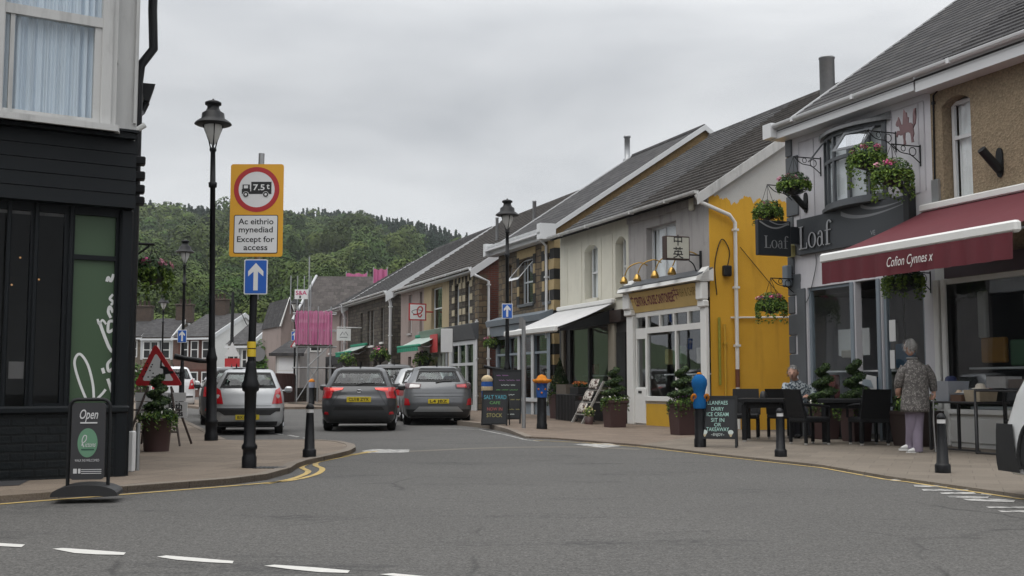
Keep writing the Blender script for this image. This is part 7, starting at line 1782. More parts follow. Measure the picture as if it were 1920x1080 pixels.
for s in (-1, 1):
    q = [(s * .66, .86), (s * .96, .92), (s * .92, 1.14), (s * .72, 1.06)]; q = q if s > 0 else [q[1], q[0], q[3], q[2]]
    frontpatch(q, .014).build('headlight', m_clearlight, t)
    b = MB(); C.sidepatch(b, s, [(Lg - 1.62, 1.3), (Lg - 1.15, 1.3), (Lg - 1.75, 2.05), (Lg - 2.3, 2.05)], .008); b.build('side_window', m_cglass, t)
    b = MB(); C.sidepatch(b, s, [(Lg - .34, .24), (Lg - .0, .24), (Lg - .05, .66), (Lg - .3, .66)], .016); b.build('bumper_end', m_blackplas, t)
    for yc in (.95, Lg - .78):
        b = MB(); q = [(yc + .40 * math.cos(R(a)), .35 + .40 * math.sin(R(a))) for a in range(-15, 196, 15)]
        vs = [(s * (C.at(.4)[3] + .012), yc, .3)] + [(s * (C.at(z)[3] + .012), y, max(z, .22)) for y, z in q]; fs = [(0, i, i + 1) for i in range(1, len(vs) - 1)]; b.add(vs, fs if s > 0 else [f[::-1] for f in fs])
        ring = [(yc + .42 * math.cos(R(a)), .35 + .42 * math.sin(R(a))) for a in range(-10, 191, 10)]
        b.tube([(s * (C.at(max(z, .24))[3] + .01), y, max(z, .24)) for y, z in ring], .022, 6); b.build('wheel_arch', m_blackplas, t)
    for yc in (.95, Lg - .78): wheel(t, s * (hw - .11), yc, .36, .23, m_alloy)
    b = MB(); b.rbox(s * (hw + .16) - .11, s * (hw + .16) + .11, Lg - 1.55, Lg - 1.38, 1.32, 1.68, .05); b.build('wing_mirror', m_blackplas, t)
frontpatch([(-.8, 1.36), (.8, 1.36), (.72, 2.1), (-.72, 2.1)], .008, 10, 10).build('windscreen', m_cglass, t)
# nearest front corner (local -x side, front) sits at the picture edge, heading out of the right side towards the left
yaw = R(8)
cs, sn = math.cos(yaw), math.sin(yaw); 
wx, wy = -(hw - .0), Lg - .78
target_ = ground(1970, 950)
t.location = (target_.x - (wx * cs - wy * sn), target_.y - (wx * sn + wy * cs), 0); t.rotation_euler = (0, 0, yaw)
# ================================================================== planters with clipped trees
def spiral(b, c, h, r, mats_n=900, rg=rng, turns=3.0, cone=False):
    """clipped topiary: a spiral of leaf clumps round a stem, or a plain cone"""
    if cone:
        for i in range(14):
            t = i / 13; rr_ = r * (1 - t) + .02; b.leaves((c[0], c[1], c[2] + h * t), (rr_, rr_, h / 14), int(mats_n / 14 * (1.2 - t)) + 8, .028, rg, 3, .75)
        return
    n = 34
    for i in range(n):
        t = i / (n - 1); q = t * turns * 2 * math.pi; R_ = r * (1 - .62 * t); off = R_ * .42
        b.leaves((c[0] + off * math.cos(q), c[1] + off * math.sin(q), c[2] + h * t), (R_ * .72, R_ * .72, h * .075), int(mats_n / n * (1.25 - .55 * t)) + 6, .026, rg, 3, .7)
def trailing(b, c, r, n, rg, drop=.35, size=.03, m0=0, arc=(0, 6.28)):
    for _ in range(n):
        q = rg.uniform(*arc); l = rg.uniform(.3, 1) * drop; k = 7
        for j in range(k):
            t = j / k; rr_ = r * (1.0 + .35 * math.sin(min(1, t * 1.6) * 1.57)); z = c[2] + .05 * math.sin(t * 3) - l * t * t
            b.leaves((c[0] + rr_ * math.cos(q), c[1] + rr_ * math.sin(q), z), (.03, .03, .03), 4, size, rg, 3, .2, m0=m0)
def planter(px, py, z, s, hp, htop, label, square=True, cone=False, flower=m_whitef, p=None, rot=.36, pot=None):
    p = p or ground(px, py, z); t = empty('planter', p, label, 'planter', 'planters with clipped trees'); b = MB(); w0, w1 = s * .40, s * .5
    c_, n_ = (4, 4) if square else (20, 20)
    b2 = MB(); fr = Frame((p.x, p.y), (math.cos(rot), math.sin(rot))); b2 = MB(fr); zz = p.z
    k = 1.32 if square else 1.0
    k *= .86; prof = [(w0 * k, 0), (w0 * k * 1.02, hp * .05), (w1 * k * .97, hp * .9), (w1 * k * 1.06, hp * .91), (w1 * k * 1.06, hp), (w1 * k * .93, hp), (w1 * k * .9, hp * .9)]
    b2.lathe(prof, (0, 0, zz), 4 if square else 20, 0, not square, math.pi / 4, math.pi / 4 + 2 * math.pi); 
    b2.build('pot', pot or m_terr, t)
    b = MB(fr); b.lathe([(.001, hp * .9), (w1 * k * .9, hp * .9)][::-1], (0, 0, zz), 4 if square else 20, 0, False, math.pi / 4, math.pi / 4 + 2 * math.pi); b.build('soil', m_soil, t)
    b = MB(); b.tube([(p.x, p.y, zz + hp * .85), (p.x, p.y, zz + htop - .05)], .014, 6, 3); spiral(b, (p.x, p.y, zz + hp + .06), htop - hp - .1, s * (.54 if square else .42), 3400, cone=cone); b.build('topiary', G_TOP + [m_bark], t)
    b = MB(); trailing(b, (p.x, p.y, zz + hp), w1 * .8, 34, rng, hp * .6, .022); b.leaves((p.x, p.y, zz + hp + .02), (w1 * 1.05, w1 * 1.05, .09), 480, .026, rng, 3, .3); b.build('trailing_leaves', G_BASK, t)
    b = MB(); b.leaves((p.x, p.y, zz + hp + .06), (w1 * 1.15, w1 * 1.15, .09), 46, .024, rng, 1, .7); b.build('flowers', flower, t); return t
planter(296, 846, .06, .50, .48, 1.10, 'brown round planter with spiral topiary in front of the triangle sign', False, p=ground(293, 846, .06))
planter(1153, 801, .032, .58, .62, 1.38, 'brown square planter with spiral topiary left of the white shop door')
planter(1281, 815, .032, .56, .62, 1.34, 'brown square planter with purple trailing flowers behind the blue knitted bollard', flower=m_purplef)
planter(1053, 790, .032, .62, .72, 1.7, 'dark planter with a tall clipped cone under the white awning', cone=True, flower=m_purplef, p=Vector(ROW.pt(ROW.pix(1050, 780, -.75)[0], -.75, .032)))
planter(1545, 822, .032, .52, .6, 1.36, 'brown planter with spiral topiary behind the left cafe table', p=Vector(ROW.pt(ROW.pix(1545, 740, -.42)[0], -.42, .032)))
planter(1604, 826, .032, .52, .6, 1.42, 'brown planter with spiral topiary beside the cafe doorway', p=Vector(ROW.pt(ROW.pix(1604, 740, -.42)[0], -.42, .032)))
pp = Vector(ROW.pt(ROW.pix(1716, 800, -.5)[0], -.5, .032)); t = empty('planter', pp, 'low dark planter with leafy green plant behind the woman', 'planter'); fr = Frame((pp.x, pp.y), ROW.X)
b = MB(fr); b.lathe([(.33, 0), (.42, .5), (.44, .5), (.44, .56), (.38, .56), (.37, .5)], (0, 0, pp.z), 4, 0, False, math.pi / 4, math.pi / 4 + 2 * math.pi); b.build('pot', paint('dark brown planter', (.035, .022, .02), .55, .2, 5), t)
b = MB(); b.leaves((pp.x, pp.y, pp.z + .66), (.36, .36, .2), 420, .05, rng, 3, .3); b.build('foliage', G_BASK, t)

# ================================================================== hanging baskets
def basket(c, r, label, fl=(m_pinkf, m_palepinkf), drop=.4, hang=.3, n=420, big=1.0, dark=False):
    t = empty('hanging_basket', c, label, 'hanging basket', 'hanging flower baskets'); c = Vector(c)
    b = MB(); b.lathe([(.02, -r * .75), (r * .45, -r * .6), (r * .62, -r * .3), (r * .66, 0), (r * .6, 0)], c, 16); b.build('bowl', m_ink, t)
    b = MB()
    for q in (0.3, 2.4, 4.5): b.tube([c + Vector((r * .62 * math.cos(q), r * .62 * math.sin(q), 0)), c + Vector((0, 0, hang))], .005, 4)
    b.build('chains', m_iron, t)
    b = MB(); r *= .95; b.leaves(c + Vector((0, 0, r * .12)), (r * 1.0, r * 1.0, r * .6), n * 2, .026 * big, rng, 3, .45); b.leaves(c + Vector((0, 0, -r * .2)), (r * .95, r * .95, r * .5), n, .028 * big, rng, 3, .6)
    b.build('foliage', greens('basket dark leaf', [(.018, .038, .016), (.03, .06, .02), (.055, .095, .03)]) if dark else G_BASK, t)
    b = MB(); trailing(b, c + Vector((0, 0, -r * .1)), r * .75, int(n / 7), rng, drop * 1.5, .026 * big); b.build('trailing_leaves', [G_BASK[1], G_BASK[2], G_BASK[2]], t)
    b = MB()
    for _ in range(8):
        q, rr_ = rng.uniform(0, 6.28), r * rng.uniform(.3, 1.0); fc = c + Vector((rr_ * math.cos(q), rr_ * math.sin(q), r * (.62 - .35 * rr_ / r)))
        b.leaves(fc, (.055 * big, .055 * big, .04 * big), 22, .026 * big, rng, 1, .3, m0=rng.randrange(2))
    b.build('flowers', list(fl), t); return t
labs = ['basket of greenery under the bracket nearest the bow window, with one pink bloom', 'large trailing basket hung across the bow window glass', 'pink topped basket below the red dragon ornament', 'pink geranium basket just above the hanging cafe sign', 'trailing basket with bright green strands against the yellow wall', 'dark leafy basket tucked under the maroon awning']
spec = [(1508, 338, .31, .14, True), (1641, 288, .34, .5, False), (1688, 318, .34, .42, False), (1466, 386, .29, .28, False), (1457, 566, .30, .36, False), (1695, 520, .34, .3, True)]
for (x, z, out_), lab, (px, py, r, drop, dk) in zip(BASK, labs, spec):
    # hung a little below its bracket tip
    best = min([o_ * .05 for o_ in range(6, 22)], key=lambda o_: abs(ROW.pix(px, py, -o_)[0] - x))
    zz_ = ROW.pix(px, py, -out_)[1]; basket(Vector(ROW.pt(x, -out_, zz_)), r, lab, drop=drop, hang=max(.12, z - zz_), dark=dk, n=520 if r > .3 else 420)
c = Vector(FS.pt(1.9, -.34, 2.4)); basket(c, .24, 'dark flower basket hanging from the bistro side wall over the pavement', drop=.3, hang=.3, dark=True)
q = deep(927, 640, 37.5); basket(q, .36, 'flower basket hung beside the brick gable left of the street lamp', drop=.2, hang=.25); 
q2 = deep(924, 618, 37.5)
for (px, py, Y, lab, fl, base_y) in ((651, 676, 50, 'dark green flower tub on a pole, left of the three by the far terrace', (m_purplef, m_purplef), 742), (713, 667, 46, 'pink flower tub on a pole, middle of the three by the far terrace', (m_palepinkf, m_pinkf), 745), (794, 676, 44, 'round green flower tub on a pole above the crossover roof', (m_purplef, m_palepinkf), 745)):
    q = deep(px, py, Y); t = empty('flower_tub', (q.x, Y, .1), lab, 'flower tub', 'pole mounted flower tubs'); b = MB(); b.tube([(q.x, Y, .1), (q.x, Y, q.z - .1)], .045, 8); b.build('pole', m_iron, t)
    b = MB(); b.lathe([(.05, -.3), (.22, -.2), (.28, .02)], q, 14); b.build('bowl', m_ink, t); b = MB(); b.leaves(q + Vector((0, 0, .1)), (.36, .36, .28), 380, .06, rng, 3, .4); trailing(b, q, .3, 16, rng, .35, .045); b.build('foliage', G_BASK, t)
    b = MB(); b.leaves(q + Vector((0, 0, .25)), (.3, .3, .18), 60 if 'pink' in lab else 14, .05, rng, 2, .5); b.build('flowers', list(fl), t)

# ================================================================== cafe furniture
m_rattan = paint('black woven rattan', (.0065, .007, .0085), .55, .3, 60, bump=.4, spec=.25); m_rattan2 = m_rattan; m_foot = paint('pale foot cap', (.35, .34, .32), .6)
m_cush = paint('faded tan seat', (.16, .10, .07), .8, .15, 9)
def make_chair():
    t = empty('cafe_chair', (0, 0, 0), None, 'chair')       # faces +y, back at -y
    b = MB(); b.rbox(-.25, .25, -.24, .25, .36, .45, .02); b.build('seat', m_rattan, t)
    b = MB(); b.add([(-.25, -.24, .44), (.25, -.24, .44), (.25, -.20, .44), (-.25, -.20, .44), (-.235, -.34, .90), (.235, -.34, .90), (.235, -.30, .90), (-.235, -.30, .90)], [(3, 2, 1, 0), (4, 5, 6, 7), (0, 1, 5, 4), (1, 2, 6, 5), (2, 3, 7, 6), (3, 0, 4, 7)]); b.build('backrest', m_rattan, t)
    for s in (-1, 1):
        b = MB(); b.tube([(s * .265, .22, .44), (s * .27, .20, .62), (s * .27, -.02, .645), (s * .26, -.27, .66)], .022, 6); b.build('armrest', m_rattan, t)
        for y in (.21, -.21):
            b = MB(); b.rbox(s * .225 - .024, s * .225 + .024, y - .024 + 0, y + .024, .03, .37, .006); l_ = b.build('leg', m_rattan, t); b = MB(); b.rbox(s * .225 - .02, s * .225 + .02, y - .02, y + .02, 0, .031, .004); b.build('foot_cap', m_foot, l_)
    return t
def make_table(w_=.78, h=.74):
    t = empty('cafe_table', (0, 0, 0), None, 'table'); b = MB(); b.rbox(-w_ / 2, w_ / 2, -w_ / 2, w_ / 2, h - .07, h, .008); b.build('tabletop', m_rattan, t)
    b = MB(); i = w_ / 2 - .09; b.rbox(-i, i, -i, i, h - .16, h - .072, .006); b.build('apron', m_rattan, t)
    for sx in (-1, 1):
        for sy in (-1, 1):
            b = MB(); b.rbox(sx * i * .98 - .04, sx * i * .98 + .04, sy * i * .98 - .04, sy * i * .98 + .04, .03, h - .1, .006); l_ = b.build('leg', m_rattan, t); b = MB(); b.box(sx * i * .98 - .03, sx * i * .98 + .03, sy * i * .98 - .03, sy * i * .98 + .03, 0, .031); b.build('foot_cap', m_foot, l_)
    return t
chP = make_chair(); uC = []
def face(px, py, deg, label, z=.032):
    return place(chP, uC, ground(px, py, z), R(deg), label, 'black woven cafe chairs')
face(1398, 822, 165, 'black woven chair directly behind the ice cream chalkboard')
face(1472, 822, -35, 'black woven chair with its back to the road, in front of the seated man')
face(1518, 833, -72, 'black woven armchair turned side-on so its pale seat and arm show')
face(1546, 821, 172, 'black woven chair facing out beyond the middle table')
face(1630, 834, 8, 'large black woven chair with its broad back to the road near the doorway')
face(1690, 830, 90, 'black woven chair nearest the woman, turned sideways')
tbP = make_table(); uT = []
place(tbP, uT, ground(1432, 827, .032), R(-18), 'black square cafe table left of the bollard, where the man sits', 'black square cafe tables')
place(tbP, uT, ground(1582, 831, .032), R(-18), 'black square cafe table between the side-on chair and the broad-backed chair', 'black square cafe tables')
p = ground(1433, 827, .032); tt = empty('napkin_holder', (p.x, p.y, p.z + .741), 'small dark rounded napkin holder on the left cafe table', 'napkin holder'); b = MB(); b.lathe([(.07, 0), (.07, .03), (.05, .1), (.03, .12), (.001, .125)], (p.x, p.y, p.z + .741), 12); b.build('holder', m_ink, tt)
zq = P(1633, 717)[1]; b = MB(ROW); x = P(1634, 717)[0]; b.add([(x - .24, -.09, zq - .10), (x + .24, -.09, zq - .16), (x + .24, -.09, zq + .10), (x - .22, -.09, zq + .16), (x - .24, -.08, zq - .10), (x + .24, -.08, zq - .16), (x + .24, -.08, zq + .10), (x - .22, -.08, zq + .16)], [(0, 1, 2, 3), (7, 6, 5, 4), (0, 4, 5, 1), (2, 6, 7, 3), (1, 5, 6, 2), (3, 7, 4, 0)])
b.box(x - .02, x + .02, -.075, -.05, .04, zq, 0)
mn = b.build('menu_board', m_signgrey, None, ROW.pt(x, -.09, .03)); tag(mn, 'tilted white menu board standing at the cafe doorway', 'menu board'); b = MB(ROW); b.add([(x - .16, -.093, zq - .06), (x + .17, -.093, zq - .1), (x + .1, -.093, zq + .04), (x - .1, -.093, zq + .06)], [(0, 1, 2, 3)]); b.build('picture', paint('blue grey print', (.30, .36, .40), .5), mn)

# ================================================================== chalkboards and pavement sign
def aboard(p, yaw, wd, h, lines, label, cols=None, legs=.1, name='chalkboard'):
    t = empty(name, p, label, 'chalkboard'); fr = Frame((p.x, p.y), (math.cos(yaw), math.sin(yaw))); tl = .16
    F_ = lambda u, v, o_: (u, -.16 + tl * v / h - o_, p.z + v)
    b = MB(fr); r = .035
    for (u0, u1, v0, v1) in ((-wd / 2, -wd / 2 + r, 0, h), (wd / 2 - r, wd / 2, 0, h), (-wd / 2 + r, wd / 2 - r, h - r, h), (-wd / 2 + r, wd / 2 - r, legs, legs + r)):
        q = [F_(u0, v0, .012), F_(u1, v0, .012), F_(u1, v1, .012), F_(u0, v1, .012), F_(u0, v0, -.012), F_(u1, v0, -.012), F_(u1, v1, -.012), F_(u0, v1, -.012)]
        b.add(q, [(0, 1, 2, 3), (7, 6, 5, 4), (0, 4, 5, 1), (2, 6, 7, 3), (1, 5, 6, 2), (3, 7, 4, 0)])
    for s in (-1, 1): b.tube([(s * (wd / 2 - .02), .0, p.z + h - .03), (s * (wd / 2 - .02), .24, p.z)], .016, 5)
    b.build('frame', m_iron, t); b = MB(fr); b.quad(F_(-wd / 2 + r, legs + r, .004), F_(wd / 2 - r, legs + r, .004), F_(wd / 2 - r, h - r, .004), F_(-wd / 2 + r, h - r, .004)); b.quad(F_(wd / 2 - r, legs + r, -.004), F_(-wd / 2 + r, legs + r, -.004), F_(-wd / 2 + r, h - r, -.004), F_(wd / 2 - r, h - r, -.004)); pn = b.build('board', m_chalk, t)
    b = MB(fr); ms = []
    for s, v, sz_, w_, c in lines:
        if c not in ms: ms.append(c)
        put_text(b, s, (0, v * h), sz_, F_, .008, width=w_ * wd, m=ms.index(c), bold=.006)
    b.build('lettering', ms, pn); return t, fr, F_
c_white, c_mint = paint('white chalk', (.50, .56, .54), .9), paint('mint chalk', (.35, .55, .50), .9); c_blue, c_red, c_yel, c_pink, c_grn = paint('blue chalk', (.08, .30, .38), .9), paint('red chalk', (.34, .08, .08), .9), paint('yellow chalk', (.30, .27, .10), .9), paint('purple chalk', (.28, .14, .30), .9), paint('green chalk', (.12, .30, .10), .9)
p = ground(1347, 838, .032)
t, fr, F_ = aboard(p, R(-14), .60, .80, [('LLANFAES', .86, .085, .52, c_mint), ('DAIRY', .74, .08, .32, c_mint), ('ICE CREAM', .635, .085, .56, c_mint), ('SIT IN', .525, .085, .34, c_mint), ('OR', .435, .08, .18, c_mint), ('TAKEAWAY', .345, .085, .58, c_mint), ('~ENJOY~', .245, .06, .34, c_white)], 'black chalkboard advertising ice cream to sit in or takeaway', legs=.13)
b = MB(fr)
for u in (-.2, .2):
    b.add([F_(u - .03, .21, .009), F_(u, .13 + .02, .009), F_(u + .03, .21, .009)], [(0, 1, 2)], 0); b.add([F_(u + .042 * math.cos(i * .524), .235 + .036 * math.sin(i * .524), .009) for i in range(12)], [tuple(range(12))], 1)
b.build('cone_drawing', [paint('tan chalk', (.45, .38, .25), .9), c_white], t)
p = ground(929, 797, .10); aboard(p, R(-10), .60, .78, [('SALT YARD', .80, .13, .86, c_blue), ('CAFE', .64, .09, .4, c_grn), ('NOW IN', .46, .1, .58, c_red), ('STOCK', .28, .12, .6, c_yel)], 'smaller black chalkboard with blue red and yellow writing beside the crossover', legs=.02)
p = ground(947, 795, .09) + Vector((.05, .5, 0)); tq, fr, F_ = aboard(p, R(-12), .72, 1.28, [], 'taller dark chalkboard with faint coloured lines behind the smaller one')
b = MB(fr)
for i, c in enumerate((0, 0, 1, 2, 1, 3, 2, 3, 1)):
    v = 1.14 - .115 * i; u = -.26 + .06 * (i % 3)
    for w_ in range(2 + i % 2): l = .1 + .05 * ((i + w_) % 3); b.strip([(u + l * q / 8, v + .013 * math.sin(q * 2.2 + i)) for q in range(9)], .012, .009, F_, c); u += l + .04
b.build('chalk_lines', [c_pink, c_white, c_grn, c_yel], tq)
# swinging pavement sign by the bistro
p = ground(164, 927, .06); t = empty('pavement_sign', p, 'grey pavement sign reading Open with a green oval, on a curved black base', 'pavement sign'); fr = Frame((p.x, p.y), (math.cos(R(12)), math.sin(R(12)))); mp_ = p.y / FPX
b = MB(fr); prof = [(.27 * math.cos(R(a)), .095 * math.sin(R(a)) ** .8 if a not in (0, 180) else 0) for a in range(0, 181, 12)]; b.prism([(x, p.z + z) for x, z in prof], 'y', -.2, .2); b.build('base', m_blackplas, t)
hs = (927 - 752) * mp_; fw_ = 128 / 2 * mp_ * .5
b = MB(fr); w2 = .165; b.tube([(-w2, 0, p.z + .06), (-w2, 0, p.z + hs - .06)] + [(-w2 + .06 - .06 * math.cos(R(a)), 0, p.z + hs - .06 + .06 * math.sin(R(a))) for a in (30, 60, 90)] + [(w2 - .06 + .06 * math.sin(R(a)), 0, p.z + hs - .06 + .06 * math.cos(R(a))) for a in (0, 30, 60)] + [(w2, 0, p.z + hs - .06), (w2, 0, p.z + .06)], .016, 8); b.build('frame', m_iron, t)
b = MB(fr); pr = rrect(-w2 + .025, w2 - .03, p.z + .13, p.z + hs - .03, .03); b.prism(pr, 'y', -.05, -.02); pn = b.build('panel', paint('charcoal sign panel', (.04, .04, .043), .5, .1, 5), t)
fnp = lambda u, v, o_: (u, -.053 - o_, p.z + v)
b = MB(fr); b.add([(-.005 + .082 * math.cos(q), -.0525, p.z + hs * .545 + .125 * math.sin(q)) for q in [i * .2094 for i in range(30)]], [tuple(range(30))]); b.build('green_oval', paint('sage oval', (.13, .27, .17), .5, .05, 5), pn)
b = MB(fr); put_text(b, 'Open', (0, hs * .84), .115, fnp, .001, shear=.3, bold=.01, width=.15); b.strip([(-.07, hs * .755), (.07, hs * .755)], .012, .001, fnp)
pts = spline([(-.035, .50), (-.05, .565), (-.035, .62), (-.015, .615), (-.02, .57), (-.045, .54), (-.05, .515)], 5); b.strip([(q.x, hs * q.y) for q in pts], .007, .002, fnp); put_text(b, 'ictons', (.018, hs * .525), .06, fnp, .002, shear=.4, width=.09)
put_text(b, 'WALK INS WELCOMED', (-.005, hs * .36), .03, fnp, .001, width=.2); b.box(-.115, -.085, -.054, -.0535, p.z + hs * .225, p.z + hs * .275); b.box(-.075, -.055, -.054, -.0535, p.z + hs * .225, p.z + hs * .275)
for v in (.265, .245, .225): b.box(-.05, .115, -.054, -.0535, p.z + hs * v - .003, p.z + hs * v + .003)
b.build('lettering', m_signgrey, pn); b = MB(fr); b.strip([(-.055, hs * .475), (.05, hs * .475)], .012, .002, fnp); b.build('small_lettering', paint('dark green letters', (.03, .09, .06), .5), pn)

# ================================================================== goods outside the shops
m_tbl = paint('dark steel table', (.02, .02, .022), .45, .2, 8)
FT = Frame(ROW.pt(ROW.pix(1770, 800, -.75)[0], -.75, 0), ROW.X); t = empty('display_table', FT.pt(.6, 0, .03), 'black metal table of second-hand goods under the maroon awning', 'table')
b = MB(FT); b.rbox(-.02, 1.0, -.3, .3, .73, .76, .006); b.build('tabletop', m_tbl, t)
for x in (.02, .95):
    for y in (-.27, .27): b = MB(FT); b.rbox(x - .02, x + .02, y - .02, y + .02, .03, .73, .004); b.build('leg', m_tbl, t)
b = MB(FT); b.box(0, 1.0, -.285, -.255, .05, .075); b.build('foot_rail', m_tbl, t)
FT2 = Frame(FT.pt(1.06, -.16, 0), ROW.X); t = empty('display_rack', FT2.pt(.5, 0, .03), 'taller black tube rack beside the goods table', 'rack')
for x in (0, .9):
    b = MB(FT2); b.tube([(x, -.22, .03), (x, -.22, .92), (x, .3, .95), (x, .3, .03)], .018, 6); b.build('side_frame', m_tbl, t)
for y, z in ((-.22, .05), (-.22, .92), (.3, .5)): b = MB(FT2); b.tube([(0, y, z), (.9, y, z)], .016, 6); b.build('cross_bar', m_tbl, t)
def goods(F_, x0, x1, y0, y1, z0, z1, mt, lab, cat, nm, flare=0.0, r=.012):
    b = MB(F_); b.add([(x0, y0, z0), (x1, y0, z0), (x1, y1, z0), (x0, y1, z0), (x0 - flare, y0 - flare, z1), (x1 + flare, y0 - flare, z1), (x1 + flare, y1 + flare, z1), (x0 - flare, y1 + flare, z1)], [(3, 2, 1, 0), (0, 1, 5, 4), (1, 2, 6, 5), (2, 3, 7, 6), (3, 0, 4, 7)])
    i = .012; b.add([(x0 - flare + i, y0 - flare + i, z1), (x1 + flare - i, y0 - flare + i, z1), (x1 + flare - i, y1 + flare - i, z1), (x0 - flare + i, y1 + flare - i, z1), (x0 + i, y0 + i, z0 + i), (x1 - i, y0 + i, z0 + i), (x1 - i, y1 - i, z0 + i), (x0 + i, y1 - i, z0 + i)], [(0, 1, 5, 4)[::-1], (1, 2, 6, 5)[::-1], (2, 3, 7, 6)[::-1], (3, 0, 4, 7)[::-1], (4, 5, 6, 7)])
    b.add([(x0 - flare, y0 - flare, z1), (x1 + flare, y0 - flare, z1), (x1 + flare, y1 + flare, z1), (x0 - flare, y1 + flare, z1), (x0 - flare + i, y0 - flare + i, z1), (x1 + flare - i, y0 - flare + i, z1), (x1 + flare - i, y1 + flare - i, z1), (x0 - flare + i, y1 + flare - i, z1)], [(0, 1, 5, 4), (1, 2, 6, 5), (2, 3, 7, 6), (3, 0, 4, 7)])
    return tag(b.build(nm, mt, None, F_.pt((x0 + x1) / 2, (y0 + y1) / 2, z0)), lab, cat)
goods(FT, .08, .34, -.2, .14, .762, 1.06, paint('cloudy clear plastic', (.34, .36, .40), .3, .1, 4), 'cloudy plastic tub at the left end of the goods table', 'tub', 'plastic_tub', .03)
goods(FT, .44, .66, -.26, -.02, .762, .86, paint('brown leather box', (.10, .055, .035), .5, .2, 8), 'low brown box with trinkets at the front of the goods table', 'box', 'open_box')
goods(FT, .68, .96, -.2, .1, .762, .93, paint('pale straw basket', (.36, .30, .22), .8, .2, 20, bump=.4), 'pale straw basket on the right half of the goods table', 'basket', 'straw_basket', .02)
for (x, y, z, r, c, nm, lab) in ((.5, -.15, .9, .045, (.55, .42, .3), 'bowl', 'small cream round dish in the brown box'), (.6, -.13, .9, .045, (.6, .6, .58), 'bowl', 'shiny white dish in the brown box, right one'), (.2, -.02, 1.07, .1, (.02, .03, .09), 'hat', 'navy blue hat lying on the plastic tub'), (.82, -.05, .97, .08, (.55, .5, .42), 'hat', 'cream hat on top of the straw basket')):
    b = MB(); c_ = Vector(FT.pt(x, y, z)); b.lathe([(r * 1.5, 0), (r * 1.45, r * .1), (r * .9, r * .2), (r * .8, r * .7), (r * .5, r * .95), (.001, r)], c_ - Vector((0, 0, r * .3)), 14); tag(b.build(nm, paint('goods %s' % lab[:9], c, .6, .1, 9), None, c_), lab, nm)
goods(FT2, .1, .45, -.1, .2, .96, 1.12, paint('grey cloth box', (.2, .2, .2), .8, .2, 8), 'grey box of oddments resting on the tube rack', 'box', 'open_box')
goods(FT2, .5, .85, -.1, .2, .96, 1.08, paint('dark wicker', (.06, .05, .045), .8, .3, 20, bump=.3), 'dark wicker tray resting on the tube rack', 'tray', 'wicker_tray')
# outside the black shopfront: trestle table with crates, ladder of cushions
F6 = Frame(ROW.pt(ROW.pix(1062, 780, -.85)[0], -.85, 0), ROW.X); t = empty('trestle_table', F6.pt(.6, 0, .03), 'dark trestle table covered by a hanging black cloth under the white awning', 'table')
b = MB(F6); b.rbox(0, 1.25, -.3, .3, .72, .76, .006); b.build('tabletop', m_tbl, t); b = MB(F6); n = 20
vs = [(1.25 * i / n, -.31 + .02 * math.sin(i * 1.9), z) for i in range(n + 1) for z in (.08, .74)]; b.add(vs, [(2 * i, 2 * i + 2, 2 * i + 3, 2 * i + 1) for i in range(n)], 0, True); b.build('cloth', m_ink, t)
for x in (.05, 1.2): b = MB(F6); b.tube([(x, -.26, .03), (x, 0, .72), (x, .26, .03)], .02, 5); b.build('leg', m_tbl, t)
goods(F6, -.1, .55, -.25, .15, .762, 1.02, paint('weathered crate wood', (.13, .11, .09), .85, .25, 9), 'weathered wooden crate on the trestle table', 'crate', 'wooden_crate')
fb = empty('flower_box', F6.pt(.9, 0, .762), 'dark box of orange flowers on the trestle table', 'flower box'); b = MB(F6); b.rbox(.68, 1.2, -.2, .15, .762, .95, .01); b.build('box', m_ink, fb)
b = MB(F6); b.leaves((.94, -.02, 1.0), (.28, .18, .08), 120, .035, rng, 3, .3); b.build('foliage', G_TOP, fb); b = MB(F6); b.leaves((.94, -.04, 1.05), (.28, .18, .06), 90, .03, rng, 1, .3); b.build('flowers', paint('orange petals', (.60, .17, .03), .6), fb)
F7 = Frame(ROW.pt(ROW.pix(1098, 780, -1.0)[0], -1.0, 0), ROW.X); t = empty('display_ladder', F7.pt(.3, 0, .03), 'leaning wooden step ladder displaying cushions by the square planter', 'ladder')
for x in (0, .62): b = MB(F7); b.add([(x - .025, -.42, .03), (x + .025, -.42, .03), (x + .025, -.36, .03), (x - .025, -.36, .03), (x - .025, .2, 1.1), (x + .025, .2, 1.1), (x + .025, .25, 1.1), (x - .025, .25, 1.1)], [(3, 2, 1, 0), (4, 5, 6, 7), (0, 1, 5, 4), (1, 2, 6, 5), (2, 3, 7, 6), (3, 0, 4, 7)]); b.build('rail', paint('grey limed wood', (.26, .25, .23), .8, .2, 9), t)
for z in (.25, .55, .85): y = -.4 + .6 * z / 1.1; b = MB(F7); b.rbox(.03, .59, y - .05, y + .25, z, z + .03, .005); b.build('step', paint('grey limed wood', (.26, .25, .23), .8, .2, 9), t)
cu = G('floral cushion'); cu = cu.fin(cu.mix(cu.ramp(cu.noise(16, detail=1), [(.48, 0), (.54, 1)]), (.50, .47, .43), (.09, .06, .055)), .9, 0, .1)
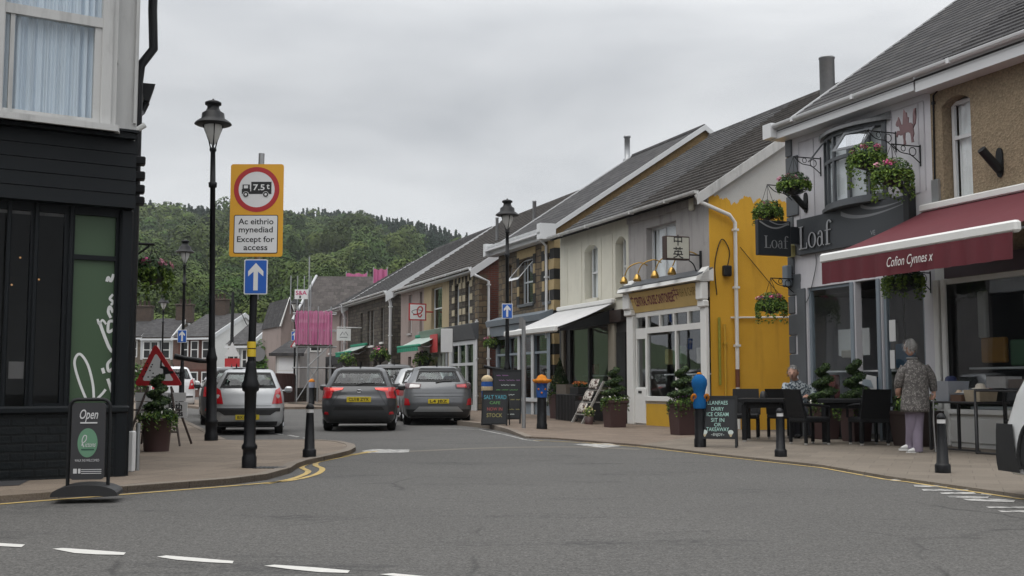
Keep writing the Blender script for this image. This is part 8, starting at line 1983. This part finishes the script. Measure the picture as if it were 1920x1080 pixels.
for i, (z, lab) in enumerate(((.28, 'pale patterned cushion on the lowest ladder step'), (.58, 'patterned cushion on the middle ladder step'), (.88, 'patterned cushion on the top ladder step'))):
    y = -.4 + .6 * z / 1.1; c_ = Vector(F7.pt(.3, y + .02, z + .13)); b = MB(F7); vs = []
    for j in range(9):
        for k in range(9):
            u, v = j / 8 * 2 - 1, k / 8 * 2 - 1; th = .06 * (1 - u ** 4) * (1 - v ** 4); vs.append((u, v, th))
    q = [(.3 + u * .24, y + .02 + v * .05 - th, z + .15 + v * .125) for u, v, th in vs]; q2 = [(.3 + u * .24, y + .02 + v * .05 + th, z + .15 + v * .125) for u, v, th in vs]
    fs = [(j * 9 + k, (j + 1) * 9 + k, (j + 1) * 9 + k + 1, j * 9 + k + 1) for j in range(8) for k in range(8)]
    b.add(q, fs, 0, True); b.add(q2, [f[::-1] for f in fs], 0, True); tag(b.build('cushion', cu, None, c_), lab, 'cushion', 'cushions on the ladder')
fb = Vector(F7.pt(.85, -.3, .03)); t = empty('flower_pot', fb, 'small pot of cream flowers beside the square planter', 'flower pot'); b = MB(); b.lathe([(.09, 0), (.12, .2), (.1, .2)], fb, 12); b.build('pot', m_terr, t); b = MB(); b.leaves(fb + Vector((0, 0, .3)), (.16, .16, .14), 120, .035, rng, 3, .3); b.build('foliage', G_BASK, t); b = MB(); b.leaves(fb + Vector((0, 0, .33)), (.16, .16, .13), 60, .03, rng, 1, .7); b.build('flowers', paint('cream petals', (.6, .52, .28), .6), t)
p = ground(505, 877, .06); b = MB(); b.box(p.x - .16, p.x + .2, p.y - .14, p.y + .14, .055, .064)
for i in range(7): b.box(p.x - .14 + .048 * i, p.x - .115 + .048 * i, p.y - .12, p.y + .12, .0645, .068, 1)
tag(b.build('drain_grate', [m_ink, m_iron], None, p), 'small dark drain grate set in the pavement right of the weight limit post', 'drain grate')
# ================================================================== people
m_skin = paint('skin', (.52, .31, .235), .55, .08, 9, spec=.35); m_hair = paint('silver grey hair', (.20, .195, .19), .7, .35, 40)
def skin_mesh(name, joints, edges, mat, par, sub=2, root=0):
    me = bpy.data.meshes.new(name); base = wloc(par)
    me.from_pydata([tuple(Vector(j[:3])) for j in joints], edges, []); o = bpy.data.objects.new(name, me); col.objects.link(o); o.parent = par; me.materials.append(mat)
    m = o.modifiers.new('skin', 'SKIN'); m.use_smooth_shade = True
    sv = me.skin_vertices[0].data if me.skin_vertices else None
    if sv:
        for i, j in enumerate(joints): sv[i].radius = (j[3], j[4] if len(j) > 4 else j[3]); sv[i].use_root = (i == root)
    s = o.modifiers.new('sub', 'SUBSURF'); s.levels = sub; s.render_levels = sub
    dg = bpy.context.evaluated_depsgraph_get(); ev = o.evaluated_get(dg); nm = bpy.data.meshes.new_from_object(ev); o.modifiers.clear(); o.data = nm
    if not nm.materials: nm.materials.append(mat)
    nm.polygons.foreach_set('use_smooth', [True] * len(nm.polygons)); return o
def loft(b, rings, n=22, m=0, caps=True):
    """rings: (cx, cy, cz, rx, ry[, yaw])"""
    vs = []
    for c in rings:
        for i in range(n):
            q = 2 * math.pi * i / n; x, y = c[3] * math.cos(q), c[4] * math.sin(q); w_ = c[5] if len(c) > 5 else 0
            x += w_ * math.sin(q * 5 + c[2] * 9) ; vs.append((c[0] + x, c[1] + y, c[2]))
    k = len(rings); b.add(vs, [(j * n + i, j * n + (i + 1) % n, (j + 1) * n + (i + 1) % n, (j + 1) * n + i) for j in range(k - 1) for i in range(n)] + ([tuple(range(n - 1, -1, -1)), tuple((k - 1) * n + i for i in range(n))] if caps else []), m, True)
def limb(b, pts, rs, n=12, m=0):
    P_ = spline(pts, 4); k = len(P_); R_ = [float(np.interp(i / (k - 1), np.linspace(0, 1, len(rs)), rs)) for i in range(k)]; b.tube(P_, R_, n, m)
def head(b, c, r, fy, m=0):
    """skull with brow, nose, chin and ears; fy = facing direction in plan"""
    f = Vector((math.cos(fy), math.sin(fy), 0)); s = Vector((-f.y, f.x, 0)); n, k = 20, 16; vs = []
    for j in range(k + 1):
        ph = math.pi * j / k; z = -math.cos(ph)
        for i in range(n):
            q = 2 * math.pi * i / n; a, l = math.cos(q) * math.sin(ph), math.sin(q) * math.sin(ph)
            jaw = 1 - .28 * max(0, -z) ; fx = a * r * (.98 if a > 0 else 1.05) * (jaw if a < 0 else 1 - .12 * max(0, -z)); lx = l * r * .80 * jaw
            if a > .6 and abs(l) < .22: fx += r * .20 * math.exp(-((z + .12) / .18) ** 2) * math.exp(-(l / .14) ** 2)
            if a > .5: fx -= r * .07 * math.exp(-((z - .08) / .12) ** 2) * math.exp(-((abs(l) - .33) / .16) ** 2); fx += r * .05 * math.exp(-((z + .55) / .1) ** 2)
            vs.append(Vector(c) + f * fx + s * lx + Vector((0, 0, z * r * 1.22)))
    b.add(vs, [(j * n + i, j * n + (i + 1) % n, (j + 1) * n + (i + 1) % n, (j + 1) * n + i) for j in range(k) for i in range(n)], m, True)
    for sg in (-1, 1):
        e_ = Vector(c) + s * sg * r * .80 - f * r * .05; b.ball(e_, r * .12, r * .14, r * .26, 8, m)
    return f, s
def hand(b, wr, d, side_, up, k=1.0, curl=.5, m=0):
    """palm, four unequal bent fingers and a thumb; d = pointing direction"""
    wr, d, side_, up = Vector(wr), Vector(d).normalized(), Vector(side_).normalized(), Vector(up).normalized()
    pl = [wr, wr + d * .045 * k, wr + d * .085 * k]
    for o_, l, th in ((-.028, .062, .0085), (-.009, .074, .009), (.010, .07, .009), (.028, .055, .008)):
        a = pl[2] + side_ * o_ * k; b.tube([wr + d * .03 * k + side_ * o_ * .8 * k, a, a + (d * (1 - curl * .5) - up * curl * .6) * l * .45 * k, a + (d * (1 - curl * 1.1) - up * curl * 1.2) * l * .8 * k, a + (d * (.7 - curl * 1.5) - up * curl * 1.5) * l * k], [.012 * k, th * 1.15 * k, th * k, th * .9 * k, th * .6 * k], 7, m)
    b.tube([wr - side_ * -.0, pl[1], pl[2]], [.026 * k, .034 * k, .03 * k], 10, m)
    tb = wr + d * .03 * k - side_ * .03 * k; b.tube([tb, tb + (d * .5 - side_ * .6 - up * .2) * .035 * k, tb + (d * 1.0 - side_ * .5 - up * .5) * .06 * k], [.014 * k, .011 * k, .007 * k], 7, m)

def tufts(b, c_, f, r, n, face=.45):
    for q in range(n):
        d = Vector((rng.gauss(0, 1), rng.gauss(0, 1), rng.gauss(.25, 1))).normalized()
        if d.dot(f) > face and d.z < .55 or d.z < -.5: continue
        pt = c_ + Vector((d.x * r, d.y * r, d.z * r * 1.2 + .008)); tg = (Vector((rng.gauss(0, .4), rng.gauss(0, .4), -1)) - d * d.dot(Vector((0, 0, -1)))).normalized(); sd_ = d.cross(tg) * .006
        b.add([pt - sd_, pt + sd_, pt + tg * .035 + d * .006 + sd_ * .4, pt + tg * .035 + d * .006 - sd_ * .4], [(0, 1, 2, 3)], rng.randrange(2))

# ------------------------------------------------------------------ woman with a stick, seen from behind
p = ground(1716, 848, .032); mpx = p.y / FPX
t = empty('person', p, 'person in a dark speckled coat and mauve trousers walking with a stick', 'person')
FW = Frame((p.x, p.y), (1, 0)); X = lambda px: (px - 1716) * mpx; Z = lambda py: CAMH + (722 - py) * mpx
b = MB(FW)
hc = (X(1713), .02, Z(652)); f, s = head(b, hc, .098, R(112))
limb(b, [(X(1714), -.0, Z(672)), (X(1716), -.01, Z(682)), (X(1720), -.02, Z(700))], [.055, .058, .1])
loft(b, [(X(1720), 0, Z(764), .14, .11), (X(1720), 0, Z(740), .16, .12), (X(1721), -.01, Z(705), .17, .12), (X(1720), -.01, Z(688), .14, .10), (X(1718), -.01, Z(680), .07, .06)])
limb(b, [(X(1698), 0, Z(692)), (X(1692), .03, Z(718)), (X(1692), .1, Z(735)), (X(1700), .22, Z(738))], [.05, .044, .038, .03]); hand(b, (X(1700), .22, Z(738)), (.3, 1, 0), (0, 0, 1), (1, 0, 0), 1, .5)
limb(b, [(X(1740), -.02, Z(692)), (X(1752), .0, Z(715)), (X(1755), .02, Z(736))], [.05, .043, .03]); hand(b, (X(1755), .02, Z(735)), (-.1, .1, -1), (0, 1, 0), (1, 0, 0), 1.05, .75)
for (xa, xb, za, ya) in ((1711, 1710, 842, .06), (1722, 1719, 846, -.05)):
    limb(b, [(X(1716 + (xa - 1716) * .6), 0, Z(770)), (X(xa), .0, Z(805)), (X(xb), ya, Z(za - 6))], [.06, .045, .035])
b.build('body', m_skin, t)
# coat
g = G('speckled coat'); vo = g.n('TexVoronoi', None, Vector=g.tc(), Scale=85.0); ms = g.ramp(vo.outputs['Distance'], [(.30, 1), (.36, 0)]); cm = g.mix(ms, (.125, .117, .112), (.42, .40, .385)); cm = g.mix(g.ramp(g.noise(28, detail=0), [(.5, 0), (.55, .7)]), cm, (.075, .07, .068)); g.bump(g.noise(60), .2, .006); m_coat = g.fin(cm, .85, 0, .15)
b = MB(FW)
loft(b, [(X(1718), 0, Z(772), .205, .165, .008), (X(1718), 0, Z(765), .21, .165, .006), (X(1719), -.005, Z(745), .198, .155, .004), (X(1720), -.01, Z(720), .182, .145, .002), (X(1720), -.015, Z(702), .19, .14), (X(1720), -.015, Z(692), .185, .13), (X(1719), -.012, Z(685), .15, .115), (X(1717), -.01, Z(678), .09, .085), (X(1716), -.008, Z(672), .072, .07)], 26)
limb(b, [(X(1703), -.01, Z(690)), (X(1694), .01, Z(706)), (X(1691), .06, Z(722)), (X(1697), .19, Z(736))], [.085, .075, .065, .05], 14)
limb(b, [(X(1736), -.02, Z(690)), (X(1748), -.01, Z(706)), (X(1753), .01, Z(720)), (X(1755), .02, Z(733))], [.085, .075, .062, .05], 14)
b.build('coat', m_coat, t)
b = MB(FW); b.tube([(X(1716) + .074 * math.cos(q), -.008 + .07 * math.sin(q), Z(672.5)) for q in [i * .35 for i in range(19)]], .018, 6); b.build('collar', paint('grey collar', (.13, .13, .13), .9), t)
m_trs = paint('mauve trousers', (.19, .16, .21), .85, .12, 12)
for (x0, xa, xb, za, ya, yk) in ((1712, 1712, 1711, 842, .07, .02), (1723, 1721, 1719, 846, -.05, -.0)):
    b = MB(FW); limb(b, [(X(x0), 0, Z(764)), (X(xa), yk, Z(800)), (X(xb), ya, Z(830)), (X(xb), ya, Z(za - 2))], [.10, .085, .068, .072], 16); b.build('trousers', m_trs, t)
m_shoe = paint('white shoe', (.55, .55, .54), .6, .08, 9)
for (xb, za, ya) in ((1709, 842.5, .07), (1717, 847.5, -.05)):
    b = MB(FW); c_ = (X(xb), ya, Z(za)); vs = []
    b.add([(c_[0] - .0 + .14 * math.cos(q) * (1 if math.cos(q) < 0 else .55) - .02, c_[1] + .043 * math.sin(q), c_[2] - .01 + h_) for h_, k in ((0, 1), (.03, 1)) for q in [i * .3927 for i in range(16)]], [tuple(range(15, -1, -1))] + [(i, (i + 1) % 16, 16 + (i + 1) % 16, 16 + i) for i in range(16)]); loft(b, [(c_[0] - .04, c_[1], c_[2] + .02, .105, .043), (c_[0] - .03, c_[1], c_[2] + .05, .085, .04), (c_[0], c_[1], c_[2] + .08, .05, .038)], 14); b.build('shoe', m_shoe, t)
b = MB(FW); c_ = Vector(hc); 
tufts(b, c_, f, .103, 420)
bb = MB(FW); head(bb, c_ - f * .012 + Vector((0, 0, .014)), .099, R(112)); cut = [fc for fc in bb.f if (lambda m_: (m_ - c_).normalized().dot(f) < .35 and (m_ - c_).z > -.06 or (m_ - c_).z > .085)(sum((Vector(bb.v[i]) for i in fc), Vector()) / len(fc))]
b.add(bb.v, cut, 0, True); b.build('hair', [m_hair, paint('light grey hair', (.34, .335, .33), .7, .3, 30)], t)
b = MB(FW); z0 = Z(741); b.tube([(X(1754) - .03, .02 - .05, z0 + .012), (X(1754), .02, z0 + .02), (X(1754), .02 + .05, z0 + .012)], .013, 7); b.tube([(X(1754), .02, z0 + .01), (X(1752), .0, Z(790)), (X(1757), .06, .035)], .011, 7); tag(b.build('walking_stick', paint('pale grey stick', (.30, .30, .30), .4, .1, 6), None, FW.pt(X(1757), .06, .035)), 'thin grey walking stick held by the woman', 'walking stick')

# ------------------------------------------------------------------ seated man in a patterned shirt
p = ground(1494, 822, .032); p = Vector((p.x, p.y + .55, .032)); p.x = (1492 - 960) / FPX * p.y; mpx = p.y / FPX
t = empty('person', p, 'grey haired person in a patterned shirt sitting at the left cafe table', 'person')
FM = Frame((p.x, p.y), (1, 0)); X = lambda px: (px - 1492) * mpx; Z = lambda py: CAMH + (722 - py) * mpx
zs_ = .47; b = MB(FM); hc = (X(1482), -.14, Z(700)); f, s = head(b, hc, .112, R(245))
limb(b, [(X(1484), -.12, Z(709)), (X(1488), -.08, Z(714)), (X(1491), -.03, Z(722))], [.055, .06, .1])
loft(b, [(0, 0, zs_, .17, .12), (0, -.0, zs_ + .2, .17, .12), (0, -.03, Z(735), .17, .11), (0, -.05, Z(724), .14, .1), (0, -.06, Z(716), .07, .07)]); n_ = Vector(hc) + f * .108; b.ball(n_ + Vector((0, 0, -.016)), .02, .02, .03, 8)
armL = [(X(1472), -.06, Z(722)), (X(1466), -.16, Z(738)), (X(1472), -.33, Z(745)), (X(1478), -.46, Z(741))]; armR = [(X(1513), -.06, Z(722)), (X(1520), -.12, Z(740)), (X(1508), -.33, Z(745)), (X(1498), -.46, Z(742))]
limb(b, armL, [.03, .04, .04, .03]); hand(b, armL[-1], (.3, -1, 0), (1, 0, 0), (0, 0, 1), 1, .4); limb(b, armR, [.03, .04, .04, .03]); hand(b, armR[-1], (-.3, -1, 0), (1, 0, 0), (0, 0, 1), 1, .4)
for sg in (-1, 1): limb(b, [(sg * .1, 0, zs_ + .02), (sg * .13, -.25, zs_ + .05), (sg * .14, -.44, zs_ + .02), (sg * .14, -.46, .3), (sg * .14, -.44, .1)], [.09, .08, .065, .055, .045])
b.build('body', m_skin, t)
g = G('patterned shirt'); vo = g.n('TexVoronoi', None, Vector=g.tc(), Scale=34.0); m_shirt = g.fin(g.ramp(vo.outputs['Color'], [(.30, (.40, .44, .46)), (.45, (.05, .07, .09)), (.62, (.30, .33, .35)), (.75, (.09, .11, .13))], True), .85, 0, .15)
b = MB(FM); loft(b, [(0, 0, zs_ + .02, .21, .16), (0, 0, zs_ + .2, .215, .155), (0, -.03, Z(738), .24, .15), (0, -.05, Z(724), .225, .135), (X(1490), -.06, Z(717), .13, .11), (X(1488), -.07, Z(712.5), .075, .07)], 24)
limb(b, armL[:3], [.085, .07, .062], 14); limb(b, armR[:3], [.085, .07, .062], 14); b.build('shirt', m_shirt, t)
b = MB(FM)
for sg in (-1, 1): limb(b, [(sg * .1, .0, zs_ + .03), (sg * .13, -.25, zs_ + .06), (sg * .14, -.45, zs_ + .02), (sg * .14, -.47, .3), (sg * .14, -.45, .09)], [.11, .095, .08, .07, .065], 14)
b.build('trousers', paint('dark trousers', (.025, .027, .035), .85), t)
b = MB(FM)
for sg in (-1, 1): b.rbox(sg * .14 - .05, sg * .14 + .05, -.62, -.36, .0 + .033, .11, .03)
b.build('shoes', m_ink, t)
b = MB(FM); c_ = Vector(hc); bb = MB(FM); head(bb, c_ - f * .014 + Vector((0, 0, .018)), .114, R(245)); cut = [fc for fc in bb.f if (lambda m_: ((m_ - c_).normalized().dot(f) < .3 and (m_ - c_).z > -.05) or ((m_ - c_).z > .07 and (m_ - c_).normalized().dot(f) < .85))(sum((Vector(bb.v[i]) for i in fc), Vector()) / len(fc))]
b.add(bb.v, cut, 0, True); tufts(b, c_, f, .116, 380, .35); b.build('hair', [m_hair, paint('light grey hair', (.34, .335, .33))], t)
b = MB(FM)
for sg in (-1, 1): b.ball(c_ + f * .098 + s * sg * .037 + Vector((0, 0, .008)), .011, .011, .008, 8)
b.box(c_.x + f.x * .106 - .022, c_.x + f.x * .106 + .022, c_.y + f.y * .107 - .003, c_.y + f.y * .107 + .003, c_.z - .058, c_.z - .052); b.build('eyes_and_mouth', paint('dark eyes', (.05, .03, .03), .4), t)
# the chair he sits on
place(chP, uC, Vector((p.x, p.y, .032)), R(180), 'black woven chair the grey haired man sits on', 'black woven cafe chairs')
# ------------------------------------------------------------------ thin summer haze
b = MB(); b.box(-900, 700, -70, 1500, -3, 190); hz = b.build('haze', [])
hm = bpy.data.materials.new('haze'); hm.use_nodes = True; hm.node_tree.nodes.clear(); ho = hm.node_tree.nodes.new('ShaderNodeOutputMaterial'); hv = hm.node_tree.nodes.new('ShaderNodeVolumePrincipled')
hv.inputs['Color'].default_value = (.86, .90, .94, 1); hv.inputs['Density'].default_value = .0002; hm.node_tree.links.new(hv.outputs[0], ho.inputs['Volume']); hz.data.materials.append(hm); tag(hz, 'thin pale haze over the far hill', 'haze', kind='stuff')
